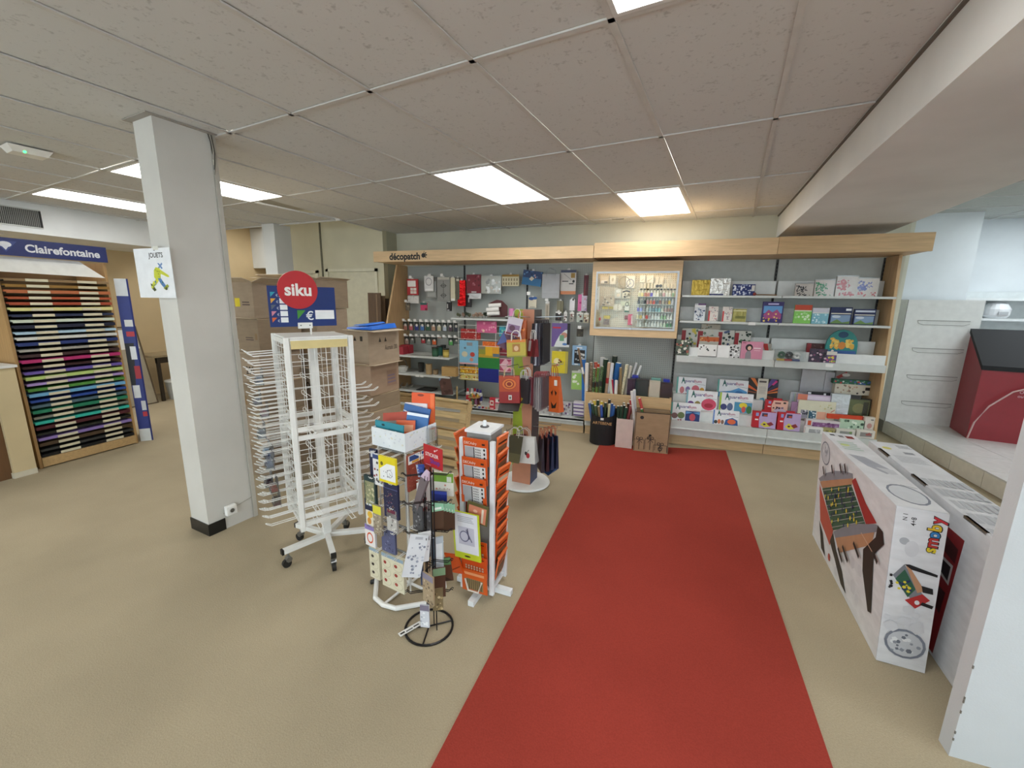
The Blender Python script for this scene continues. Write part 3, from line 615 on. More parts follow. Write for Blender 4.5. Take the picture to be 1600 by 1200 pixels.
hp('feather_pack', 'clear pack of white feathers on the top row', 'craft packet', (752, 431, 783, 459), '#b9b9ac', [('dots', 22, 9, (.25, .1, .95, .8), .1, ['#f4f4f0', '#d9d9d2', '#8f8f88', '#c9b9a4'])], film=1)
hp('tag_rack_pack', 'cream pack printed with rows of small tags on the top row', 'craft packet', (784, 429, 811, 447), '#d8cfae', [('r', 0, .82, 1, 1, '#a07c34')]+[('r', .06+q*.16, v, .13+q*.16, v+.22, '#8d8162') for q in range(6) for v in (.1, .45)], rz=-0.08)
hp('blue_gift_pack', 'tilted blue pack with a white label on the top row', 'craft packet', (815, 423, 845, 446), '#2c6c9c', [('r', 0, .5, 1, 1, '#24406e'), ('dots', 16, 11, (.05, .5, .95, .95), .06, ['#5c89b8', '#c9a2a6', '#16294a']), ('p', [(.35, .42), (.5, .3), (.62, .5), (.48, .62)], '#d8cdb8')], roll=0.14)
bg = pack('paper_bag', 'plain grey paper carrier bag hanging on the pegboard', 'paper bag', (847, 428, 874, 466), 5.42, 0.06, '#a9acb0', [('r', 0, .18, 1, .19, '#8f9296'), ('r', 0, .33, 1, .335, '#9a9da1')]); hook(gl, bg.location.x, at(860, 420, 5.42).z, 5.42)
Wb = abs(at(874, 447, 5.42).x-at(847, 447, 5.42).x); Hb = at(860, 428, 5.42).z-at(860, 466, 5.42).z
MB().tube([(-Wb*.25, -.002, Hb-.03), (-Wb*.25, -.002, Hb+.04), (-Wb*.12, -.002, Hb+.075), (Wb*.12, -.002, Hb+.075), (Wb*.25, -.002, Hb+.04), (Wb*.25, -.002, Hb-.03)], .005, M('#a3a5a8', .6)).build('handle', bg)
hp('poster_pack', 'white printed pack with an orange foot beside the grey paper bag', 'craft packet', (876, 422, 900, 460), '#d4d2ce', [('r', 0, 0, 1, .14, '#d68a5c'), ('r', 0, .9, 1, 1, '#3f4a6a'), ('r', .66, .68, .92, .88, '#a9863c'), ('r', .1, .52, .5, .56, '#2e2e2e'), ('r', .55, .42, .85, .46, '#2e2e2e'), ('e', .84, .54, .08, .06, '#1e1e1e'), ('l', (.2, .85), (.7, .6), .02, '#8a8a8a')])
hp('cord_hank', 'hank of dark red cord hanging beside the showcase', 'cord', (912, 430, 919, 462), '#5c1a24', [('l', (.2, 0), (.5, .9), .03, '#8e3340'), ('l', (.9, 0), (.5, .9), .03, '#37101a')], y=5.36, tg=False)
hp('pink_pouch', 'small pink pouch with a teal top under the top row', 'craft packet', (657, 473, 667, 485), '#c93c68', [('r', 0, .7, 1, 1, '#2f5e58'), ('r', .7, 0, 1, .3, '#7a1f33')])
hp('black_packet', 'tiny black and silver packet below the cross-motif packet', 'craft packet', (698, 472, 705, 486), '#1d1d1f', [('r', .1, .3, .3, .8, '#c9c9c9'), ('r', .1, .05, .6, .15, '#d9d9d9')])
hp('brush_packet', 'dark dried-flower packet low beside the wooden end panel', 'craft packet', (634, 473, 640, 485), '#6b6355', [('dots', 8, 3, (.1, .1, .9, .9), .1, ['#8f8573', '#3f3a30'])], tg=True)
# two rows of small charm packets with price tags
ch = ['#b57a6a', '#b25a62', '#20307c', '#4a78bc', '#2c5a44', '#b08a72', '#c9c2a0', '#b4bfcc', '#5a4a58', '#3c4450']
nm = ['salmon', 'rose', 'navy', 'sky blue', 'dark green', 'tan', 'cream', 'pale grey', 'purple-grey', 'slate']
for k in range(10):
    px = 630+k*8.8; hp('charm_packet', 'small %s charm packet in the upper row of tagged packets' % nm[k], 'craft packet', (px, 502.5+k*.25, px+7, 516+k*.25), '#3f4644', [('r', .1, .05, .85, .6, ch[k]), ('e', .5, .62, .25, .16, '#d9d5cc'), ('r', 0, .8, 1, 1, '#26302c')], y=5.34, t=.012, tg=True, group='small charm packets')
ch2 = [('#a08478', 'tan'), ('#6a6e6a', 'grey'), ('#4e5452', 'dark grey'), ('#a8343c', 'red'), ('#7c8480', 'light grey'), ('#d2602c', 'orange'), ('#d86a34', 'amber'), ('#6f8f6a', 'sage'), ('#58a85a', 'bright green'), ('#5d6a60', 'moss')]
for k in range(10):
    px = 632+k*8.6; h = [538, 536, 527, 536, 538, 538, 527, 527, 538, 536][k]
    hp('charm_packet', 'small %s charm packet in the lower row of tagged packets' % ch2[k][1], 'craft packet', (px, 525.5+k*.3, px+7.5, h+k*.2), '#343c38', [('r', .1, .05, .85, .62, ch2[k][0]), ('r', 0, .8, 1, 1, '#1f2724'), ('e', .5, .6, .2, .15, '#cfcbc2')], y=5.34, t=.012, tg=True, group='small charm packets')
# upper middle shelf
def on(o, z): o.location.z = z; return o
def flowers(px0, px1, y, z, n, seed, label, cols, h=0.06):
    x0, x1 = at(px0, 490, y).x, at(px1, 490, y).x
    t = thing('dried_flowers', label, 'dried flowers', ((x0+x1)/2, y, z)); rr = random.Random(seed); hw = (x1-x0)/2
    for k in range(n):
        b_ = MB(); x = -hw+2*hw*(k+.5)/n; yy = rr.uniform(-.05, .05); zz = h*rr.uniform(.45, .8)
        b_.tube([(x+rr.uniform(-.02, .02), yy+.03, 0.002), (x, yy, zz)], .003, M('#3c4630', .7), 4); st = b_.build('stem', t)
        m = M(rr.choice(cols), .8); q = MB()
        for j in range(5): q.blob((x+rr.uniform(-.018, .018), yy+rr.uniform(-.018, .018), zz+rr.uniform(-.005, .02)), rr.uniform(.012, .02), m, 6)
        q.build('blossom', t)
flowers(716, 768, 5.33, 1.396, 12, 4, 'row of small dried flowers lying on the upper left shelf', ['#2f3a2a', '#5a5d44', '#8c7464', '#a98f7c', '#c9a49a', '#26302a'])
t = thing('ribbon_holder', 'dark red holder with three white rolls on the upper left shelf', 'ribbon holder', (at(777, 490, 5.3).x, 5.30, 1.396), 0.2)
MB().prism([(-.13, .06, 0), (.13, .06, 0), (.13, .06, .17), (.05, .06, .24), (-.02, .06, .25), (-.13, .06, .2)], (0, .012, 0), M('#541a18', .5)).build('back_board', t); MB().box(-.13, .13, -.06, .06, 0, .02, M('#6a6a62', .6)).build('tray', t)
for k, (x, z) in enumerate(((-.03, .17), (-.06, .115), (-.05, .06))): MB().tube([(x-.085, -.02, z), (x+.085, -.02, z+.012)], .026, M('#eceae6', .5), 10).build('roll', t)
def pot(name, label, cat, px, y, z, r, h, col, band=None, lid=None, n=14, rt=1.0, rough=.45):
    x = at(px, 500, y).x; t = thing(name, label, cat, (x, y, z)); MB().lathe([(r*.94, 0), (r, .006), (r*rt, h)], M(col, rough), n).build('body', t, smooth=False)
    if band: MB().lathe([(r*1.012, h*.25), (r*1.012*(1+(rt-1)*.6), h*.7)], M(band, .5), n).build('label_band', t)
    if lid: MB().lathe([(r*1.05*rt, h), (r*1.05*rt, h+.018)], M(lid, .4), n).build('lid', t)
    return t
pot('candle_cup', 'pink cup candle on the pegboard shelf', 'candle', 799, 5.30, 1.396, .038, .105, '#d98ab8', None, None).location.z = 1.43
pot('candle_cup', 'black-green cup candle beside the pink cup', 'candle', 812, 5.33, 1.43, .036, .085, '#26312e', '#35443f')
for nm_, px in (('pink', 799), ('black-green', 812)): pass
shelf(gl, LX[2]-0.02, LX[2]+0.28, 1.43, 5.24, 0.012, 0.008, 'bracket_shelf', YL); MB().box(at(795, 480, 5.3).x-.03, LX[2]-.02, 5.24, YL-.013, 1.422, 1.43, SHELF).build('bracket_shelf', gl)
# wire rack of hanging decorated papers
t_rack = thing('paper_rack', 'white wire rack holding sheets of decorated paper on the pegboard', 'rack', (0, 0, 0))
rx0, rx1 = at(717, 550, 5.28).x, at(800, 550, 5.28).x; RW = M('#e4e4e0', .35)
rails = MB()
for py in (509, 520, 531, 541, 550, 559, 568, 578, 587, 594): z = at(760, py, 5.27).z; MB().tube([(rx0, 5.262, z), (rx1, 5.262, z)], .0032, RW, 5).build('wire_rail', t_rack)
for x in (rx0, rx0+.27, rx0+.56, rx1): MB().tube([(x, 5.268, at(760, 505, 5.27).z), (x, 5.268, at(760, 596, 5.27).z)], .003, RW, 5).build('wire_post', t_rack); MB().tube([(x, 5.268, at(760, 512, 5.27).z), (x, YL-.001, at(760, 512, 5.27).z)], .003, RW, 5).build('bracket', t_rack)
def sheet(label, rect, col, shapes=(), y=5.275, **k): return pack('decorated_paper', label, 'paper', rect, y, .006, col, shapes, **k)
sheet('pink paper with pale flowers at the top of the wire rack', (745, 502, 776, 520), '#c75a86', [('dots', 12, 2, (.05, .05, .95, .95), .1, ['#e9c9b4', '#e38fb0'])], y=5.255)
sheet('dark red patterned paper on the left of the wire rack', (720, 514, 751, 531), '#9c2420', [('dots', 20, 5, (.03, .05, .97, .95), .06, ['#d9a49a', '#c2463e'])])
sheet('light blue paper with scattered pictures on the wire rack', (718, 532, 747, 569), '#7fb6d2', [('r', .4, .78, .7, .92, '#8c8f93'), ('e', .28, .42, .16, .12, '#c9c4a8'), ('e', .7, .42, .13, .1, '#b8443a'), ('e', .65, .2, .1, .08, '#c9836a'), ('e', .3, .68, .06, .04, '#5a6a78'), ('r', 0, 0, 1, .06, '#d9a8ac')], y=5.255)
sheet('orange marbled paper on the wire rack', (754, 534, 779, 542), '#dc6a22', [('dots', 12, 7, (.05, .1, .95, .9), .15, ['#ea8c3c', '#c9541c'])])
sheet('patchwork paper of olive yellow and grey squares on the wire rack', (748, 542, 780, 559), '#b79a2e', [('r', 0, .3, .33, 1, '#8a8f34'), ('r', .33, .2, .66, 1, '#e0b022'), ('r', .66, .4, 1, 1, '#d89a26'), ('r', 0, .75, .3, 1, '#7f7a66'), ('r', .7, .1, 1, .4, '#5a6c7c')], y=5.257)
sheet('plain green paper on the wire rack', (747, 559, 780, 576), '#237a34', [], y=5.257)
sheet('plain royal blue paper at the foot of the wire rack', (748, 576, 779, 597), '#14227e', [], y=5.255)
sheet('yellow and orange floral paper on the lower left of the wire rack', (719, 573, 747, 583), '#d49a20', [('dots', 24, 9, (.03, .1, .97, .9), .14, ['#e8d04a', '#b8641c', '#8c6a1c', '#f0dc7a'])])
sheet('pale yellow floral paper at the bottom left of the wire rack', (719, 584, 747, 594), '#d9c870', [('dots', 20, 12, (.03, .1, .97, .9), .12, ['#a8342c', '#efe3a0', '#8a8f44'])])
sheet('turquoise butterfly paper at the upper right of the wire rack', (780, 509, 797, 526), '#3f9fb0', [('dots', 8, 3, (.1, .1, .9, .9), .1, ['#7fc0a8', '#2a6f84'])])
sheet('deep red patterned paper on the right of the wire rack', (781, 536, 799, 556), '#7c2430', [('dots', 10, 3, (.1, .1, .9, .9), .1, ['#a04a54', '#4f1420'])])
sheet('pink patchwork paper on the lower right of the wire rack', (781, 560, 799, 582), '#b04a68', [('p', [(0, .5), (.5, 1), (1, .5), (.5, 0)], '#e0b0bc'), ('p', [(.5, .5), (1, .9), (1, .2)], '#d98a9a')])
# shelf with boxes and candles
t = pack('gift_box', 'flat red gift box on the left shelf, left of two', 'box', (612, 541, 630, 553), 5.20, .14, '#a02c38', [('r', .1, .35, .6, .45, '#d9a4a8')], z0=.836); t = pack('gift_box', 'flat red gift box on the left shelf, right of two', 'box', (626, 539, 639, 552), 5.33, .12, '#9c2a36', [('r', .1, .35, .6, .45, '#d9a4a8')], z0=.836)
MB().box(at(645, 556, 5.3).x, at(676, 556, 5.3).x, 5.22, 5.30, .8355, .837, M('#8d9088', .5)).build('shelf_mat', gl)
pot('jar_candle', 'dark green jar candle on the left shelf, front one', 'candle', 679, 5.24, .836, .047, .115, '#1f4a34', '#2c5c42', '#14201a'); pot('jar_candle', 'teal jar candle behind the dark green one', 'candle', 686, 5.36, .836, .04, .12, '#1d5a50', None, '#101a18')
pot('jar_candle', 'black jar candle at the back of the left shelf', 'candle', 692, 5.42, .836, .04, .13, '#1c221f', None, '#0e1110'); pot('jar_candle', 'gold striped jar candle on the left shelf', 'candle', 696, 5.23, .836, .043, .105, '#a8923c', '#cdb860', '#20241c')
# lower shelf
t = thing('wicker_basket', 'small white wicker basket with a hoop handle on the lower left shelf', 'basket', (at(629, 575, 5.25).x, 5.25, .566)); wm = M('#d9d9d4', .6)
for k in range(5): MB().tube([((.055+.007*k)*math.cos(q*math.pi/8), (.055+.007*k)*math.sin(q*math.pi/8), .012+.017*k) for q in range(16)], .007, wm, 5, True).build('woven_ring', t)
MB().lathe([(.05, 0), (.055, .008)], wm, 12).build('base', t); MB().tube([(.08*math.cos(q*math.pi/10), 0, .08+.12*math.sin(q*math.pi/10)) for q in range(11)], .005, M('#3e3e3a', .6), 5).build('handle', t)
pot('pillar_candle', 'tall tan cylinder box on the lower left shelf', 'candle', 668.5, 5.25, .566, .047, .15, '#a58c66'); pot('tin', 'low tan round tin beside the tall cylinder', 'tin', 679, 5.27, .566, .037, .055, '#8f7a5c', None, '#7d6a50')
pot('vase', 'dark glass vase at the back of the lower left shelf', 'vase', 656, 5.38, .566, .038, .14, '#33322f', None, None, 12, 1.25)
pack('wooden_box', 'plain light wooden box on the lower left shelf', 'box', (690, 573, 712, 587), 5.20, .12, '#b5945f', bm=M('#b8965f', .6, 0, 'wood'), z0=.566)
pack('picture_card', 'pink picture card standing at the back of the lower left shelf', 'card', (706, 562, 716, 572), 5.42, .01, '#8c4a58', [('dots', 6, 2, (.1, .1, .9, .9), .12, ['#b87a86', '#5f2a38'])], z0=.566)
pack('paper_sleeve', 'brown marbled paper sleeve standing on the shelving base', 'paper', (690, 588, 708, 617), 5.19, .01, '#5f443e', [('p', [(0, .75), (.35, 1), (0, 1)], '#7a96b0'), ('dots', 6, 4, (.1, .1, .9, .7), .1, ['#76564e', '#4a322e'])], roll=-.12, tilt=.12)
# driftwood and slates on the low shelf
rr = random.Random(12)
for k in range(5):
    px = 605+k*8.5; t = thing('driftwood_piece', ['grey twisted driftwood piece at the far left of the low shelf', 'short forked driftwood piece on the low shelf', 'tall pointed driftwood piece on the low shelf', 'knotted driftwood piece on the low shelf', 'curved driftwood piece nearest the slates'][k], 'driftwood', (at(px, 606, 5.33).x, 5.33, .30)); b_ = MB()
    for j in range(4):
        a = rr.uniform(0, 6.28); b_.tube([(0, 0, .012), (.04*math.cos(a), .04*math.sin(a), .03), (.07*math.cos(a), .07*math.sin(a), rr.uniform(.03, .09))], .011, M('#8c887c', .8), 5, False, .004)
    b_.build('branch', t)
t = thing('slate_tray', 'black slate trays fanned out on the low shelf', 'tray', (at(668, 606, 5.33).x, 5.36, .30)); MB().box(-.16, .10, -.09, .07, .0, .012, M('#1c1c1c', .5)).build('slate', t); MB().prism([(-.08, -.09, .014), (.14, -.07, .014), (.12, .06, .014), (-.1, .05, .014)], (0, 0, .02), M('#23211f', .5)).build('slate', t)
# base deck of the left unit
bz = .186
t = thing('round_tray', 'round wooden tray with small yellow decorations on the base deck', 'tray', (at(717, 627, 5.12).x, 5.13, bz)); MB().lathe([(.07, 0), (.10, .02), (.105, .035), (.098, .035), (.09, .018)], M('#a07c48', .6), 20).build('bowl', t)
for k in range(7): MB().blob((.06*math.cos(k*1.1), .05*math.sin(k*1.1), .03), .017, M(['#d9c24a', '#efe9d4', '#8fae8a', '#e0d8b0'][k % 4], .6), 6).build('ornament', t)
t = thing('wooden_figure', 'tall turned wooden figure standing behind the round tray', 'figure', (at(714, 614, 5.3).x, 5.30, bz)); MB().lathe([(.022, 0), (.012, .03), (.011, .10), (.018, .13), (.008, .16), (.016, .19), (.004, .23)], M('#c2a872', .6), 10).build('body', t); MB().lathe([(.035, 0), (.035, .008)], M('#b2955c', .6), 12).build('foot', t)
gb = [('#c22c3a', 'crimson', 731, 5.36), ('#ece9e2', 'white', 737.5, 5.37), ('#c8323a', 'red', 742, 5.40), ('#4a2a7c', 'violet', 746, 5.36), ('#3f3a86', 'indigo', 751, 5.34)]
for k, (c_, n_, px, yy) in enumerate(gb):
    t = thing('glue_bottle', 'white bottle with a %s cap behind the round wooden stand' % n_, 'bottle', (at(px, 620, yy).x, yy, bz), 0, 'capped craft bottles'); MB().lathe([(.024, 0), (.026, .005), (.026, .13), (.014, .15)], M('#e6e4e0', .4), 12).build('body', t); MB().lathe([(.016, .15), (.014, .19), (.01, .195)], M(c_, .4), 10).build('cap', t); MB().lathe([(.0265, .03), (.0265, .1)], M(c_, .5), 12).build('label_band', t)
t = thing('spool_stand', 'round two-tier wooden stand of small paint tubes on the base deck', 'stand', (at(741, 620, 5.20).x, 5.20, bz))
MB().lathe([(.09, 0), (.092, .012)], M('#a8834e', .5), 20).build('lower_disc', t); MB().lathe([(.088, .11), (.09, .122)], M('#b08c56', .5), 20).build('upper_disc', t); MB().tube([(0, 0, .012), (0, 0, .11)], .012, M('#9a7848', .5), 8).build('stem', t)
for k in range(8): a = k*math.pi/4; MB().lathe([(.02, .012), (.02, .08), (.012, .1)], M(['#55222a', '#3a2233', '#b98a2c', '#e6dccb', '#2f2a3a', '#c94a4a', '#556a4a', '#8a5a78'][k], .4), 8, (.062*math.cos(a), .062*math.sin(a), 0)).build('paint_tube', t)
for k in range(5): a = k*1.26; MB().lathe([(.016, .122), (.016, .15), (.01, .16)], M(['#c9a23a', '#33312c', '#e2c45a', '#6a7a5a', '#b85a2a'][k], .4), 8, (.05*math.cos(a), .05*math.sin(a), 0)).build('paint_pot', t)
for k, (px, c_, n_) in enumerate(((735, '#8fae4a', 'lime'), (742, '#3f3f44', 'charcoal'), (749, '#5a66b0', 'blue'), (754, '#b03a48', 'raspberry'), (760, '#d98c6a', 'peach'), (764, '#a8b06a', 'olive'))):
    t = thing('craft_pot', 'little %s pot in the row at the front of the base deck' % n_, 'pot', (at(px, 636, 5.06).x, 5.06+.012*(k % 2), bz), 0, 'little craft pots'); MB().lathe([(.014, 0), (.017, .01), (.017, .026)], M(c_, .5), 10).build('jar', t); MB().lathe([(.018, .026), (.018, .036)], M('#d9d6cc', .4), 10).build('lid', t)
pack('glue_box', 'upright red and white box on the base deck beside the bag stand', 'box', (765, 620, 772, 638), 5.05, .05, '#d23a48', [('r', .1, .35, .9, .8, '#f0e6e2'), ('e', .5, .58, .25, .1, '#c22c3a'), ('r', .1, .05, .9, .15, '#f4d9d6')], z0=bz)
t = thing('craft_basket', 'pink rimmed basket of white craft shapes on the base deck', 'basket', (at(786, 630, 5.2).x, 5.2, bz)); MB().hexa([(-.13, -.1, 0), (.15, -.1, 0), (.15, .1, 0), (-.13, .1, 0), (-.15, -.12, .09), (.18, -.12, .09), (.18, .12, .09), (-.15, .12, .09)], M('#e6e4e2', .5)).build('basket_body', t); MB().tube([(-.155, -.125, .092), (.185, -.125, .092), (.185, .125, .092), (-.155, .125, .092)], .009, M('#d86a8c', .5), 6, True).build('rim', t)
for k in range(6): MB().prism([(-.1+.045*k, -.05, .085), (-.07+.045*k, -.03, .085), (-.075+.045*k, .02, .085), (-.11+.045*k, .01, .085)], (0, .01, .03), M(['#f2f0ee', '#2a2a2a', '#e9dfe0', '#f4f4f2'][k % 4], .5)).build('craft_shape', t)

# third section, right of the bag stand
hp('ribbon_card', 'cream card with a blue bow left of the grey spools', 'craft packet', (826, 465, 838, 481), '#d9d2bc', [('e', .35, .9, .35, .16, '#244a86'), ('e', .8, .95, .3, .14, '#2c5696'), ('r', .2, .05, .8, .12, '#a9a49a')], y=5.34)
MB().box(at(826, 459, 5.28).x-.025, at(826, 459, 5.28).x+.02, 5.28, 5.283, at(826, 461, 5.28).z, at(826, 457, 5.28).z+.01, TAGW).build('price_tag', gl)
hp('spool_card', 'long narrow spool card below the grey paper bag', 'craft packet', (852, 471, 858, 500), '#b9b0a0', [('r', 0, .88, 1, 1, '#efefec'), ('r', .3, .1, .7, .8, '#8f8676')], tg=True)
hp('raffia_bundle', 'olive raffia bundle on the pegboard', 'craft packet', (870, 470, 880, 489), '#77745c', [('l', (.3, 0), (.4, 1), .04, '#8f8c70'), ('l', (.7, 0), (.6, 1), .04, '#5f5c48')])
hp('white_receipt_card', 'plain white card hanging under the orange-footed poster', 'craft packet', (890, 468, 898, 485), '#e6e6ea', [('r', .5, .9, .8, 1.1, '#2a2a2a')])
hp('pink_flower_card', 'pink and lilac flowered card beside the showcase', 'craft packet', (903, 460, 917, 486), '#c9c0d2', [('r', 0, 0, .4, 1, '#d76aa4'), ('dots', 14, 5, (.4, .05, 1, .95), .04, ['#8f86b8', '#e9e4f0', '#d084b0']), ('e', .28, .5, .12, .06, '#b02c70')])
for k, (px, w_, c_, n_) in enumerate(((868, 9, '#1f1f1f', 'black bow'), (881, 5, '#d9d9d6', 'black-dotted strip'), (890, 7, '#9a9890', 'grey and red'), (901, 10, '#b9c4bc', 'dark bead'), (912, 8, '#c9c2a8', 'cream sachet'))):
    hp('charm_card', 'little %s charm card in the row beside the showcase' % n_, 'craft packet', (px, 487+k*.6, px+w_, 501+k*.8), c_, [('dots', 7, k+2, (.15, .1, .85, .8), .1, ['#1a1a1a', '#efefec', '#7a4a44']), ('r', 0, .85, 1, 1, '#e6e6e2')], y=5.34, t=.012)
hp('craft_kit', 'purple craft kit with a white curve and photo on the pegboard', 'craft kit', (862, 505, 890, 542), '#6a5694', [('p', [(.15, 0), (1, 0), (1, .75), (.75, .72), (.45, .5), (.25, .2)], '#d9dfe0'), ('e', .7, .5, .18, .12, '#c08a78'), ('r', .45, .25, .7, .5, '#6a9a7c'), ('r', .05, .78, .5, .84, '#c22c3a'), ('e', .75, .12, .14, .05, '#4f7fc0'), ('r', .86, .1, 1, 1, '#16181c')], y=5.32)
hp('craft_kit', 'yellow chick craft kit below the purple kit', 'craft kit', (862, 549, 887, 583), '#d8c62a', [('r', .85, 0, 1, 1, '#b8ab50'), ('e', .33, .55, .2, .14, '#efe6b0'), ('dots', 7, 6, (.15, .35, .6, .65), .06, ['#c0392b', '#5a4a1c', '#f2d9a0'])], y=5.32)
hp('chalk_kit', 'light blue kit with a chalkboard picture beside the wrap bin', 'craft kit', (894, 540, 916, 571), '#8fb4d6', [('r', .15, .1, .9, .78, '#15181c'), ('dots', 18, 5, (.22, .18, .84, .7), .06, ['#d9d9d6', '#9aa4ac']), ('r', .3, .86, .7, .92, '#e9eff4'), ('r', .2, .03, .45, .08, '#f0f0ee')], y=5.32)
hp('leaf_stencil', 'pale green stencil pack with white leaf shapes', 'craft packet', (893, 580, 916, 609), '#9fca6a', [('dots', 10, 15, (.12, .1, .88, .8), .09, ['#eef5e0']), ('r', 0, .9, 1, 1, '#c9cbc4')], y=5.18)
hp('dark_sachet', 'dark brown sachet under the price tag beside the showcase', 'craft packet', (901, 514, 911, 526), '#3f3a2e', [('dots', 6, 2, (.1, .1, .9, .9), .12, ['#57523f', '#2a261d'])], tg=True)
# clear boxes and purple packs on the base deck behind the bag stand
rr = random.Random(31)
cb_ = [(846, 622, 862, 640, '#c9c6c4', 'clear box of beads at the left of the base deck pile'), (862, 616, 880, 634, '#d6d2d0', 'clear box of silver beads in the base deck pile'), (878, 622, 894, 642, '#c6c4c8', 'clear box of grey beads in the base deck pile'), (858, 634, 876, 650, '#b9b4b0', 'clear box of brown beads at the front of the pile'), (890, 612, 908, 628, '#d9d9de', 'clear box of white beads at the back of the pile'), (846, 603, 868, 618, '#a88a94', 'pink beaded box at the back of the pile')]
for k, (l, tp, r, b_, c_, lb) in enumerate(cb_): pack('bead_box', lb, 'box', (l, tp, r, b_), [5.12, 5.2, 5.14, 5.05, 5.26, 5.36][k], .07, c_, [('dots', 16, k+40, (.08, .1, .92, .9), .09, ['#f0eef0', '#8a7a80', '#6a4a7c', '#a9a4a0', '#e0d4cc'])], film=1, z0=[bz, bz, bz, bz, bz, bz][k])
for k in range(4): pack('purple_pack', ['bottom', 'second', 'third', 'top'][k] + ' flat pack in the small purple and white stack', 'pack', (896, 645-k*5.5, 912, 650.2-k*5.5), 5.06, .09, '#d9d6de', [('r', 0, .1, 1, .5, ['#5f4a82', '#74609a', '#4f3c74', '#806cac'][k])], group='purple packs')

# ================================================================== GOODS ON THE RIGHT SHELVING
def rp_(name, label, cat, rect, col, shapes=(), y=5.24, t=.02, **k): return pack(name, label, cat, rect, y, t, col, shapes, **k)
Z1, Z2, Z3 = 1.7255, 1.4405, 1.0505
rp_('foil_sheet_pack', 'pack of gold foil sheets on the top right shelf', 'foil pack', (1081, 436, 1109, 460), '#8a7434', z0=Z1, bm=M('#a58a3e', .3, .85, 'foil'))
rp_('foil_sheet_pack', 'pack of silver foil sheets on the top right shelf', 'foil pack', (1110, 433, 1141, 460), '#b5b3ae', [('r', 0, 0, .7, .1, '#3a3f6a')], z0=Z1, bm=M('#c6c2ba', .25, .85, 'foil'))
rp_('pattern_box', 'navy box with white floral pattern on the top right shelf', 'box', (1145, 442, 1180, 460), '#1f2f6a', [('dots', 40, 3, (.03, .05, .8, .95), .08, ['#c9cfdd', '#e6e8ee', '#8f9ac0']), ('r', .84, .4, .98, .9, '#d9d5cc')], z0=Z1)
t = thing('wooden_twig', 'thin wooden twig with a red tip lying on the top right shelf', 'twig', (at(1194, 458, 5.2).x, 5.2, Z1)); MB().tube([(-.09, 0, .012), (.0, .02, .012), (.12, 0, .008)], .006, M('#8a6a4c', .7), 6).build('stick', t); MB().blob((-.09, 0, .018), .018, M('#8c3a30', .6)).build('tip', t)
for (l, tp, r, c_, n_, c2) in ((1243, 441, 1271, '#16161a', 'black', '#16161a'), (1273, 435, 1304, '#2c8a58', 'green', '#2c8a58'), (1307, 429, 1340, '#b8323a', 'red', '#b8323a'), (1340, 432, 1373, '#4a58a8', 'blue and red', '#c2464a')):
    rp_('stencil_pack', 'clear pack with %s lace motif printed on it on the top right shelf' % n_, 'craft pack', (l, tp, r, 460.5), '#cfc6bc', [('dots', 26, len(n_), (.05, .35, .45, .85), .06, [c_]), ('dots', 16, len(n_)+3, (.05, .05, .92, .25), .05, [c2]), ('dots', 10, len(n_)+7, (.4, .45, .7, .8), .04, [c_])], z0=Z1, film=1)
# second shelf
rp_('sticker_pack', 'tall navy and white sticker pack first on the second shelf', 'craft pack', (1085, 473, 1102, 500), '#d6d8dc', [('dots', 26, 4, (.05, .05, .95, .7), .05, ['#22304f', '#3a4a6a', '#8fa0b4']), ('r', 0, .8, 1, .92, '#efefee'), ('r', .3, .9, 1, 1, '#6a4a78')], z0=Z2)
for k, l in enumerate((1107, 1129)): rp_('sticker_pack', 'pale pack with red vertical strip on the second shelf, %s of two' % ('left', 'right')[k], 'craft pack', (l, 478, l+15, 501), '#ddd4cc', [('r', 0, 0, .16, .7, '#c23a3e'), ('dots', 22, 5+k, (.2, .05, .95, .95), .04, ['#b3a0a0', '#c98f90', '#8a8a90'])], z0=Z2)
rp_('gold_pack', 'olive gold folded pack on the second shelf', 'craft pack', (1145, 482, 1166, 502), '#8f8a52', [('r', .02, .82, .98, .9, '#d9d4a8'), ('r', .2, .25, .95, .45, '#6f6f36')], z0=Z2, bm=M('#a29a5a', .3, .5, 'foil'))
rp_('picture_box', 'large purple picture box with a glowing blue scene on the second shelf', 'box', (1191, 469, 1224, 502), '#3a3068', [('r', .06, .45, .94, .8, '#5f96c8'), ('p', [(.1, .4), (.3, .62), (.5, .5), (.7, .64), (.92, .4), (.92, .2), (.1, .2)], '#a04a7a'), ('dots', 18, 7, (.08, .05, .92, .42), .05, ['#d9b03a', '#e6cf6a', '#b85a86', '#7a4a9a']), ('r', .25, .86, .75, .92, '#c9c2e6')], z0=Z2, y=5.2)
for (l, tp, r, c_, hd, n_, sd) in ((1241, 475, 1268, '#86c85e', '#c2492e', 'lime green', 3), (1269, 479, 1295, '#7fb6c6', '#c9c9d2', 'light blue', 4)):
    rp_('card_pack', '%s paper pack with a header on the second shelf' % n_, 'craft pack', (l, tp, r, 504), c_, [('r', 0, .72, 1, 1, hd), ('r', 0, .66, 1, .71, '#e9e4da'), ('dots', 16, sd, (.1, .06, .9, .6), .06, ['#d9ecc9' if 'lime' in n_ else '#e9f4f6', '#a9dc8a' if 'lime' in n_ else '#b4d6de'])], z0=Z2)
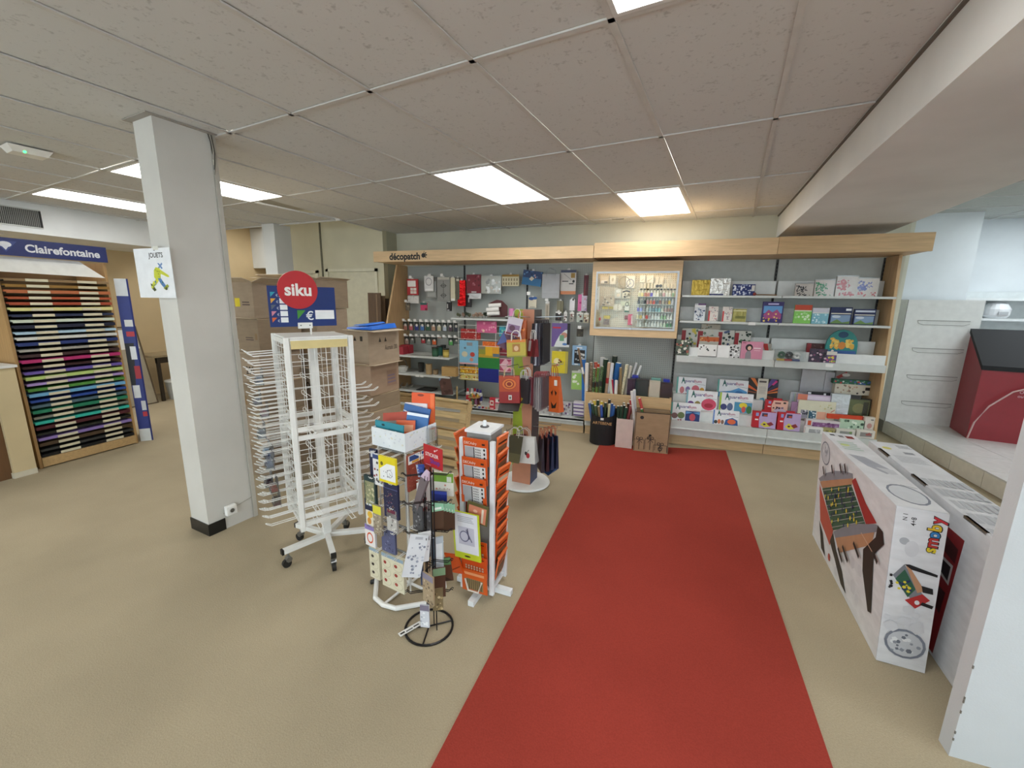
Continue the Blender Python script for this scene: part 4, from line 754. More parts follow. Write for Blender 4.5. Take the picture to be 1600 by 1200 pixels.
for k, l in enumerate((1297, 1334)): rp_('scene_kit', 'dark blue landscape kit on the second shelf, %s of the pair' % ('left', 'right')[k], 'craft pack', (l, 479+2*k, l+34, 506), '#1f2a54', [('r', .06, .05, .94, .55, '#7f98b8'), ('p', [(.06, .1), (.35, .3), (.6, .12), (.94, .2), (.94, .05), (.06, .05)], '#6a8a4a'), ('e', .3, .45, .2, .08, '#c9d4de'), ('r', .04, .6, .96, .66, '#d6d2c0'), ('r', .05 if k else .7, .8, .95, .92, '#c9cfdc' if k else '#e9ecf2')], z0=Z2)
# third shelf: back row
def r3(*a, y=5.30, **k): return rp_(*a, y=y, z0=Z3, **k)
for (l, r, c2, n_, sd) in ((1064, 1089, ['#2a2a2a', '#d9c94a', '#6a8a6a'], 'yellow and black', 2), (1089, 1121, ['#4a5e48', '#7a8a74', '#d9d4c4'], 'leaf green', 3), (1121, 1146, ['#2f4a44', '#4a5a80', '#1f2a24'], 'blue and green', 5), (1147, 1172, ['#3a5a44', '#5a7a5c', '#24342a'], 'forest green', 6)):
    r3('sticker_sheet', 'red-edged %s sticker pack at the back of the third shelf' % n_, 'craft pack', (l, 517, r, 556), '#d3d2c9', [('r', 0, .2, .25, .92, '#a02c33'), ('dots', 26, sd, (.3, .1, .97, .95), .05, c2)], y=5.33)
r3('leaf_sheet', 'beige leaf-printed sheet standing tall on the third shelf', 'paper', (1094, 506, 1124, 553), '#b9b2a2', [('dots', 22, 9, (.05, .4, .95, .97), .035, ['#8f866e', '#a07a60', '#6f7a6a'])], y=5.345)
r3('orange_pack', 'orange topped pack in front of the leaf sheet', 'craft pack', (1092, 527, 1122, 556), '#c9c3b6', [('r', 0, .72, 1, .95, '#d2682c'), ('dots', 8, 4, (.05, .72, .95, .95), .06, ['#e8a86a', '#b84a1c'])], y=5.29)
r3('tree_card', 'white card printed with little dark trees on the third shelf', 'card', (1091, 537, 1120, 556), '#e9e9e6', [('dots', 9, 12, (.1, .15, .9, .9), .07, ['#2b3530', '#3f2f2a', '#1f2a26']), ('r', 0, 0, 1, .05, '#3a3a38')], y=5.07, t=.016)
r3('garland_pack', 'black and green garland pack at the left end of the third shelf', 'craft pack', (1056, 531, 1077, 555), '#4a5648', [('dots', 26, 21, (.05, .05, .95, .95), .08, ['#1f2420', '#8fa47c', '#c9c4b4', '#a05a4c', '#e0dcd0'])], y=5.075)
r3('blank_card', 'blank white card leaning on the third shelf', 'card', (1121, 538, 1140, 557), '#eeefee', y=5.078, t=.006)
r3('ink_pack', 'black and white ink drawing pack on the third shelf', 'craft pack', (1140, 538, 1156, 559), '#cfcfcf', [('dots', 24, 15, (.05, .05, .95, .95), .08, ['#151515', '#efefef', '#5a5a5a'])], y=5.075)
r3('activity_book', 'pink activity book with a dark-haired drawn figure on the third shelf', 'book', (1158, 533, 1192, 560), '#cf8ba2', [('p', [(.22, 0), (.5, 0), (.48, .3), (.42, .5), (.3, .5), (.22, .3)], '#8f8a90'), ('e', .36, .66, .17, .2, '#1e1518'), ('e', .38, .62, .09, .12, '#e2b9a4'), ('r', .58, .6, .9, .66, '#f0dfe4'), ('r', .6, .48, .88, .52, '#e2b6c4'), ('r', .05, .9, .2, .94, '#9a3a54')], y=5.072)
r3('feather_bag', 'crumpled clear bag with grey feathers lying on the third shelf', 'bag', (1171, 517, 1210, 531), '#b0aca2', bm=M('#c9c7c0', .2, .2, 'foil'), y=5.28)
r3('paper_fan', 'folded red brown and white papers leaning on the third shelf', 'paper', (1174, 526, 1206, 548), '#a8a296', [('p', [(.3, 1), (.45, 1), (.7, .1), (.55, .1)], '#7a4a36'), ('p', [(.55, 1), (.8, 1), (.95, .2), (.8, .2)], '#b8322c'), ('p', [(.05, .9), (.25, 1), (.45, .1), (.3, .1)], '#d9d4c9')], y=5.27)
t = thing('ribbon_spools', 'clear bag of green black and white ribbon rings on the third shelf', 'ribbon', (at(1233, 556, 5.075).x, 5.07, Z3))
for k, c_ in enumerate(('#1f5a38', '#141414', '#e6e8e6')):
    MB().tube([(-.075+.07*k+.024*math.cos(q*math.pi/6), -.012, .062+.024*math.sin(q*math.pi/6)) for q in range(12)], .014, M(c_, .5), 6, True).build('ribbon_ring', t)
for k, c_ in enumerate(('#d9b03a', '#b02c33', '#34407a')): MB().box(-.11+.07*k, -.045+.07*k, -.02, .01, .002, .02, M(c_, .5)).build('ribbon_strip', t)
MB().box(-.14, .14, -.03, .015, 0, .12, M('#f6f8f8', .12, 0, 'clear', gloss=.15, wrinkle=.6)).build('plastic_bag', t)
r3('chocolate_box', 'dark red and brown picture box on the third shelf', 'box', (1262, 519, 1290, 545), '#4a2a28', [('r', 0, 0, .25, 1, '#8c2a30'), ('dots', 14, 8, (.3, .1, .95, .9), .05, ['#7a5a4a', '#3a1f1c', '#8f8a6a'])], y=5.30)
t = thing('dome_pack', 'round-topped teal pack with yellow dots on the third shelf', 'craft pack', (at(1315, 540, 5.28).x, 5.28, Z3)); Wd = abs(at(1340, 530, 5.28).x-at(1290, 530, 5.28).x); Hd = at(1315, 515, 5.28).z-Z3
dome = [(-Wd/2, 0, 0), (Wd/2, 0, 0), (Wd/2, 0, Hd*.5)] + [(Wd/2*math.cos(q*math.pi/10), 0, Hd*.5+Hd*.5*math.sin(q*math.pi/10)) for q in range(1, 10)] + [(-Wd/2, 0, Hd*.5)]
MB().prism(dome, (0, .02, 0), M('#2f8a84', .45)).build('body', t)
decal([('r', 0, 0, 1, .45, '#2f8a84'), ('e', .5, .84, .16, .1, '#1f4a6a'), ('dots', 26, 5, (.14, .42, .36, .72), .045, ['#e2b04a', '#f0cf6a']), ('dots', 26, 6, (.64, .42, .86, .72), .045, ['#e2b04a', '#f0cf6a']), ('e', .5, .5, .12, .12, '#d98a3c'), ('r', .03, .12, .97, .34, '#3f64a4'), ('r', .5, .14, .95, .22, '#e6e6e2'), ('dots', 8, 4, (.05, .12, .5, .34), .04, ['#c24a86', '#e6e2da'])], Wd, Hd).build('print', t)
r3('glitter_pack', 'purple and black glitter pack at the front of the third shelf', 'craft pack', (1265, 545, 1292, 566), '#3f3548', [('dots', 26, 3, (.05, .05, .95, .95), .08, ['#7a4a6a', '#1f1a24', '#c9b4c0', '#5a3a50'])], y=5.075)
r3('flower_pack', 'multi-coloured flower print pack beside the glitter pack', 'craft pack', (1291, 549, 1307, 567), '#6a5a78', [('r', 0, .7, 1, 1, '#d6d2c9'), ('dots', 20, 13, (.05, .05, .95, .66), .08, ['#8ab04a', '#e2d04a', '#4a3a8a', '#c94a8a'])], y=5.075)
r3('scrap_pile', 'low pile of dark trimmings behind the ribbon rings', 'trimmings', (1226, 538, 1262, 545), '#4a4442', [('dots', 18, 3, (.05, .1, .95, .9), .2, ['#1f2a2a', '#7a3a2a', '#d9d9d4'])], y=5.30)
# bottom tray: watercolour boxes
def aqua(rect, y, strip, art, label, tilt=-.10):
    l, tp, r, b_ = rect; o = pack('watercolour_box', label, 'box', rect, y, .03, '#e9ebee', [('r', 0, 0, .055, 1, strip), ('t', 'quare', .43, .80, .16, .36, .014, 0, '#4a3f86'), ('t', 'llum', .72, .80, .16, .28, .014, 0, '#a03a66'), ('p', [(.16, .62), (.21, .98), (.23, .98), (.31, .62), (.27, .62), (.25, .76), (.20, .72), (.185, .62)], '#2f6a64'), ('l', (.62, .66), (.98, .60), .012, '#3a3a4a')] + art, tilt=tilt, group='watercolour boxes'); return o
rd = [('e', .28, .04, .03, .03, '#b02c3a'), ('e', .36, .05, .035, .035, '#a02430')]
aqua((1057, 590, 1103, 617), 5.30, '#5fa89e', [('e', .2, .25, .08, .2, '#c97a80'), ('e', .4, .3, .08, .18, '#8f7ab0'), ('e', .66, .35, .13, .22, '#cf6a78'), ('e', .88, .3, .08, .16, '#d9a03a')]+rd, 'white watercolour box with a pink bouquet on the top step at the left')
aqua((1121, 594, 1169, 622), 5.30, '#5fa89e', [('p', [(.05, .05), (.98, .05), (.98, .4), (.7, .58), (.45, .4), (.05, .3)], '#5a9cd0'), ('e', .72, .3, .12, .14, '#3f7ab8'), ('e', .25, .2, .12, .12, '#8f86c0')], 'white watercolour box with a blue whale sea on the top step')
aqua((1072, 611, 1121, 641), 5.19, '#7fb0ba', [('e', .16, .28, .11, .16, '#6a3a86'), ('e', .38, .28, .1, .18, '#8a7a3a'), ('e', .74, .32, .24, .30, '#cf4a66'), ('e', .74, .26, .14, .12, '#a8243a')], 'white watercolour box with a big red flower on the middle step')
aqua((1124, 615, 1177, 645), 5.19, '#a8c83f', [('r', .46, .02, .98, .56, '#4f96b8'), ('e', .72, .4, .12, .14, '#e6d23a'), ('e', .74, .2, .06, .16, '#d2564e'), ('e', .9, .2, .08, .2, '#3f7a4a'), ('e', .14, .26, .1, .16, '#3a3f74'), ('e', .33, .28, .09, .2, '#5a6a90')]+rd, 'white watercolour box with a yellow sun on the middle step')
aqua((1048, 630, 1095, 658), 5.08, '#5fa89e', [('r', .5, .03, .98, .58, '#1f3470'), ('e', .74, .24, .1, .2, '#c24a5a'), ('p', [(.74, .5), (.52, .56), (.52, .4)], '#5f9ad0'), ('p', [(.74, .5), (.97, .56), (.97, .4)], '#5f9ad0'), ('e', .14, .26, .11, .16, '#7a5a5a'), ('e', .36, .3, .12, .18, '#6a7a4a')]+rd, 'white watercolour box with a dark blue starburst on the front step')
aqua((1114, 642, 1155, 665), 5.08, '#5f86c8', [('p', [(.45, .05), (.98, .05), (.95, .4), (.75, .55), (.5, .4)], '#2f5a96'), ('e', .73, .28, .16, .17, '#e0683c'), ('e', .12, .2, .07, .12, '#3f3f3a'), ('e', .25, .24, .06, .16, '#d9784a'), ('e', .38, .22, .06, .15, '#8a6a5a')], 'small white watercolour box with an orange starfish on the front step')
rp_('pencil_fan_box', 'box with fan of coloured rays and a pale centre label on the top step', 'box', (1169, 592, 1216, 626), '#2a211f', [('p', [(.5, .3), (0, .55), (0, .7)], '#d9622c'), ('p', [(.5, .3), (.05, 1), (.2, 1)], '#e07a3c'), ('p', [(.5, .3), (0, .35), (0, .42)], '#8a4a2c'), ('p', [(.5, .3), (.75, 1), (.95, 1)], '#5a4a8c'), ('p', [(.5, .3), (1, .9), (1, .7)], '#3a3456'), ('p', [(.5, .3), (1, .55), (1, .65)], '#d2603a'), ('p', [(.5, .3), (1, .4), (1, .48)], '#e0803c'), ('p', [(.5, .3), (.85, 0), (1, .12)], '#7a3a24'), ('r', .31, 0, .66, 1, '#d9d4c6'), ('r', .36, .82, .6, .9, '#5a5550'), ('rows', 8, (.36, .3, .62, .66), '#b4afa4'), ('p', [(.4, 0), (.62, 0), (.55, .14), (.44, .1)], '#4a96b8'), ('p', [(.78, .75), (.9, .95), (.97, .9), (.84, .72)], '#d23a8a')], y=5.30, t=.03, tilt=-.1)
def red_kit(rect, y, art, label):
    o = rp_('modelling_kit', label, 'box', rect, '#c01f2c', [('p', [(.3, 0), (1, 0), (1, 1), (.35, 1), (.27, .6)], art[0]), ('r', .12, .72, .24, .92, '#8f9ad0'), ('r', .1, .46, .24, .54, '#efe6e6')] + art[1], y=y, t=.05, tilt=-.06, group='red modelling kits')
    MB().box(-.03, .05, .01, .03, at((rect[0]+rect[2])/2, rect[1], y).z-at((rect[0]+rect[2])/2, rect[3], y).z, at((rect[0]+rect[2])/2, rect[1], y).z-at((rect[0]+rect[2])/2, rect[3], y).z+.022, M('#b81c28', .5)).build('handle_tab', o)
red_kit((1196, 626, 1231, 646), 5.18, ('#e6b9a6', [('r', .42, .74, .68, .86, '#7a4a4a'), ('e', .85, .84, .07, .07, '#2a2a2a'), ('dots', 12, 4, (.35, .3, .8, .48), .07, ['#3a3450', '#6a5a86', '#241f30']), ('e', .68, .2, .3, .16, '#c6bcd4')]), 'red modelling kit with a peach panel on the middle step')
for k, r_ in enumerate(((1176, 644, 1213, 669), (1215, 646, 1251, 673))):
    red_kit(r_, 5.07, ('#bfa6d0', [('r', .38, .72, .62, .93, '#3a3a5c'), ('r', .46, .74, .6, .84, '#c2502c'), ('p', [(.34, .2), (.5, .42), (.7, .3), (.8, .14), (.55, .06)], '#e0d24a'), ('p', [(.6, .3), (.8, .42), (.92, .26), (.75, .15)], '#8c3038'), ('e', .52, .24, .06, .05, '#3a2a3a')]), 'red modelling kit with a lilac panel at the front, %s one' % ('left', 'right')[k])
# bottom tray, right section
rp_('white_sheet_pack', 'tall glossy pack of white sheets at the back of the bottom tray', 'paper', (1251, 578, 1288, 618), '#c9c8cc', y=5.41, t=.02, film=1)
rp_('white_sheet_pack', 'narrow glossy pack of white sheets beside the taller pack', 'paper', (1288, 582, 1304, 618), '#c3c2c8', y=5.40, t=.02, film=1)
rp_('pen_pack', 'pack of pastel pens standing in the bottom tray', 'pen pack', (1234, 613, 1252, 640), '#c9cfd2', [('r', .1+.13*k, .05, .17+.13*k, .95, c_) for k, c_ in enumerate(('#b0b4bc', '#8fa8b8', '#9fb48a', '#c9a4b4', '#7f8fae', '#d9d4d0'))], y=5.30, t=.02)
rp_('game_box', 'green and white picture box on top of the right end stack', 'box', (1302, 594, 1366, 601), '#2f6a52', [('dots', 30, 3, (.02, .1, .98, .9), .2, ['#e6ecea', '#4a64a8', '#c24a4a', '#7fae9a'])], y=5.33, t=.1)
rp_('game_box', 'cream animal picture box in the right end stack', 'box', (1304, 601, 1364, 617), '#d9d2c0', [('dots', 14, 4, (.05, .1, .6, .9), .1, ['#b08a6a', '#c9a48a', '#8f7a6a']), ('r', .8, .5, .92, .8, '#2f2a26'), ('dots', 5, 2, (.55, .1, .8, .4), .09, ['#3a3532'])], y=5.32, t=.1)
rp_('grey_red_box', 'grey box with a red arc at the back of the bottom tray', 'box', (1306, 580, 1360, 593), '#8a8580', [('p', [(0, .2), (.3, .9), (.35, .6), (.1, 0)], '#a0342c'), ('e', .3, .5, .12, .2, '#cfc9c4')], y=5.38, t=.06)
rp_('ruler_pack', 'black and white ruler lying across the bottom tray', 'ruler', (1262, 613, 1298, 618), '#15151a', [('r', 0, .3, .15, .9, '#e6e6ea'), ('r', .7, .2, .8, .8, '#d9d9de')], y=5.26, t=.02)
rp_('album_pack', 'pink and lilac album with an orange corner behind the patterned pad', 'album', (1246, 617, 1298, 630), '#c9b4cf', [('r', 0, .3, .3, 1, '#d9826a'), ('r', .3, .4, 1, .85, '#e0d4e6'), ('r', .1, .1, 1, .25, '#c26a8a')], y=5.22, t=.02)
rp_('pattern_pad', 'patterned paper pad with samples of teal peach and grey', 'paper pad', (1247, 627, 1306, 656), '#d6d4bc', [('r', .08, .02, .28, .48, '#8f8f9a'), ('dots', 10, 3, (.09, .03, .27, .47), .05, ['#3a3a4a', '#d9d9dc']), ('r', .3, .04, .5, .46, '#2f5a70'), ('dots', 10, 5, (.31, .06, .49, .45), .04, ['#c9d6dc']), ('r', .52, .02, .76, .44, '#d9a48a'), ('dots', 6, 6, (.5, .55, .95, .9), .04, ['#c9c08a', '#8fa06a']), ('l', (.88, .45), (.98, .6), .03, '#b8322c')], y=5.16, t=.02, tilt=-.08)
rp_('lilac_triangle_pack', 'lilac folded packet left of the patterned pad', 'paper', (1236, 628, 1250, 648), '#a884a8', [('p', [(0, 0), (1, 0), (1, 1)], '#b894b8')], y=5.2, t=.015)
rp_('clear_bag', 'crinkled clear bag of white fleece in the bottom tray', 'bag', (1298, 616, 1327, 648), '#c3cbd2', y=5.20, t=.05, bm=M('#cfd8de', .15, .15, 'foil'))
rp_('olive_pack', 'olive green glossy pack beside the clear bag', 'craft pack', (1325, 625, 1358, 651), '#5f6a44', [('e', .5, .5, .3, .3, '#8a8a5a'), ('r', .7, .1, .95, .9, '#2f3426')], y=5.21, t=.03, film=1)
rp_('black_bag', 'shiny black bag leaning on the right end panel', 'bag', (1345, 624, 1366, 652), '#23252e', y=5.24, t=.04, bm=M('#20222b', .25, .2, 'foil'))
rp_('orange_tube', 'long orange roll lying in the bottom tray', 'roll', (1293, 649, 1350, 656), '#cc4420', [('r', .95, .1, 1, .9, '#9c2c2c')], y=5.13, t=.04)
for k, (l, tp, r, b_, c_, art, lb) in enumerate((
    (1258, 657, 1312, 675, '#d6cfd2', [('r', .06, .5, .16, .9, '#d2562c'), ('r', .2, .1, .98, .8, '#8a5a8a'), ('dots', 14, 3, (.2, .1, .98, .8), .1, ['#b08ab4', '#6a3a6a'])], 'white box with purple pictures in the front row of the bottom tray'),
    (1312, 656, 1351, 673, '#b4cdb4', [('dots', 16, 5, (.05, .1, .95, .9), .12, ['#2f4a3a', '#5a7a64', '#e0ecdc'])], 'pale green box with dark leaf pictures in the front row'),
    (1349, 652, 1367, 682, '#d6cfc4', [('e', .5, .55, .22, .14, '#b88a84'), ('r', .55, .84, .8, .9, '#6a6a64')], 'upright cream box at the right end of the front row'))):
    rp_('craft_box', lb, 'box', (l, tp, r, b_), c_, art, y=5.10, t=.05)
for k, (l, r) in enumerate(((1258, 1286), (1286, 1304), (1306, 1336), (1338, 1367))):
    rp_('small_craft_box', ['white craft box with a grey window, leftmost in the lowest row', 'olive striped craft box second in the lowest row', 'cream craft box with a grey and green window, third in the lowest row', 'cream craft box with a grey and red window, rightmost in the lowest row'][k], 'box', (l, 668+k*1.6, r, 679+k*2), ['#e9e8e4', '#a8a070', '#d9d6cc', '#dcd6cc'][k], [('r', .2, .2, .85, .75, ['#a9aaaa', '#7f7a44', '#8f918c', '#8f8a86'][k]), ('dots', 4, k, (.5, .25, .8, .7), .14, [['#c9c9c9'], ['#c9c05a'], ['#7a9a5a'], ['#a05a54']][k])], y=5.03, t=.05)

# ================================================================== WRAP BIN UNDER THE SHOWCASE
wb = thing('wrap_bin', 'low wooden bin of gift wrap rolls under the glass showcase', 'bin', (0, 0, 0)); bx0, bx1 = -.735, .245
FB = M('#cfae80', .5, 0, 'wood')
MB().box(bx0, bx1, 4.94, 4.96, .20, .56, FB).build('front_board', wb); MB().box(bx0, bx0+.018, 4.96, 5.42, .22, .56, FB).build('side_board', wb); MB().box(bx1-.018, bx1, 4.96, 5.42, .22, .56, FB).build('side_board', wb); MB().box(bx0+.018, bx1-.018, 5.40, 5.42, .22, .6, FB).build('back_board', wb); MB().box(bx0+.018, bx1-.018, 4.96, 5.40, .22, .235, FB).build('bottom_board', wb); MB().box((bx0+bx1)/2-.008, (bx0+bx1)/2+.008, 4.96, 5.40, .236, .5, FB).build('divider', wb)
def roll(label, px, top, y, zb, r, col, lean=0, leany=0, end='#e6e4dc', band=None, stripe=None, zt=None, name='wrap_roll', grp='gift wrap rolls', inside=None):
    p = at(px, top, y); h = (zt if zt else p.z)-zb
    if inside: bx = min(max(p.x-math.tan(lean)*h, inside[0]), inside[1]); lean = math.atan2(p.x-bx, h)
    t = thing(name, label, 'roll', (p.x-math.tan(lean)*h, y, zb), 0, grp, leany, lean)
    m = col if not isinstance(col, str) else M(col, .45)
    MB().lathe([(r, 0), (r, h-.004)], m, 12).build('paper', t); MB().lathe([(r*.8, h-.004), (r*.8, h), (r*.45, h+.0005)], M(end, .6), 12).build('rolled_end', t)
    if band: MB().lathe([(r*1.03, h*.62), (r*1.03, h*.72)], M(band, .5), 12).build('paper_band', t)
    return t
RS = lambda c_, b_, s_=70: M(c_, .45, 0, 'speck', b=b_, scale=s_, p=.3)
rl = [(917, 567, 5.02, .022, '#ddd8d0', -.03, 'white and red edged', None), (924, 566, 5.06, .02, RS('#7a6650', '#c9b49a'), -.02, 'brown patterned', None), (931, 565, 5.10, .022, RS('#a83a30', '#d9a080'), -.05, 'rust red patterned', '#c9c4b8'), (934, 568, 5.20, .026, '#cf4a20', .02, 'orange', None), (929, 575, 5.0, .018, RS('#3a5a2c', '#c9cfa0', 90), .0, 'green plaid', '#20241f'), (935, 574, 5.0, .018, RS('#5a7a34', '#24301c', 90), .02, 'lime plaid', '#20241f'), (941, 572, 5.0, .018, RS('#34502c', '#a9b88a', 90), .03, 'dark plaid', '#20241f'),
      (942, 558, 5.28, .032, '#cfd2d2', 0, 'thick silver white', None), (947, 561, 5.22, .034, '#1f3a24', .02, 'thick bottle green', None), (952, 566, 5.08, .02, '#c2a284', .04, 'tan', '#b02c2c'), (957, 567, 5.06, .019, '#d6d8de', .05, 'slim white', None), (949, 570, 5.30, .03, '#3f6ab0', -.12, 'royal blue leaning', None), (967, 566, 5.20, .036, '#2a66a8', .14, 'thick mid blue', None), (961, 556, 5.36, .033, '#28382c', .03, 'thick dark green topped', None),
      (970, 574, 5.05, .017, '#8a7450', -.04, 'thin kraft', None), (980, 569, 5.06, .02, RS('#d6cfae', '#8f8660'), .10, 'ivory patterned', None), (986, 571, 5.10, .018, '#cfcabc', .12, 'cream', None), (995, 565, 5.28, .013, '#d9dad8', .2, 'pale thin', None), (1003, 568, 5.28, .013, '#e6e6e4', .28, 'white thin slanting', None), (953, 592, 4.99, .016, '#c9d0c4', -.16, 'pale mint short', None), (956, 592, 5.02, .016, '#c0304a', -.12, 'crimson short', None), (963, 594, 5.0, .018, '#e2e2e0', -.02, 'short white', None)]
for (px, tp, y, r, c_, ln, n_, bd) in rl: roll('%s gift wrap roll standing in the wooden bin' % n_, px, tp, y, .237, r, c_, ln, 0, band=bd)
t = roll('long brown cardboard tube slanting out of the wooden bin', 903, 541, 5.10, .237, .014, '#7a624a', -.24, 0, '#5a4634', '#e6e6e2', name='cardboard_tube')
t = roll('blue paper roll behind the rolls at the left of the bin', 912, 561, 5.2, .237, .026, '#2f74c8', -.05)
# wrapped fabric packs on the right of the bin
fp = [(980, 592, 992, 617, '#2c1f3a', 'dark violet', 5.03), (993, 594, 1013, 620, '#1f3634', 'dark green', 5.02), (1014, 597, 1031, 622, '#d0c8b4', 'cream', 5.01), (1032, 599, 1050, 622, '#2a282e', 'black', 5.02), (985, 578, 1000, 600, '#23307a', 'blue topped', 5.16), (1002, 586, 1014, 600, '#8a7c5c', 'khaki', 5.14), (1018, 577, 1033, 600, '#7fc0b4', 'mint', 5.18), (1037, 581, 1047, 600, '#b98a6c', 'peach with a blue lid', 5.16)]
for (l, tp, r, b_, c_, n_, y) in fp:
    o = pack('fabric_bundle', 'clear-wrapped %s fabric bundle in the right of the wooden bin' % n_, 'fabric', (l, tp, r, b_), y, .09, c_, film=1, group='fabric bundles', z0=.545 if y < 5.1 else .56)
    if 'blue' in n_: MB().box(-.035, .035, .0, .08, at(990, tp, y).z-at(990, b_, y).z, at(990, tp, y).z-at(990, b_, y).z+.03, M('#1f2fb0', .4)).build('lid', o)
MB().box(bx0+.55, bx1-.02, 4.962, 5.38, .236, .499, M('#b8986c', .6)).build('inner_box', wb)
for k in range(5): t = thing('plastic_wrap', ['left', 'second', 'middle', 'fourth', 'right'][k]+' crumpled clear plastic wrap on top of the fabric bundles', 'plastic wrap', (at(990+k*14, 582, 5.22).x, 5.24, .62), k*.7, 'crumpled clear wraps'); MB().blob((0, 0, .045), .06, M('#dfe3e4', .12, 0, 'clear', gloss=.35, wrinkle=1.0), 9, (1.1, .6, .7)).build('film', t)

# ---- three containers standing on the floor before the bin
def basket_wall(mb, x0, x1, y0, y1, z0, z1, bulge, m, drop=0, n=12, t=.004):
    ring = []
    for q in range(n+1):
        a = math.pi*q/n; ring.append(((x0+x1)/2-(x1-x0)/2*math.cos(a), y1-(y1-y0)*(math.sin(a)**bulge)))
    ring.append((x1, y1)); 
    for q in range(len(ring)-1):
        (xa, ya), (xb, yb_) = ring[q], ring[q+1]; s0 = math.sin(math.pi*q/n); s1 = math.sin(math.pi*min(n, q+1)/n)
        za, zb_ = z1-drop*s0, z1-drop*s1
        mb.poly([(xa, ya, z0), (xb, yb_, z0), (xb, yb_, zb_), (xa, ya, za)], m); mb.poly([(xb*1, yb_+t, z0), (xa, ya+t, z0), (xa, ya+t, za), (xb, yb_+t, zb_)], m)
    mb.poly([(x, y, z0) for x, y in reversed(ring)], m); mb.poly([(x0, y1, z0), (x1, y1, z0), (x1, y1, z1), (x0, y1, z1)], m); return mb
bk = thing('roll_basket', 'black curved basket lettered in bronze full of wrap rolls', 'basket', (-.485, 4.65, 0)); basket_wall(MB(), -.155, .155, 0, .26, .004, .40, .5, M('#17171a', .7), .06).build('shell', bk)
decal([('t', 'ARTEBENE', .5, .5, .8, 1, .006, 0, '#c89e6c')], .225, .04).build('lettering', bk, (0, -.004, .255))
MB().box(-.02, .015, -.006, -.003, .31, .335, WHITE).build('price_tag', bk)
pk = thing('roll_basket', 'pale pink fabric basket of wrap rolls between the black basket and kraft bag', 'basket', (-.235, 4.66, 0)); MB().box(-.092, .092, 0, .004, .004, .345, M('#d6c3ba', .8)).box(-.092, -.088, .004, .24, .004, .345, M('#d6c3ba', .8)).box(.088, .092, .004, .24, .004, .345, M('#d6c3ba', .8)).box(-.088, .088, .236, .24, .004, .345, M('#d6c3ba', .8)).box(-.088, .088, .004, .236, .004, .01, M('#d6c3ba', .8)).build('shell', pk)
KR = M('#a58a6a', .8, 0, 'cardboard')
kb = thing('kraft_bag', 'brown kraft carrier bag printed with black present drawings', 'paper bag', (.058, 4.62, 0), .05); KW, KH, KD = .365, .455, .19
MB().box(-KW/2, KW/2, 0, .004, .01, KH, KR).build('front', kb); MB().box(-KW/2, KW/2, KD-.004, KD, .01, KH, KR).build('back', kb)
for s_ in (-1, 1): MB().box(s_*KW/2-(.004 if s_ > 0 else 0), s_*KW/2+(0 if s_ > 0 else .004), .004, KD-.004, .01, KH, KR).build('side', kb)
MB().box(-KW/2, KW/2, 0, KD, .004, .01, KR).build('base', kb)
MB().tube([(-KW/2, 0, KH), (KW/2, 0, KH), (KW/2, KD, KH), (-KW/2, KD, KH)], .004, M('#1c1a18', .6), 5, True).build('black_rim', kb)
P = [('l', (.02, .01), (.02, .99), .012, '#1c1a18'), ('l', (.98, .01), (.98, .99), .012, '#1c1a18'), ('e', .19, .87, .055, .044, '#1c1a18'), ('t', 'present', .19, .78, .025, .2, 0, 0, '#8a7458')]
for (x0, y0, x1, y1) in ((.02, .05, .3, .3), (.33, .06, .62, .33), (.58, .02, .96, .2)):
    P += [('l', (x0, y0), (x0, y1), .01, '#1c1a18'), ('l', (x0, y1), (x1, y1), .01, '#1c1a18'), ('l', (x1, y1), (x1, y0), .01, '#1c1a18'), ('l', ((x0+x1)/2, y0), ((x0+x1)/2, y1), .014, '#1c1a18'), ('o', (x0+x1)/2-.05, y1+.035, .05, .035, .35, '#1c1a18'), ('o', (x0+x1)/2+.05, y1+.035, .05, .035, .35, '#1c1a18'), ('l', ((x0+x1)/2, y1), ((x0+x1)/2+.08, y1-.08), .012, '#1c1a18'), ('l', ((x0+x1)/2, y1), ((x0+x1)/2-.06, y1-.09), .012, '#1c1a18')]
P += [('l', (.39, .33), (.46, .42), .014, '#1c1a18'), ('e', .46, .43, .04, .03, '#1c1a18'), ('o', .77, .1, .06, .05, .4, '#1c1a18')]
decal(P, KW, KH-.01, bg=KR).build('print', kb, (0, -.0005, .01))
br = [(919, 628, 4.74, '#3a5a96', 'blue', -.09), (924, 630, 4.74, '#2c4a3a', 'green', -.09), (929, 633, 4.70, '#4a5a44', 'moss', -.12), (934, 634, 4.70, '#8a7450', 'kraft', -.12), (938, 632, 4.72, '#3f5aa8', 'blue and salmon', -.10), (927, 625, 4.82, '#d9c24a', 'yellow', -.02), (933, 625, 4.84, '#24402c', 'dark green', 0), (939, 627, 4.80, '#c9b03a', 'mustard', .02), (945, 629, 4.80, '#2c4030', 'bottle green', .02), (951, 631, 4.74, '#cfc89a', 'pale gold', .0), (955, 630, 4.77, '#2a4f8a', 'navy', .03), (958, 633, 4.72, '#3a66a8', 'mid blue', .05), (921, 625, 4.86, '#ddd8c9', 'ivory', -.05), (951, 624, 4.86, '#30302e', 'charcoal', .03)]
for (px, tp, y, c_, n_, ln) in br: roll('%s wrap roll standing in the black lettered basket' % n_, px+1.5, tp, max(y, 4.77), .012, .0165, c_, ln, 0, inside=(-.565, -.40))
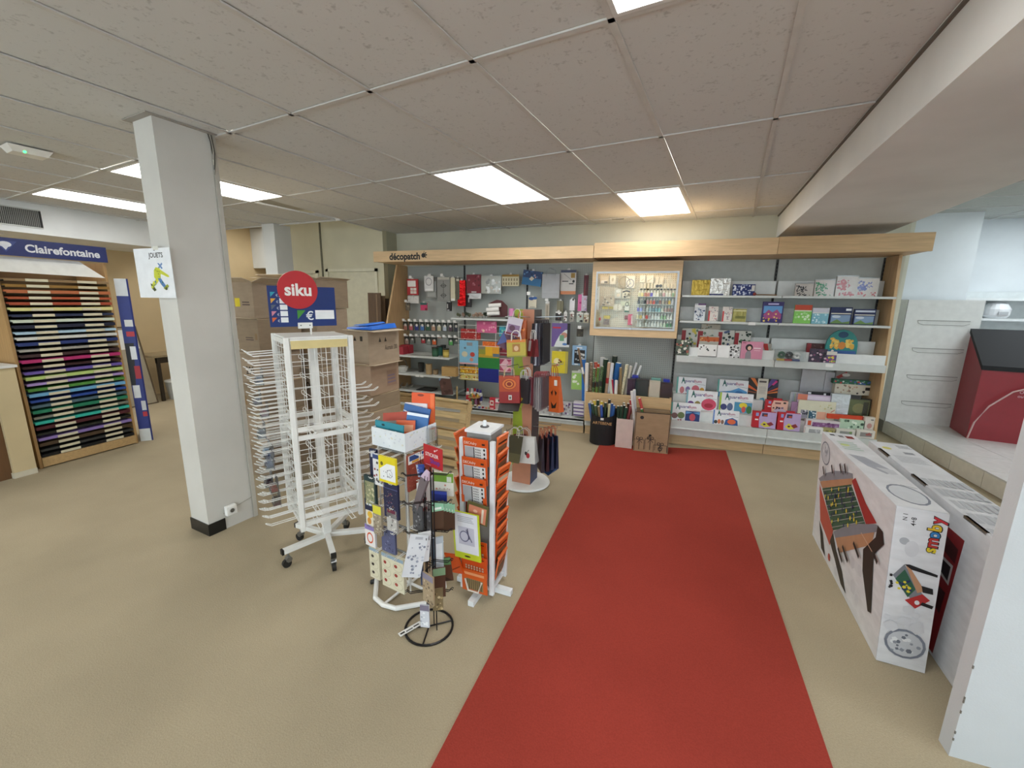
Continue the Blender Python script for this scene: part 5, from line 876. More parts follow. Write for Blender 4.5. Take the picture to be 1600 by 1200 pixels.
for (px, tp, y, c_, n_, ln) in ((966, 634, 4.72, '#20382a', 'dark green', 0), (971, 634, 4.74, '#2a4a34', 'green', .02), (976, 633, 4.80, '#16241c', 'black green', .0), (979, 636, 4.72, '#1f4a38', 'emerald', .1), (982, 630, 4.84, '#4a2a20', 'brown', .02), (986, 633, 4.76, '#9a4a4c', 'rose', .14), (988, 630, 4.80, '#7a2c34', 'wine', .16), (975, 629, 4.85, '#8f8a7c', 'grey', 0)): roll('%s wrap roll standing in the pale pink basket' % n_, px, tp, y, .012, .0155, c_, ln, 0, inside=(-.30, -.17))
for (px, tp, y, c_, n_, ln) in ((987, 610, 4.74, '#d9d9da', 'white', -.14), (991, 608, 4.76, '#cfcfd2', 'silver', -.10), (985, 622, 4.78, '#b8323a', 'crimson', -.25), (998, 618, 4.72, '#c24a44', 'red and green', -.30), (1002, 636, 4.70, '#4f7a3c', 'leaf green', -.28), (1049, 641, 4.78, '#2c3430', 'dark grey-green', .5)): roll('%s wrap roll sticking out of the kraft bag' % n_, px, tp, y, .014, .0165, c_, ln, 0, inside=(-.09, .20))

# ================================================================== LEFT SIDE
# ---- paper rack with blue header
PRX, PY0, PY1 = -5.40, 2.04, 2.84; PD = .55
pr = thing('paper_rack', 'tall wooden rack of coloured paper trays under a blue lettered header', 'rack', (PRX, PY0, 0)); PL = PY1-PY0
LW = M('#b08c5c', .55, 0, 'woodz')
for y in (0, PL-.022): MB().prism([(0, y, 0), (-PD, y, 0), (-PD, y, 1.95), (-.05, y, 1.95)], (0, .022, 0), LW).build('side_panel', pr)
MB().box(-.004, .012, .022, PL-.022, .012, .10, M('#c0a070', .55, 0, 'wood')).build('base_board', pr); MB().box(-PD, -PD+.01, .022, PL-.022, .1, 1.9, M('#7a5f3c', .7)).build('back_board', pr)
hd = MB().box(-.012, .0, -.02, PL+.0, 1.955, 2.105, M('#16286a', .4)).build('header', pr)
HF = lambda a, b_, d: (.0006+d, a-.02, 1.955+b_)
decal([('t', 'Clairefontaine', .60, .50, .44, .66, .03, 0, '#e6e8f0'), ('p', [(.03, .82), (.22, .82), (.125, .2)], '#3a4a8a'), ('e', .125, .62, .05, .16, '#e6e8f0'), ('p', [(.09, .58), (.16, .6), (.125, .3)], '#dfe2ee')], PL+.02, .15, HF).build('header_lettering', hd)
MB().prism([(-.03, .022, 1.815), (-.03, PL-.03, 1.80), (-.07, PL-.20, 1.95), (-.07, .022, 1.95)], (-.004, 0, 0), M('#e9e9e4', .6)).build('top_flap', pr)
trays = [('#8a6f4a', 'tan'), ('#8f6a2c', 'mustard brown'), ('#b0643a', 'orange'), ('#a8502c', 'rust orange'), ('#9c4428', 'rust'), ('#d6d08a', 'pale yellow'), ('#26304f', 'navy'), ('#c6d2c0', 'pale mint'), ('#141c34', 'blue-black'), ('#a9c8dc', 'ice blue'), ('#d0d2cc', 'off white'), ('#22346e', 'royal navy'), ('#b9b9b4', 'clear wrapped grey'), ('#3a2426', 'dark brown'), ('#b02c6a', 'magenta'), ('#33181c', 'deep maroon'), ('#6a58a8', 'violet'), ('#b4cc7a', 'lime'), ('#a48cc8', 'lavender'), ('#4f8a3c', 'grass green'), ('#6aa6d0', 'sky blue'), ('#2a4a9a', 'cobalt'), ('#4a6470', 'slate'), ('#1f7a5a', 'emerald'), ('#8f958c', 'shiny wrapped silver'), ('#2fb0a0', 'turquoise'), ('#4f1f26', 'wine'), ('#1c1f1a', 'black green'), ('#8a74b4', 'mauve'), ('#4a3826', 'brown'), ('#2f3030', 'charcoal'), ('#161616', 'black')]
MT_ = lambda c_, wr_: M(c_, .25 if wr_ else .6, .4 if wr_ else 0, 'foil' if wr_ else 'plain')
NT = len(trays); TAB = M('#d2cbb0', .5); trm = M('#3a3a34', .7)
for k, (c_, n_) in enumerate(trays):
    z = 1.80-(k+1)*(1.80-.115)/NT
    MB().box(-.50, -.006, .022, PL-.022, z-.003, z, trm).build('tray', pr)
    for y0 in (.16, .52): MB().box(.007, .011, y0, y0+.15, z-.010, z+.014, TAB).build('index_tab', pr)
    t = thing('paper_sheets', '%s paper sheets on the %s tray down the tall paper rack' % (n_, ORD[k]), 'paper', (PRX, PY0, z), 0, 'coloured paper sheets')
    wr_ = 'wrapped' in n_
    f0, f1 = .012+.004*(k % 3), .014+.004*(k*7 % 3); MB().hexa([(-.48, .03, .001), (-.004, .03, .001), (-.004, PL-.03, .001), (-.48, PL-.03, .001), (-.48, .03, .022), (-.004, .03, f0), (-.004, PL-.03, f1), (-.48, PL-.03, .022)], MT_(c_, wr_)).hexa([(-.004, .03, -.010), (.005, .03, -.010), (.005, PL-.03, -.010), (-.004, PL-.03, -.010), (-.004, .03, f0), (.005, .03, f0-.002), (.005, PL-.03, f1-.002), (-.004, PL-.03, f1)], M(c_, .25 if wr_ else .6, .4 if wr_ else 0, 'foil' if wr_ else 'plain')).build('sheet_stack', t)
# ---- half counter at the far left
ct = thing('counter', 'beige half-height counter end with a white top at the left edge', 'counter', (-5.32, 1.99, 0))
MB().box(-.9, 0, -.145, 0, 0, .99, M('#cdbb94', .7, 0, 'wall')).build('panel', ct); MB().box(-.92, .02, -.165, .012, .99, 1.012, M('#dfe0de', .4)).build('top', ct); MB().box(-.9, .008, -.153, 0, 0, .05, M('#cfc8b4', .6)).build('skirting', ct)
MB().box(-.9, -.03, -.75, -.146, 0, .70, M('#6a4a2c', .6, 0, 'woodz')).build('brown_cabinet', ct)
# ---- printed display board behind the paper rack
db = thing('display_board', 'tall narrow blue white and red printed display board beside the paper rack', 'display board', (-5.44, 2.885, 0), 0, None, 0, 0)
MB().prism([(0, 0, 0), (.30*-1, .16, 0), (-.30, .17, 0), (0, .018, 0)], (0, 0, 1.80), M('#1c2a66', .5)).build('board', db); MB().prism([(.001, -.002, 0), (.075, .068, 0), (.075, .083, 0), (.001, .016, 0)], (0, 0, 1.80), M('#24327a', .5)).build('side_fold', db)
FS = lambda a, b_, d: (.0015+a*.73+d*.7, -.002+a*.68-d*.7, b_)
decal([('r', 0, .9, 1, 1, '#cfd4d8'), ('r', 0, 0, 1, .08, '#cfd2d0'), ('r', .3, .72, 1, .76, '#d6d6d6'), ('r', .3, .66, 1, .69, '#b02c3a'), ('p', [(0, .36), (.4, .36), (.8, .62), (0, .62)], '#15161c'), ('r', .4, .52, .9, .60, '#dfe2e6'), ('r', .5, .40, 1, .48, '#a82a36'), ('r', .1, .28, .7, .36, '#d9dcde'), ('r', .6, .2, 1, .26, '#c9ccd0'), ('r', .6, .16, 1, .19, '#b02c3a')], .10, 1.8, FS, bg=M('#24327a', .5)).build('print', db)
# ---- foam board, table and bin against the beige wall
fbp = thing('leaning_board', 'framed grey board with a white top leaning on the beige wall', 'board', (-7.22, 3.52, 0), 0, None, 0, -.22)
MB().box(-.03, 0, 0, .62, .0, 1.2, M('#a59c88', .7)).build('panel', fbp); MB().box(.0005, .003, .03, .59, .86, 1.15, M('#dfe0de', .6)).build('white_sheet', fbp)
fm = M('#5a4a36', .6); MB().box(0, .012, 0, .62, 1.185, 1.2, fm).box(0, .012, .605, .62, 0, 1.185, fm).box(0, .012, 0, .015, 0, 1.185, fm).box(0, .012, .015, .605, 0, .015, fm).build('frame', fbp)
tb = thing('side_table', 'small dark-legged table against the beige wall', 'table', (-7.45, 4.68, 0))
MB().box(-.32, .22, -.5, .5, .69, .72, M('#9a8a6c', .5, 0, 'wood')).build('table_top', tb)
for x in (-.28, .17):
    for y in (-.46, .43): MB().box(x, x+.04, y, y+.04, 0, .69, M('#2c241c', .5)).build('leg', tb)
MB().box(.16, .2, -.46, .46, .60, .69, M('#2c241c', .5)).build('apron', tb)
bn = thing('waste_bin', 'grey and white bucket under the small table', 'bucket', (-7.28, 4.45, 0)); MB().lathe([(.10, 0), (.13, .3), (.125, .3), (.095, .01)], M('#a9aba8', .5), 18).build('bucket', bn); MB().lathe([(.134, .28), (.134, .305), (.128, .305)], M('#d9dad8', .4), 18).build('rim', bn)
# ---- sign on the pillar
sg = thing('paper_sign', 'white paper toy department sign with a striding clown figure taped to the pillar', 'sign', (-2.945, 1.775, 1.613), math.radians(-2)); SWd, SHt = .35, .297
MB().box(-SWd/2, SWd/2, 0, .002, 0, SHt, M('#e9ecf0', .5)).build('sheet', sg)
Y_, G_, B_ = '#c9cf3a', '#2f6a3c', '#4f7cb4'
decal([('t', 'JOUETS', .60, .86, .095, .44, .022, 0, '#22262c'), ('p', [(.56, .95), (.6, .99), (.62, .985), (.6, .945)], '#22262c'),
       ('p', [(.62, .70), (.66, .70), (.75, .60), (.72, .58)], B_), ('p', [(.74, .71), (.76, .68), (.64, .58), (.62, .61)], '#6a8cbc'),
       ('p', [(.50, .56), (.56, .62), (.66, .60), (.68, .50), (.64, .36), (.54, .36), (.48, .42)], Y_), ('p', [(.66, .58), (.88, .46), (.90, .42), (.85, .42), (.64, .50)], Y_), ('p', [(.55, .40), (.63, .38), (.50, .26), (.42, .22), (.38, .27)], Y_), ('p', [(.58, .40), (.66, .40), (.78, .24), (.72, .20), (.64, .28)], B_), ('dots', 8, 3, (.44, .26, .70, .38), .022, [G_, '#e2d84a', '#3a7ab0']),
       ('p', [(.36, .30), (.42, .26), (.50, .16), (.44, .13), (.37, .20)], '#3a4a24'), ('p', [(.70, .20), (.76, .16), (.86, .24), (.82, .28), (.76, .24)], '#8f9a30'), ('e', .40, .22, .03, .03, Y_), ('e', .78, .19, .03, .03, '#3f4a26'), ('dots', 8, 5, (.5, .42, .66, .58), .014, ['#8f9a2c', '#dfe06a'])], SWd, SHt, bg=M('#e9ecf0', .5)).build('print', sg)
MB().box(.02, .07, -.0012, -.0004, SHt-.012, SHt+.01, M('#d9d9cf', .4)).build('tape', sg)

# ================================================================== CARDBOARD BOXES
CB = M('#a3917c', .8, 0, 'cardboard'); CB2 = M('#94826c', .8, 0, 'cardboard'); CB3 = M('#c4b49c', .8, 0, 'cardboard'); CIN = M('#c9b594', .8)
def carton(label, x, y, z, W, D, H, rz=0, mat=CB, shapes=(), flaps=(), side=(), name='cardboard_box', openb=False):
    t = thing(name, label, 'cardboard box', (x, y, z), rz, 'cardboard boxes in the stacks')
    MB().box(-W/2, W/2, 0, D, 0, H-.004, mat).build('carton_body', t); MB().box(-W/2+.002, W/2-.002, .002, D-.002, H-.004, H, CIN if not openb else M('#6a5438', .8)).build('lid', t)
    for (sd, ang, ln) in flaps:               # an opened lid flap on side f/b/l/r, tilted by ang
        dz = math.sin(ang)*ln; dx = math.cos(ang)*ln
        if sd == 'f': MB().hexa([(-W/2, 0, H), (W/2, 0, H), (W/2, .004, H+.004), (-W/2, .004, H+.004), (-W/2, -dx, H+dz), (W/2, -dx, H+dz), (W/2, -dx+.002, H+dz+.004), (-W/2, -dx+.002, H+dz+.004)], CB3).build('flap', t)
        if sd == 'b': MB().hexa([(-W/2, D, H), (W/2, D, H), (W/2, D+.004, H+.004), (-W/2, D+.004, H+.004), (-W/2, D+dx, H+dz), (W/2, D+dx, H+dz), (W/2, D+dx, H+dz+.004), (-W/2, D+dx, H+dz+.004)], CB3).build('flap', t)
        if sd == 'l': MB().hexa([(-W/2, 0, H), (-W/2, D, H), (-W/2+.004, D, H+.004), (-W/2+.004, 0, H+.004), (-W/2-dx, 0, H+dz), (-W/2-dx, D, H+dz), (-W/2-dx, D, H+dz+.004), (-W/2-dx, 0, H+dz+.004)], CB3).build('flap', t)
        if sd == 'r': MB().hexa([(W/2, 0, H), (W/2, D, H), (W/2-.004, D, H+.004), (W/2-.004, 0, H+.004), (W/2+dx, 0, H+dz), (W/2+dx, D, H+dz), (W/2+dx, D, H+dz+.004), (W/2+dx, 0, H+dz+.004)], CB3).build('flap', t)
    if shapes: decal(list(shapes), W, H, bg=mat).build('print', t)
    if side: decal(list(side), D, H, lambda a, b_, d: (W/2+.0007+d, a, b_)).build('side_print', t)
    return t
ARW = [('p', [(.06, .55), (.09, .55), (.09, .8), (.11, .8), (.075, .9), (.04, .8), (.06, .8)], '#2c2a5a'), ('p', [(.16, .55), (.19, .55), (.19, .8), (.21, .8), (.175, .9), (.14, .8), (.16, .8)], '#2c2a5a')]
LAB = ('r', .02, .08, .2, .4, '#dcdcdc'); QR = ('dots', 8, 3, (.12, .12, .19, .22), .02, ['#3a3a3a'])
# left column, seen past the pillar
zz = 0
for k, (h, sh, fl_) in enumerate(((.30, (), ()), (.28, (), ()), (.28, [('r', .1, .3, .3, .6, '#8a6f4c')], [('f', .25, .07)]), (.27, [('t', '200', .6, .45, .25, .3, .01, 0, '#2a2520')], [('f', .2, .06)]), (.30, ARW+[LAB, QR, ('rows', 2, (.5, .38, .8, .5), '#5a4a44'), ('r', .86, .4, .95, .58, '#8a7050')], [('f', .1, .05)]), (.30, ARW+[LAB, QR, ('r', .26, .32, .46, .56, '#e0cc2c'), ('rows', 2, (.55, .36, .85, .5), '#5a4a44')], [('f', .35, .09), ('r', .3, .12)]))):
    nmz = ['floor-level', 'second', 'third', 'fourth', 'fifth, arrow-printed', 'topmost, yellow-stickered'][k]
    carton('%s brown carton of the left stack behind the pillar' % nmz, -3.38+.012*((k*5) % 3), 2.66, zz, .30, .46, h, math.radians(2-2*(k % 3)), CB if k % 2 else CB2, sh, fl_); zz += h+.004
# middle column behind the price sign
zz = 0
for k, (h, w_) in enumerate(((.32, .56), (.30, .54), (.32, .58), (.25, .56), (.32, .60), (.28, .60))):
    nmz = ['lowest', 'second', 'third, stamped', 'fourth', 'fifth', 'uppermost, flaps open'][k]
    carton('%s wide carton of the middle stack behind the sign' % nmz, -3.40+.01*((k*3) % 4), 3.20, zz, w_, .44, h, math.radians(-2+2*(k % 3)), CB2 if k % 2 else CB, [('r', .08, .3, .2, .55, '#5a4630'), ('t', '200', .7, .42, .22, .25, .01, 0, '#2f2822')] if k == 2 else [('r', .5, .5, .8, .75, '#97795a')], [('f', .12, .10)] if k in (2, 4) else ([('f', .25, .12), ('r', .3, .05), ('l', .05, .2)] if k == 5 else ())); zz += h+.004
# right column
zz = 0; SYM = [('p', [(.30, .70), (.44, .70), (.37, .84)], '#2a241c'), ('r', .62, .70, .74, .84, '#2a241c')]
rc = [(.33, .40, CB2, (), [('f', .2, .05)]), (.30, .40, CB, (), [('f', .25, .10)]), (.14, .37, CB2, (), [('f', .35, .08)]), (.27, .39, M('#a58c76', .8, 0, 'cardboard'), [('r', .55, .2, .92, .75, '#927663'), ('rows', 3, (.58, .3, .88, .65), '#7a6a78')], [('f', .3, .08), ('r', .1, .06)]), (.02, .39, CB, (), ()), (.30, .40, CB, [('p', [(.32, .66), (.4, .66), (.36, .8)], '#2a241c'), ('p', [(.5, .66), (.58, .66), (.54, .8)], '#2a241c'), ('t', 'Alumatic 200', .72, .48, .14, .42, .004, 0, '#4a4036')], [('f', .05, .05), ('r', -.1, .07)])]
for k, (h, w_, mt, sh, fl_) in enumerate(rc):
    if k == 4: continue
    nmz = ['bottom carton of the right stack beside the pallet', 'second carton of the right stack with a raised flap', 'low third carton of the right stack', 'fourth carton of the right stack with a printed panel', '', 'top carton of the right stack under the blue film'][k]
    carton(nmz, -2.455+.012*(k % 2), 2.98, zz, .25, .38, h, math.radians(-4-2*(k % 3)), mt, SYM if k == 5 else (), fl_, sh); zz += h+.004
ZT = zz
bf = thing('plastic_sheet', 'folded bright blue plastic film on top of the right carton stack', 'plastic sheet', (-2.44, 3.0, ZT)); MB().hexa([(-.13, .0, .006), (.15, -.02, .006), (.14, .36, .006), (-.12, .34, .006), (-.13, .01, .02), (.14, -.01, .032), (.13, .35, .05), (-.12, .33, .03)], M('#1f6ad2', .35)).build('film', bf); MB().hexa([(-.10, .05, .034), (.05, .03, .038), (.06, .30, .052), (-.09, .28, .04), (-.09, .06, .04), (.05, .05, .05), (.05, .28, .064), (-.08, .27, .05)], M('#2a78dc', .35)).build('fold', bf)
# flattened cartons leaning against the shelving end
for k in range(3):
    t = thing('flat_board', ['front', 'middle', 'rear'][k]+' brown board leaning on the left end of the shelving', 'board', (-3.90+.012*k, 5.14+.08*k, 0), math.radians(8), 'leaning brown boards', -.02, 0); MB().box(-.10, .10, 0, .02, 0, 1.72-.04*k, M(['#5f4a36', '#6f5840', '#4a3a2a'][k], .7, 0, 'woodz')).build('sheet', t); MB().box(.03, .045, -.003, 0, 0, 1.7-.04*k, M('#8a7258', .7)).build('edge_strip', t)

# ================================================================== PALLET
pt = thing('wooden_pallet', 'weathered wooden pallet standing on edge beside the cartons', 'pallet', (-2.16, 3.47, 0), math.radians(-6), None, math.radians(-12), 0)
PW = M('#d6bb8a', .8, 0, 'rough_wood'); PW2 = M('#c2a474', .8, 0, 'rough_wood'); PWID = .96
for k in range(7): MB().box(-PWID/2, PWID/2, 0, .018, .03+k*.093, .03+k*.093+.058, PW if k % 2 else PW2).build('slat', pt)
for x in (-PWID/2, -.04, PWID/2-.08): MB().box(x, x+.08, .018, .095, .0, .68, PW).build('bearer', pt)
for k in (0, 3, 6): MB().box(-PWID/2, PWID/2, .095, .112, .03+k*.093, .09+k*.093, PW2).build('back_slat', pt)
MB().box(-PWID/2, PWID/2, .0, .018, .662, .682, PW).build('top_slat', pt); MB().box(-PWID/2-.0, PWID/2, .018, .03, .64, .684, M('#c9ad76', .8, 0, 'rough_wood')).build('top_edge', pt)

# ================================================================== TALL WHITE HOOK STAND WITH THE ROUND SIGN
RZ = math.radians(-32); SXc, SYc = -1.93, 1.95; AH = .17
st = thing('hook_stand', 'tall white wire hook stand on castors below the round red sign', 'display stand', (SXc, SYc, 0), RZ)
WM = M('#e6e6e2', .35); CHR = M('#8f9294', .3, .9); RUB = M('#1a1a1a', .6)
MB().box(-.022, .022, -.022, .022, .10, 1.40, WM).build('centre_post', st)
for s1 in (-1, 1):
    for s2 in (-1, 1): MB().box(s1*AH-.0135, s1*AH+.0135, s2*AH-.0135, s2*AH+.0135, .27, 1.415, WM).build('corner_post', st, bevel=.003)
for z in (.31, .36, .43, .84, .89, 1.39):
    for s1 in (-1, 1):
        MB().box(-AH+.016, AH-.016, s1*AH-.006, s1*AH+.006, z-.014, z+.014, WM).build('cross_bar', st); MB().box(s1*AH-.006, s1*AH+.006, -AH+.016, AH-.016, z-.014, z+.014, WM).build('cross_bar', st)
grid = MB()
for k in range(6):
    x = -AH+.016+.003+k*(2*AH-.038)/5; grid.box(x-.0015, x+.0015, -.0015, .0015, .31, 1.375, WM)
for k in range(15): z = .33+k*.073; grid.box(-AH+.017, AH-.017, -.0015, .0015, z-.0015, z+.0015, WM)
gm = grid.mesh('wire_grid')
for rz_, off in ((0, (0, -AH, 0)), (math.pi/2, (AH, 0, 0)), (math.pi, (0, AH, 0)), (-math.pi/2, (-AH, 0, 0))):
    g = link('wire_grid', gm, st, off, rz_); g['kind'] = 'stuff'
hkm = MB().tube([(-.011, 0, 0), (-.011, -.15, -.004), (-.009, -.172, .010), (0, -.178, .014), (.009, -.172, .010), (.011, -.15, -.004), (.011, 0, 0)], .0024, WM, 4).mesh('hook')
def hooks(face, rows, cols):
    for z in rows:
        for c_ in cols:
            if face == 'L': link('hook', hkm, st, (c_, -AH, z), 0)
            elif face == 'F': link('hook', hkm, st, (AH, c_, z), math.pi/2)
            elif face == 'B': link('hook', hkm, st, (c_, AH, z), math.pi)
            else: link('hook', hkm, st, (-AH, c_, z), -math.pi/2)
hooks('L', [.34+.049*k for k in range(21)], (-.11, 0, .11))
hooks('F', (.34, .42, .62, .90), (-.1, .08)); hooks('B', [.46+.1*k for k in range(7)], (-.11, 0, .11)); hooks('W', [.40+.12*k for k in range(8)], (-.11, 0, .11))
MB().box(AH+.006, AH+.010, -AH+.02, AH-.02, 1.35, 1.395, M('#d6c48a', .5)).build('yellow_strip', st); MB().box(-AH, AH, -AH, AH, 1.405, 1.415, WM).build('top_plate', st)
MB().tube([(0, 0, 1.415), (0, 0, 1.462)], .005, WM, 8).build('sign_stem', st)
for k in range(5):
    a = math.radians(72*k-80); dx, dy = math.cos(a), math.sin(a); L_ = .27
    lg = MB().hexa([(-.015*dy, .015*dx, .095), (.015*dy, -.015*dx, .095), (L_*dx+.015*dy, L_*dy-.015*dx, .095), (L_*dx-.015*dy, L_*dy+.015*dx, .095), (-.015*dy, .015*dx, .125), (.015*dy, -.015*dx, .125), (L_*dx+.015*dy, L_*dy-.015*dx, .125), (L_*dx-.015*dy, L_*dy+.015*dx, .125)], WM).build('leg', st)
    MB().hexa([(L_*dx-.0155*dy, L_*dy+.0155*dx, .094), (L_*dx+.0155*dy, L_*dy-.0155*dx, .094), ((L_+.012)*dx+.0155*dy, (L_+.012)*dy-.0155*dx, .094), ((L_+.012)*dx-.0155*dy, (L_+.012)*dy+.0155*dx, .094), (L_*dx-.0155*dy, L_*dy+.0155*dx, .126), (L_*dx+.0155*dy, L_*dy-.0155*dx, .126), ((L_+.012)*dx+.0155*dy, (L_+.012)*dy-.0155*dx, .126), ((L_+.012)*dx-.0155*dy, (L_+.012)*dy+.0155*dx, .126)], BLACK).build('end_cap', lg)
    cx, cy = (L_-.025)*dx, (L_-.025)*dy
    cs = MB().tube([(cx, cy, .094), (cx, cy, .06)], .006, CHR, 6).tube([(cx-.016*dy, cy+.016*dx, .05), (cx+.016*dy, cy-.016*dx, .05)], .018, CHR, 8).build('castor', st)
    MB().tube([(cx+.012*dx-.011*dy, cy+.012*dy+.011*dx, .026), (cx+.012*dx+.011*dy, cy+.012*dy-.011*dx, .026)], .026, RUB, 14).build('wheel', cs)
# the sign on top
sn = thing('price_sign', 'blue price board with a round red lettered disc above the hook stand', 'sign', (-1.945, 1.925, 1.462), math.radians(62)); BWd, BHt = .365, .228
MB().box(-BWd/2, BWd/2, 0, .004, 0, BHt, M('#17306e', .4)).build('board', sn)
tri = []
for k, c_ in enumerate(('#d2622c', '#c9849a', '#5a6474', '#d9a03a', '#2f9ab0')):
    v = .11+k*.155; tri += [('p', [(.035, v), (.035, v+.12), (.105, v+.12)], c_), ('t', '\u20ac', .125, v+.04, .06, .05, .004, 0, '#b9c0d2'), ('r', .155, v, .26, v+.125, '#e9ebee')]
decal(tri+[('p', [(.395, .18), (.395, .41), (.52, .41)], '#3f8a34'), ('t', '\u20ac', .58, .27, .21, .14, .012, 0, '#e9ebee'), ('r', .665, .18, .965, .41, '#e9ebee')], BWd, BHt, bg=M('#17306e', .4)).build('print', sn)
MB().tube([(-.025+0, -.006, .208), (-.025, 0.010, .208)], .107, M('#b8232b', .4), 40).build('red_disc', sn)
decal([('t', 'siku', .5, .5, .62, .9, .03, 0, '#ece9e4')], .19, .105).build('disc_lettering', sn, (-.025, -.0062, .158))
MB().box(-.04, .04, -.004, 0, -.012, .022, WM).build('clamp', sn)
for s_ in (-.025, .025): MB().tube([(s_, -.004, .006), (s_, -.006, .006)], .004, M('#55585c', .4), 6).build('screw', sn)
# blister packs left on the stand
fx = lambda c_, d, z: (SXc+(c_)*math.cos(RZ)-(-AH-d)*math.sin(RZ)*1, SYc+c_*math.sin(RZ)+(-AH-d)*math.cos(RZ), z)
bl = [(-.11, .10, 1.22, '#2a3350', 'uppermost dark blue'), (-.11, .12, 1.10, '#3a2430', 'dark red tinted'), (-.11, .09, 1.02, '#6a1f24', 'small red'), (-.0, .13, .93, '#3a3a44', 'charcoal'), (.0, .10, .78, '#24386a', 'blue'), (.11, .12, .78, '#1f2a55', 'navy'), (-.11, .10, .78, '#9fb4c8', 'pale'), (.11, .11, .63, '#7a2430', 'wine red'), (-.0, .12, .63, '#22242a', 'black'), (.0, .09, .50, '#3f4046', 'low grey')]
for k, (c_, d, z, col, n_) in enumerate(bl):
    t = thing('toy_blister', '%s toy car blister on the left hooks of the white stand' % n_, 'toy', fx(c_, d-.01, z-.10), RZ, 'toy car blisters'); t.scale = (1.35, 1.35, 1.35)
    MB().box(-.035, .035, -.0015, 0, 0, .075, M('#c9ced4', .3, 0, 'clear', gloss=.25)).build('card', t); q = MB().box(-.026, .026, -.026, -.003, .012, .026, M(col, .35)).box(-.014, .014, -.022, -.006, .026, .037, M(col, .3)); q.build('car_body', t)
    for sx in (-.016, .016): MB().tube([(sx, -.028, .012), (sx, -.003, .012)], .007, RUB, 8).build('wheel', t)
    MB().hexa([(-.03, -.03, .004), (.03, -.03, .004), (.03, -.002, .004), (-.03, -.002, .004), (-.024, -.024, .045), (.024, -.024, .045), (.024, -.002, .045), (-.024, -.002, .045)], M('#f4f6f8', .05, 0, 'clear', gloss=.22, wrinkle=.5)).build('blister', t)

# ================================================================== SQUARE CARD SPINNER WITH WHITE TRAY
CXc, CYc, CR = -1.225, 1.825, math.radians(-11); CA = .098
cs = thing('card_spinner', 'square white wire spinner of craft cards with a white tray on top', 'display stand', (CXc, CYc, 0), CR)
MB().tube([(.205*math.cos(a), .205*math.sin(a), .016) for a in [math.radians(v) for v in (-112, -90, -68, -22, 0, 22, 68, 90, 112, 158, 180, 202)]], .0135, WM, 8, True).build('base_ring', cs)
MB().tube([(-.2, 0, .016), (.2, 0, .016)], .008, WM, 6).tube([(0, -.2, .016), (0, .2, .016)], .008, WM, 6).build('base_cross', cs); MB().tube([(0, 0, .016), (0, 0, .87)], .011, WM, 8).build('centre_post', cs); MB().tube([(-.19, -.09, .012), (-.21, -.1, .004)], .014, BLACK, 8).build('rubber_foot', cs)
for s1 in (-1, 1):
    for s2 in (-1, 1): MB().tube([(s1*CA, s2*CA, .06), (s1*CA, s2*CA, .86)], .0045, WM, 6).build('corner_wire', cs)
for k, z in enumerate((.29, .44, .58, .715, .855)):
    MB().tube([(-CA, -CA, z), (CA, -CA, z), (CA, CA, z), (-CA, CA, z)], .004, WM, 5, True).build('row_wire', cs)
    for s_ in (-1, 1): MB().box(-.09, .09, s_*(CA+.002)-.001, s_*(CA+.002)+.001, z-.012, z+.008, M('#d9dde0', .3, 0, 'clear', gloss=.2)).build('price_rail', cs)
    ph = MB().tube([(-.006, 0, 0), (-.006, -.085, 0), (-.006, -.092, .012)], .002, WM, 4).tube([(.006, 0, 0), (.006, -.085, 0), (.006, -.092, .012)], .002, WM, 4).mesh('prong')
    for c_ in (-.07, 0, .07): link('prong', ph, cs, (c_, -CA, z), 0); link('prong', ph, cs, (CA, c_, z), math.pi/2)
TW = .118; tz = .872; ty = M('#dfe4e8', .5)
MB().box(-TW, TW, -TW, -TW+.004, tz, tz+.098, ty).box(-TW, TW, TW-.004, TW, tz, tz+.098, ty).box(-TW, -TW+.004, -TW+.004, TW-.004, tz, tz+.098, ty).box(TW-.004, TW, -TW+.004, TW-.004, tz, tz+.098, ty).box(-TW+.004, TW-.004, -TW+.004, TW-.004, tz, tz+.006, ty).build('tray', cs)
decal([('dots', 22, 3, (.05, .15, .95, .9), .05, ['#c9d6c0', '#d0d4dc', '#dcd6c0', '#c4cdd8'])], 2*TW, .098, lambda a, b_, d: (a-TW, -TW-.0007-d, tz+b_), bg=ty).build('tray_print', cs)
decal([('dots', 22, 8, (.05, .15, .95, .9), .05, ['#c9d6c0', '#d0d4dc', '#dcd6c0', '#c4cdd8'])], 2*TW, .098, lambda a, b_, d: (TW+.0007+d, a-TW, tz+b_), bg=ty).build('tray_print', cs)
def cl(x, y, z): return (CXc+x*math.cos(CR)-y*math.sin(CR), CYc+x*math.sin(CR)+y*math.cos(CR), z)
def hung(name, label, cat, pos, rz, W, H, t, col, shapes=(), grp=None, tilt=0, film=False, rl=0, hdr=True):
    o = thing(name, label, cat, pos, rz, grp, tilt, rl); MB().box(-W/2, W/2, 0, t, -H, 0, M(col, .45)).build('card', o)
    if shapes: decal(list(shapes), W, H, bg=M(col, .45)).build('print', o, (0, 0, -H))
    if film: MB().box(-W/2+.003, W/2-.003, -.012, -.001, -H+.006, -H*.3, M('#f2f4f6', .08, 0, 'clear', gloss=.2, wrinkle=.5)).build('blister', o)
    return o
def cf(face, c_, z, label, W, H, col, shapes, d=.075, t=.012, name='craft_card', film=False):
    p = cl(c_, -CA-d, z) if face == 'L' else cl(CA+d, c_, z)
    return hung(name, label, 'craft card', p, CR if face == 'L' else CR+math.pi/2, W, H, t, col, shapes, 'craft cards on the spinner', 0, film)
NV = '#1c2444'
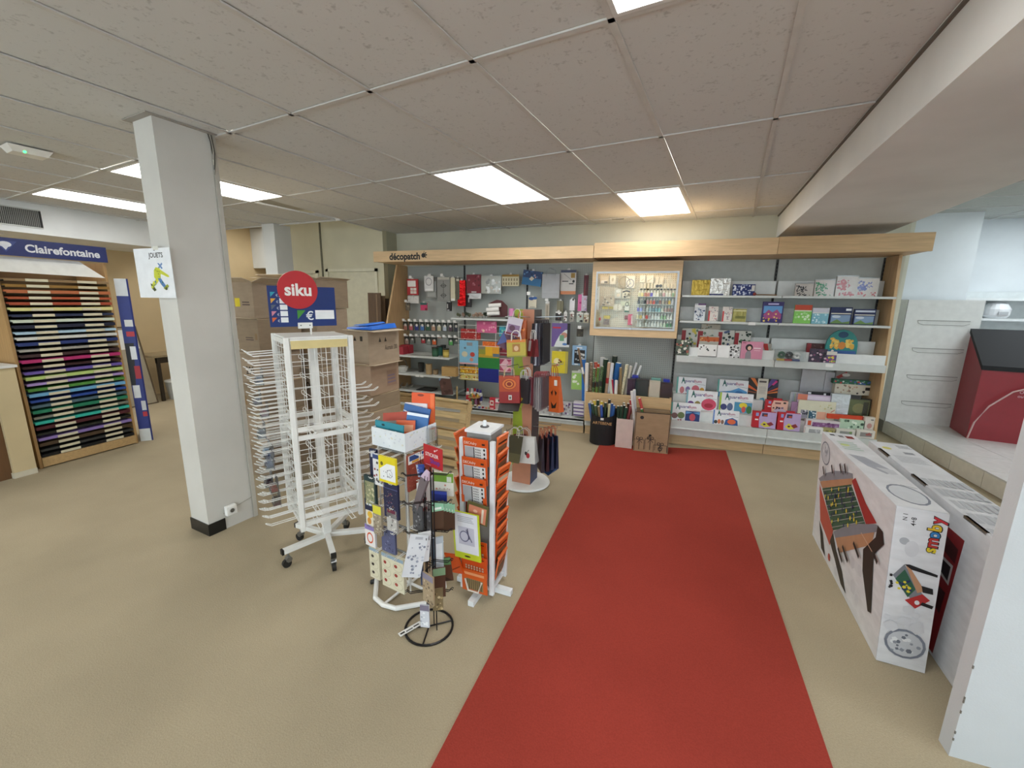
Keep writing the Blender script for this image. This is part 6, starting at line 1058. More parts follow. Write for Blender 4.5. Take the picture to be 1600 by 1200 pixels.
cf('L', -.085, .86, 'narrow navy card on the top row of the spinner, left side', .05, .17, NV, [('r', .2, .75, .8, .95, '#c9ced8')], .05)
cf('L', -.02, .85, 'white card of animal pictures on the top row of the spinner', .075, .165, '#dfe0e2', [('r', 0, .86, 1, 1, '#2f4272'), ('dots', 12, 4, (.1, .08, .9, .8), .05, ['#7a6a5a', '#8a3a3a', '#3a3a3a', '#6a7a6a'])])
cf('L', .07, .865, 'yellow bordered white drawing card hung at the corner of the spinner', .115, .135, '#e2cf1f', [('r', .06, .1, .98, .75, '#e9ebec'), ('p', [(.06, .75), (.5, .75), (.06, .5)], '#e2cf1f'), ('dots', 12, 6, (.15, .15, .9, .65), .025, ['#7a7a80', '#4a4a50']), ('o', .65, .38, .16, .16, .15, '#9a9aa0'), ('e', .2, .72, .08, .08, '#6a5f20')], .10)
cf('L', -.09, .72, 'dark green card of shell shapes on the second row of the spinner', .085, .17, '#243a3c', [('r', .08, .02, .86, .82, '#8f8f70'), ('dots', 40, 7, (.1, .04, .84, .8), .035, ['#b9b48c', '#6a7a54', '#cfc9a4'])])
cf('L', .06, .715, 'navy card dotted with gold charms on the second row of the spinner', .10, .19, '#1f2346', [('dots', 40, 9, (.12, .08, .88, .75), .018, ['#b0a06a', '#8a8a9a', '#8a4a5a']), ('r', 0, .84, 1, .86, '#5a6490')])
cf('L', -.10, .585, 'navy and yellow flower card on the third row of the spinner', .075, .165, NV, [('r', .06, .02, .94, .62, '#dcd6c4'), ('e', .5, .48, .26, .12, '#e0b23a'), ('e', .4, .25, .2, .12, '#c98a3c'), ('r', .2, .8, .7, .86, '#d6dae6')])
cf('L', -.03, .575, 'yellow topped bead card on the third row of the spinner', .06, .165, '#9a8f7c', [('r', 0, .72, 1, 1, '#d8cf3f'), ('dots', 40, 4, (.05, .03, .95, .68), .03, ['#c9bfa8', '#6a5a4a', '#b8a48c', '#8a7a6a'])], .09)
cf('L', .06, .57, 'wine red edged clear card on the third row of the spinner', .07, .12, '#b9b6b2', [('r', .1, .85, .9, 1, '#6a2440'), ('dots', 12, 5, (.1, .1, .9, .7), .05, ['#d9d6d2', '#4a4a4a', '#8a8480'])])
cf('L', -.11, .435, 'lilac topped card with an orange flower ring on the fourth row', .075, .125, '#e6e2e0', [('r', 0, .76, 1, 1, '#8a7ab8'), ('o', .5, .4, .32, .26, .28, '#d2582c')])
cf('L', .0, .435, 'purple-blue card of small dots on the fourth row of the spinner', .10, .14, '#565a7c', [('dots', 26, 8, (.1, .1, .9, .85), .03, ['#2f3250', '#8a8fb0'])], .05)
for k, (c_, lb) in enumerate(((-.105, 'left cream card with three animal stickers on the lowest row'), (-.01, 'middle cream card with three red stickers on the lowest row'), (.07, 'right cream card with three red oval stickers on the lowest row'))):
    cf('L', c_, .29, lb, .075 if k < 2 else .085, .185 if k == 0 else .20, '#d8d2b8', [('r', 0, .9, 1, 1, '#8fa4b4')]+[('o', .5, .18+.27*q, .4, .12, .06, '#a89f80') for q in range(3)]+[('e', .35, .2+.27*q, .14, .05, ['#3a3230', '#a03a34', '#a0443a'][k]) for q in range(3)], .06, .02)
for k, c_ in enumerate((-.085, .005)): cf('R', c_, .86, 'brick red patterned card on the corner side of the spinner, %s one' % ('left', 'right')[k], .085, .19, '#8f3f30', [('r', 0, .76, 1, 1, '#e0dcd6'), ('r', .1, .84, .9, .98, '#2f4a86'), ('r', .3, .77, .9, .83, '#d99a2c'), ('dots', 40, 3+k, (.05, .03, .95, .74), .018, ['#b0604c', '#7a3226', '#c07a60'])], .045)
for (c_, z, lb, col, art) in ((-.05, .71, 'white card with red toadstools on the right side of the spinner', '#dcdcda', [('e', .5, .2+.27*q, .2, .07, '#a83034') for q in range(3)]+[('r', .44, .08+.27*q, .56, .17+.27*q, '#8a8a86') for q in range(3)]), (.05, .70, 'clear grey blister card on the right side of the spinner', '#a9acac', [('dots', 10, 3, (.1, .1, .9, .9), .05, ['#7a7d7d', '#c9cccc'])]), (-.05, .56, 'silver blister card third on the right side of the spinner', '#8f9294', [('dots', 14, 6, (.1, .1, .9, .9), .05, ['#5a5c5e', '#c9cccc', '#3a3a3c'])]), (.05, .55, 'black and clear card low on the right side of the spinner', '#3a3c40', [('dots', 10, 7, (.1, .1, .9, .9), .06, ['#8f9294', '#1f2024'])]), (-.04, .42, 'grey patterned card on the right side of the spinner', '#6a6c74', [('dots', 16, 8, (.1, .1, .9, .9), .05, ['#9a9ca4', '#3f4048'])]), (-.04, .29, 'navy card with beige charm window at the foot of the spinner', '#2a3a5a', [('r', .1, .05, .9, .8, '#c2b594'), ('dots', 8, 3, (.2, .1, .8, .75), .05, ['#3a342c', '#6a5a44'])])):
    cf('R', c_, z, lb, .085, .17 if z < .7 else .20, col, art)
def tr(name, label, x, y, rz, W, H, col, shapes, z=.885, tilt=0, rl=0):
    p = cl(x, y, z); o = thing(name, label, 'craft card', p, CR+rz, 'cards standing in the spinner tray', tilt, rl); MB().box(-W/2, W/2, 0, .008, 0, H, M(col, .45)).build('card', o); decal(list(shapes), W, H, bg=M(col, .45)).build('print', o)
tr('craft_card', 'teal card with an oval window at the front of the white tray', -.02, -.10, 0, .20, .115, '#2f8a9a', [('e', .75, .5, .1, .2, '#c9e2e6'), ('r', .5, .2, .95, .75, '#257486'), ('e', .75, .48, .1, .2, '#c9e2e6'), ('e', .3, .85, .06, .05, '#14343a')], tilt=-.1)
tr('craft_card', 'red and grey striped card lying across the white tray', -.04, -.03, .25, .16, .15, '#8f8a86', [('r', 0, .7, 1, 1, '#a8402c'), ('r', 0, .4, 1, .5, '#5a4a44'), ('rows', 4, (.1, .05, .9, .38), '#5f5a58')], tilt=-.35, rl=-.15)
tr('craft_card', 'small orange card in the middle of the white tray', .04, -.04, .5, .10, .12, '#cf5a2c', [('r', .1, .5, .9, .8, '#e2a07c')], tilt=-.25)
tr('craft_card', 'blue card with white lines at the back of the white tray', .02, .03, .2, .16, .18, '#2a5a96', [('l', (0, .8), (1, .6), .03, '#dfe6ee')], tilt=-.2, rl=.12)
tr('craft_card', 'second blue card leaning right in the white tray', .06, .01, .35, .12, .15, '#3468a4', [('r', 0, .9, 1, 1, '#dfe6ee')], tilt=-.15, rl=.1)
tr('craft_card', 'pale pink lettered card at the back of the white tray', .02, .06, .3, .13, .19, '#d9cfd2', [('rows', 3, (.1, .7, .9, .95), '#c2506a')], tilt=-.1)
tr('craft_card', 'tall bright orange folder at the back of the white tray', .05, .09, .35, .13, .245, '#dd5218', [('r', .82, .02, .98, .98, '#e6703a'), ('e', .4, .95, .14, .03, '#8a2f0c')], tilt=-.05)
t = thing('clear_tube', 'clear rolled plastic hanging at the right corner of the white tray', 'plastic roll', cl(.14, .06, .79)); MB().lathe([(.028, 0), (.03, .17)], M('#e6e9ea', .1, 0, 'clear', gloss=.35, wrinkle=.6), 12).build('film', t)

# ================================================================== SLIM BLACK STICKER STAND
KX, KY = -.962, 1.585; BKM = M('#1d1d1f', .35, .4)
ks = thing('sticker_stand', 'slim black wire stand with a red sticker sign and ring base', 'display stand', (KX, KY, 0))
MB().tube([(.118*math.cos(q*math.pi/16), .118*math.sin(q*math.pi/16), .006) for q in range(32)], .006, BKM, 6, True).build('base_ring', ks)
for a in (math.radians(40), math.radians(205), math.radians(-75)): MB().tube([(0, 0, .008), (.115*math.cos(a), .115*math.sin(a), .006)], .004, BKM, 6).build('spoke', ks)
for (x, y) in ((0, 0), (.022, .012), (-.018, .016), (.05, -.01)): MB().tube([(x, y, .008), (x, y, .86)], .0032, BKM, 6).build('post', ks)
for z in (.2, .36, .52, .68, .84): MB().tube([(-.018, .016, z), (.022, .012, z), (.05, -.01, z), (0, 0, z)], .0025, BKM, 5, True).build('brace', ks)
kh = MB().tube([(0, 0, 0), (.085, 0, 0), (.10, 0, .016), (.108, 0, .012)], .0022, BKM, 4).tube([(0, .012, 0), (.085, .012, 0), (.10, .012, .016), (.108, .012, .012)], .0022, BKM, 4).mesh('hook')
for z in (.22, .38, .54, .69, .83):
    for a in (12, 130, 215, 300): link('hook', kh, ks, (.02 if a < 90 else 0, 0, z), math.radians(a))
sp_ = at(677, 714, 1.61); sgn = MB().box(-.066, .066, -.003, 0, .838, .942, M('#b3222b', .45)).build('sign', ks, (sp_.x-KX, 1.61-KY, sp_.z-.89), math.radians(-20))
decal([('t', 'STICKER', .46, .58, .17, .82, .006, 0, '#efe9e6'), ('t', 'Shop', .62, .30, .24, .6, .012, 0, '#4a3a9a'), ('dots', 3, 6, (.4, .8, .85, .95), .04, ['#f0dfe0']), ('r', .1, .05, .4, .08, '#d9a0a4')], .13, .10).build('sign_lettering', sgn, (0, -.0035, .84))
def kc(label, px, py, y, rz, W, H, col, shapes=(), t=.008, rl=0, tilt=0, film=False, name='sticker_card'):
    p = at(px, py, y); return hung(name, label, 'sticker card', p, math.radians(rz), W, H, t, col, shapes, 'cards on the sticker stand', tilt, film, rl)
kc('blue edged card at the top left of the sticker stand', 655, 726, 1.60, -25, .06, .06, '#24408c', [('r', 0, 0, .3, 1, '#a9b0c4'), ('rows', 3, (.1, .2, .9, .9), '#3a58a8')], rl=-.3)
fp_ = thing('feather_pack', 'long clear sleeve of grey and lilac feathers on the sticker stand', 'sticker card', at(667, 738, 1.56), math.radians(-20), None, 0, .42)
MB().hexa([(-.012, -.006, -.25), (.02, -.006, -.27), (.02, .004, -.27), (-.012, .004, -.25), (-.022, -.008, -.04), (.026, -.008, -.03), (.026, .006, -.03), (-.022, .006, -.04)], M('#6f6468', .5)).build('feathers', fp_); MB().hexa([(-.022, -.008, -.04), (.026, -.008, -.03), (.026, .006, -.03), (-.022, .006, -.04), (-.008, -.004, .01), (.014, -.004, .01), (.014, .004, .01), (-.008, .004, .01)], M('#c9b4c8', .3)).build('sleeve_top', fp_)
kc('green headed white card on the right of the sticker stand', 693, 739, 1.70, 8, .10, .12, '#d6d4c8', [('r', 0, .6, 1, 1, '#6f9a34'), ('r', .66, .62, .9, .85, '#c9cfc0'), ('dots', 8, 3, (.1, .08, .9, .5), .04, ['#b8a49a', '#c27a6a'])])
kc('dark blue card on the right of the sticker stand', 686, 768, 1.66, 10, .075, .07, '#1c2a78', [('r', 0, .8, 1, 1, '#2f3f98')])
for k in range(5): kc('%s mint topped brown card of the bundle on the sticker stand' % ORD[k], 684+k*4.5, 784+k*1.2, 1.60+.022*k, 40, .055, .14, '#4a3626', [('r', 0, .66, 1, 1, '#8fc4a4'), ('r', .2, .72, .8, .8, '#e6efe6')], .006)
kc('white patterned diagonal card at the front of the sticker stand', 656, 836, 1.50, 35, .085, .215, '#cfd2d6', [('dots', 26, 6, (.06, .04, .94, .8), .028, ['#8f97a6', '#b0b6c2', '#7a8090']), ('r', .3, .9, .7, .96, '#a9acb2')], rl=.22)
kc('second white card behind the diagonal one on the sticker stand', 664, 832, 1.53, 50, .06, .15, '#dcdee0', [('dots', 10, 3, (.1, .1, .9, .7), .03, ['#a9aeb8'])], rl=.1)
kc('beige picture card low on the sticker stand', 668, 898, 1.50, -20, .075, .15, '#a8957a', [('r', 0, .8, 1, 1, '#8a8496'), ('dots', 18, 5, (.06, .05, .94, .76), .035, ['#7a6650', '#c9b89c', '#5f5348'])])
kc('white strip card hanging lowest on the sticker stand', 663, 946, 1.50, 10, .045, .12, '#c9ccd4', [('r', 0, .75, 1, 1, '#7a7486'), ('dots', 10, 4, (.1, .1, .9, .7), .05, ['#9aa0ac', '#e6e8ec'])])
kc('pale blue and white card on the right of the sticker stand', 683, 840, 1.62, 40, .06, .17, '#b9c4cc', [('r', 0, .0, .25, 1, '#2f4250'), ('r', .4, .2, .9, .8, '#dfe4e6')])
kc('green topped brown card pointing right on the sticker stand', 694, 872, 1.66, 20, .06, .13, '#5a3626', [('r', 0, .7, 1, 1, '#5f8a5a'), ('p', [(0, 0), (1, 0), (0, .3)], '#3a2218')], rl=-.12)
kc('brown backed card low on the right of the sticker stand', 686, 888, 1.58, 35, .06, .16, '#4f3224', [('r', 0, .75, 1, 1, '#7a9a78')])
kc('straw coloured feather card at the foot of the sticker stand', 684, 920, 1.57, 30, .05, .12, '#7a6a4c', [('dots', 14, 5, (.1, .05, .9, .8), .05, ['#a8946a', '#5a4c34', '#c2b08a'])])
kc('black and grey sticker sheet in the middle of the sticker stand', 652, 790, 1.58, -10, .06, .13, '#4a4a4e', [('dots', 12, 7, (.1, .05, .9, .95), .05, ['#8a8a8e', '#2a2a2e'])])
kc('silver sticker sheet behind the posts of the sticker stand', 668, 800, 1.64, 20, .06, .16, '#77777c', [('dots', 12, 9, (.1, .05, .9, .95), .05, ['#a4a4a8', '#5a5a5e'])])
tg = thing('fallen_tag', 'white barcode strip caught on the ring of the sticker stand', 'tag', (KX-.075, KY-.055, .014), math.radians(62), None, 0, 0); MB().box(-.06, .06, -.013, .013, 0, .002, M('#e9e9e6', .5)).build('strip', tg); decal([('r', .05, .3, .25, .7, '#2a2a2a'), ('r', .3, .2, .6, .5, '#5a5a5a'), ('r', .65, .3, .9, .6, '#2a2a2a')], .12, .026, lambda a, b_, d: (a-.06, b_-.013, .0026+d), bg=M('#e9e9e6', .5)).build('print', tg)

# ================================================================== WHITE SPINNER OF ORANGE PACKS
DX, DY, DR = -.815, 1.955, math.radians(-3); DA = .088
ds = thing('orange_pack_stand', 'square white pocket stand full of orange label packs', 'display stand', (DX, DY, 0), DR)
WP = M('#dfe2e4', .45)
for s1 in (-1, 1):
    for s2 in (-1, 1): MB().box(s1*DA-.013, s1*DA+.013, s2*DA-.011, s2*DA+.011, .045, .925, WP).build('corner_post', ds, bevel=.002)
MB().box(-.075, .075, -.085, .085, .955, .968, WP).build('top_plate', ds); MB().lathe([(.024, .968), (.024, .972), (.012, .973)], M('#3a3a3c', .4), 14).build('collar', ds); MB().lathe([(.011, .973), (.010, 1.0), (.006, 1.003)], WP, 10).build('knob', ds)
MB().box(-.09, .09, -.075, .075, .06, .075, WP).build('bottom_plate', ds); MB().box(-.07, .07, -.07, .07, .076, .95, M('#8f8f8c', .6)).build('core', ds)
MB().box(-.17, .17, -.017, .017, .004, .035, WP).build('foot', ds); MB().box(-.017, .017, -.17, -.018, .004, .035, WP).build('foot', ds); MB().box(-.017, .017, .018, .17, .004, .035, WP).build('foot', ds); MB().tube([(0, 0, .03), (0, 0, .075)], .012, WP, 8).build('spindle', ds)
def dl(x, y, z): return (DX+x*math.cos(DR)-y*math.sin(DR), DY+x*math.sin(DR)+y*math.cos(DR), z)
def dp(label, x, z, W, H, col, shapes, lean=.14, d=0, rl=0, rz=0, name='label_pack'):
    o = thing(name, label, 'label pack', dl(x, -DA-.012-d, z), DR+rz, 'label packs in the pocket stand', lean, rl); MB().box(-W/2, W/2, 0, .006, 0, H, M(col, .4)).build('packet', o); decal(list(shapes), W, H, bg=M(col, .4)).build('print', o); return o
OR = '#d2561a'
def lab(): return [('r', .06, .02, .94, .70, '#d9dad8'), ('r', .06, .02, .46, .68, '#a9acb0'), ('r', .42, .02, .46, .68, '#3a3a3c'), ('dots', 0, 1, (0, 0, 1, 1), .01, ['#000000'])] + [('r', .5+.06*q, .08+.1*w_, .53+.06*q, .13+.1*w_, '#4a4a4c') for q in range(4) for w_ in range(6)] + [('e', .86, .15+.16*q, .035, .05, '#1c1c1e') for q in range(4)] + [('r', 0, .0, .12, .3, OR), ('r', .88, .0, 1, .3, OR), ('t', 'DECAdry', .32, .84, .10, .5, .004, 0, '#f2e4d6'), ('r', .78, .8, .9, .87, '#3a1c0c')]
for k, (z, n_) in enumerate(((.79, 'top'), (.69, 'second'), (.585, 'third'))): dp('orange lettered label pack in the %s pocket of the white stand' % n_, 0, z, .142, .145, OR, lab(), .10, .012*k)
dp('peach and olive bordered pack leaning in the white stand', .025, .49, .12, .115, '#5f5a34', [('r', .08, .06, .92, .86, '#d08266'), ('r', .7, .1, .8, .8, '#dcd2c0'), ('e', .4, .6, .1, .08, '#e6b8a4')], .05, .05, .12)
dp('lime bordered white card with a grey drawing on the pocket stand', -.02, .275, .155, .285, '#c2cf2c', [('r', .06, .14, .94, .99, '#e2e4ea'), ('rows', 4, (.2, .80, .8, .94), '#b0b4bc'), ('r', .2, .32, .8, .7, '#c2c2d0'), ('o', .42, .5, .18, .12, .2, '#6a6a86'), ('l', (.5, .65), (.7, .4), .02, '#5a5a76'), ('l', (.55, .68), (.6, .45), .02, '#3a3a52'), ('e', .5, .07, .12, .018, '#2a2c14')], .10, .06)
BK = [('rows', 1, (.1, .86, .9, .94), '#2a1608'), ('t', 'Termotransfer', .5, .78, .05, .8, .002, 0, '#2a1608')] + [('r', .15+.11*q, .08+.12*w_, .22+.11*q, .16+.12*w_, '#b9a48a') for q in range(7) for w_ in range(4)] + [('r', .22+.11*q, .08, .235+.11*q, .54, '#4a2008') for q in range(6)]
dp('orange pack with a grid of grey pictures in the fifth pocket', 0, .235, .145, .135, '#cf4f14', BK, .10, .014); dp('orange pack with a grid of grey pictures in the sixth pocket', .005, .165, .15, .125, '#cc4a12', BK, .10, .03)
dp('orange pack sticking out sideways at the lower left of the stand', -.10, .155, .10, .12, '#d2500f', [('t', '20', .3, .7, .2, .3, .01, 3, '#2a1608'), ('l', (.1, .1), (.9, .4), .06, '#8a2f08')], .15, .035, -.25, -.2)
dp('orange tied pack in the lowest pocket of the stand', .005, .065, .15, .135, '#cf5a1e', [('r', .15, .1, .85, .6, '#8f7a54'), ('r', .1, .78, .9, .9, '#e29a6a')]+[('r', .2+.08*q, .12, .23+.08*q, .58, '#4a3a24') for q in range(8)], .08, .03)
MB().tube([(-.05, -DA-.05, .14), (-.03, -DA-.052, .075), (.03, -DA-.052, .075), (.05, -DA-.05, .14)], .005, M('#d9cfc4', .4), 6).build('pocket_clip', ds)
rr = random.Random(9); ocol = ['#d2561a', '#e07038', '#c24a14', '#dc6428', '#3a2c20', '#c9b08a']
for s_, nm_ in ((1, 'right'), (-1, 'left')):
    for k in range(9):
        z = .80-.085*k; x = s_*(DA+(.004 if s_ > 0 else .016)); o = thing('label_pack', '%s pack down the %s side of the white pocket stand' % (ORD[k], nm_), 'label pack', dl(x, rr.uniform(-.01, .01), z), DR+s_*math.pi/2+rr.uniform(-.12, .12), 'side label packs', rr.uniform(.08, .17) if s_ > 0 else rr.uniform(.22, .34), rr.uniform(-.05, .05))
        c_ = ocol[(k*5+(s_ > 0)) % 4]; MB().box(-.065, .065, -.003, .003, 0, .13, M(c_, .4)).build('packet', o); decal([('r', .08, .06, .92, .62, rr.choice(['#6a4a30', '#2f2119', '#3a2a20', '#c9b89c'])), ('r', .1, .72, .9, .8, '#3a1c0c')], .13, .13, lambda a, b_, d: (a-.065, -.0037-d, b_)).build('print', o); MB().tube([(-.06, .0, .132), (.06, .0, .132)], .009, M('#dc6a30', .4), 6).build('folded_top', o)

# ================================================================== GIFT BAG COLUMN
GX_, GY_, GR_ = -1.02, 3.40, math.radians(-5); GA = .088
gs = thing('bag_stand', 'tall square lime and salmon column stand on a round white base', 'display stand', (GX_, GY_, 0), GR_)
MB().lathe([(.225, .004), (.23, .012), (.222, .024), (.06, .03)], M('#dfe0de', .35), 40).build('base_disc', gs)
SAL = M('#c08468', .6); LIM = M('#9aac2c', .6); DKG = M('#4a4746', .6)
MB().box(-GA, GA, -GA, GA, .028, 1.562, DKG).build('column', gs)
colp = [('r', 0, 0, 1, 1, '#bf8468'), ('p', [(0, .1), (.0, 1), (.42, 1), (.45, .72), (.75, .55), (.45, .45), (.6, .25)], '#94a62a'), ('p', [(0, .62), (.5, .55), (.45, .45), (.0, .48)], '#b0b84a')]
decal(colp, 2*GA, 1.534, lambda a, b_, d: (a-GA, -GA-.0007-d, .028+b_)).build('front_print', gs)
decal([('r', 0, 0, 1, 1, '#4c484a'), ('p', [(0, 0), (1, 0), (1, .12), (0, .2)], '#3f4a68'), ('p', [(0, .45), (.6, .5), (.4, .6), (0, .6)], '#7a5a50')], 2*GA, 1.534, lambda a, b_, d: (GA+.0007+d, a-GA, .028+b_)).build('side_print', gs)
for z in (1.50, 1.10, .56):
    for (dx, dy) in ((0, -1), (1, 0)):
        for s_ in (-.05, .05):
            p0 = (dx*GA+(s_ if dy else 0), dy*GA+(s_ if dx else 0), z); p1 = (p0[0]+dx*.22, p0[1]+dy*.22, z+.01); MB().tube([p0, p1, (p1[0], p1[1], z+.03)], .0035, CHR, 5).build('bag_arm', gs)
def bag(label, px, ptop, pbot, y, W, D, rz, col, art=(), hcol='#d9d4cc', rl=0, tilt=0, name='gift_bag', hh=.07, flap=None):
    pt_, pb_ = at(px, ptop, y), at(px, pbot, y); H = pt_.z-pb_.z; o = thing(name, label, 'gift bag', (pb_.x, y, pb_.z), math.radians(rz), 'gift bags on the column stand', tilt, rl)
    m = M(col, .4); MB().hexa([(-W/2, 0, 0), (W/2, 0, 0), (W/2, D, 0), (-W/2, D, 0), (-W/2, D*.35, H), (W/2, D*.35, H), (W/2, D*.65, H), (-W/2, D*.65, H)], m).build('body', o)
    if art: decal(list(art), W, H, lambda a, b_, d: (a-W/2, -.0008-d+D*.35*b_/H, b_), bg=m).build('print', o)
    for q in (.33, .67): MB().tube([(-W*.25, D*q, H-.01), (-W*.22, D*q, H+hh*.7), (-W*.08, D*q-.004, H+hh), (W*.08, D*q-.004, H+hh), (W*.22, D*q, H+hh*.7), (W*.25, D*q, H-.01)], .003, M(hcol, .6), 5).build('handle', o)
    if flap: MB().hexa([(-W/2, 0, 0), (W/2, 0, 0), (W/2, D, .0), (-W/2, D, 0), (-W/2, -.07, -.05), (W/2, -.07, -.05), (W/2, -.066, -.046), (-W/2, -.066, -.046)], M(flap, .4)).build('folded_base', o)
    return o
bag('pale lilac gift bag with dark pictures at the top of the column stand', 800, 496, 524, 3.16, .12, .05, 14, '#cfc4cf', [('r', .1, .1, .9, .6, '#8a6a8c'), ('e', .4, .4, .2, .16, '#5a2f4a'), ('r', .05, .02, .9, .14, '#7a1f34')], rl=.2)
bag('orange gift bag behind the lilac one on the column stand', 812, 500, 530, 3.20, .10, .04, -8, '#b0562a', [('dots', 6, 3, (.1, .1, .9, .9), .1, ['#d9823c', '#7a2f18'])], '#c98a5c')
bag('purple and blue gift bag hanging left on the column stand', 787, 520, 545, 3.14, .13, .05, 25, '#5a2f4a', [('p', [(0, 0), (.5, .5), (0, .9)], '#4a5a9a'), ('dots', 6, 5, (.4, .1, .9, .9), .1, ['#8a3f3a', '#3a1f3a'])], rl=.5)
bag('olive yellow gift bag with an orange rim on the column stand', 807, 531, 558, 3.10, .155, .06, 6, '#b8a42c', [('r', 0, .84, 1, 1, '#d27a2c'), ('r', .3, .3, .7, .75, '#a8742c'), ('e', .5, .5, .12, .15, '#d9b48a'), ('r', 0, 0, 1, .08, '#8a8a2c')], '#e6e2da', -.08)
bag('deep red gift bag in the upper row of the column stand', 829, 530, 557, 3.18, .09, .05, -30, '#7a1f26', [('r', .6, 0, 1, 1, '#5a141c'), ('r', .1, .3, .4, .9, '#b9b4b0')], '#e0dcd6')
bag('red gift bag with an orange rose picture on the column stand', 796, 588, 630, 3.08, .17, .07, 8, '#9a1f1c', [('r', .02, .42, .98, .98, '#b8481f'), ('e', .5, .7, .36, .22, '#8a2410'), ('o', .5, .7, .34, .2, .3, '#d9702c'), ('o', .5, .7, .18, .11, .35, '#e08a3c'), ('p', [(.46, .12), (.62, .12), (.62, .3), (.46, .3)], '#d9d6d0'), ('e', .54, .2, .05, .05, '#6a6a66')], '#c9b48a', -.05, 0, flap='#1c1614')
bag('charcoal gift bag behind the red rose bag', 815, 592, 630, 3.20, .12, .05, -18, '#3a3a3e', [('p', [(0, 0), (.4, 0), (.6, .2), (0, .3)], '#c9b03a')], '#d9d9d6')
bag('pale grey gift bag behind the red rose bag', 820, 588, 628, 3.24, .12, .05, -30, '#a9a9ae', [('r', .7, 0, 1, 1, '#8a4a54')], '#e6e6e2')
bag('dark olive gift bag tipped forward in the lowest row', 797, 682, 722, 3.08, .15, .07, 10, '#3f3a20', [('r', 0, 0, 1, .36, '#5a5432'), ('r', 0, .36, 1, .37, '#2a2614')], '#d6d2c4', .12)
bag('white gift bag with a red cherry on the column stand', 820, 684, 724, 3.14, .19, .08, -10, '#dcdad6', [('e', .66, .30, .09, .10, '#a8242c'), ('e', .56, .38, .06, .07, '#3a2a2a'), ('l', (.62, .4), (.7, .52), .02, '#3f4a2a'), ('p', [(0, 0), (.2, 0), (.15, .5), (0, .6)], '#5a2f34')], '#c9c4b9', -.1)
bag('small wine gift bag at the back of the lowest row', 812, 680, 700, 3.24, .11, .05, 15, '#6a2434', [('dots', 8, 3, (.1, .1, .9, .9), .1, ['#8a4a6a', '#4a1424'])], '#e0dcd4')
for k in range(7): bag('%s thin dark gift bag of the upper right row on the column stand' % ORD[k], 838+k*2.6, 505, 571-abs(3-k)*1.5, 3.30+.012*k, .15, .018, 80, ['#1f1c22', '#3a2a34', '#c9ccd6', '#2f2a3a', '#5a5660', '#26222a', '#1e1b22'][k], (), '#3a3438', name='thin_gift_bag', hh=.03)
for k in range(6): bag('%s thin grey gift bag of the middle right row on the column stand' % ORD[k], 839+k*3.2, 588, 640-abs(3-k)*3, 3.28+.012*k, .16, .02, 78, ['#6a2430', '#7a7074', '#8f8a8c', '#a09c9e', '#77737a', '#5f4a50'][k], (), '#a9565a', name='thin_gift_bag', hh=.04)
bag('orange gift bag with a black pumpkin face at the right of the column', 865, 589, 644, 3.24, .12, .06, -35, '#d2622a', [('p', [(.2, .55), (.42, .62), (.35, .45)], '#1c1410'), ('p', [(.58, .62), (.82, .55), (.68, .45)], '#1c1410'), ('p', [(.2, .3), (.5, .18), (.82, .3), (.7, .12), (.3, .1)], '#1c1410'), ('r', .55, .74, .85, .9, '#e6e6e2')], '#b02c24', -.12, hh=.09)
for k, (c_, n_) in enumerate((('#2a2430', 'black'), ('#3a1c22', 'dark red'), ('#26344f', 'midnight blue'), ('#1f2a44', 'navy with red streaks'))):
    bag('%s gift bag of the lowest right row on the column stand' % n_, 842+k*6.5, 683-k*1.5, 734-k*2, 3.18+.035*k, .16, .03, -62+4*k, c_, [('l', (.2, .1), (.7, .9), .05, '#8a2f24'), ('l', (.6, .1), (.5, .7), .03, '#a8442c')] if k > 1 else (), '#b05a3c', -.05, flap='#34507a' if k == 3 else None)

# ================================================================== RIGHT: BOXED TABLE FOOTBALL SETS
GBH = .775
g1 = thing('game_carton', 'large white carton printed with a table football game', 'carton', (1.10, 2.12, 0), math.radians(-4.6)); W1, L1, SHR = .175, 1.17, -.043/.775
WC = M('#dcdde0', .55, 0, 'cardboard')
q_ = SHR*GBH                                   # the carton is slightly racked out of square
MB().hexa([(0, 0, .002), (W1, 0, .002), (W1, L1, .002), (0, L1, .002), (q_, 0, GBH), (W1+q_, 0, GBH), (W1+q_, L1, GBH), (q_, L1, GBH)], WC).build('carton_body', g1, bevel=.004)
FL = lambda a, b_, d: (-.0008-d+SHR*b_, L1-a, .002+b_)         # left long side, reading from the back corner
T_ = lambda pts: [(max(.004, 1-(1-u)*.94), max(.004, min(.996, v))) for u, v in pts]
GRD = '#2f5a44'; fb_ = [('dots', 14, 8, (.3, .05, .98, .95), .045, ['#cfd0d4', '#d4d5d8'])]
fb_ += [('o', .105, .853, .085, .10, .12, '#7a7f8c'), ('e', .105, .853, .07, .082, '#c4c7cc'), ('dots', 12, 3, (.07, .8, .14, .92), .015, ['#9a9fa8', '#e2e4e6'])]
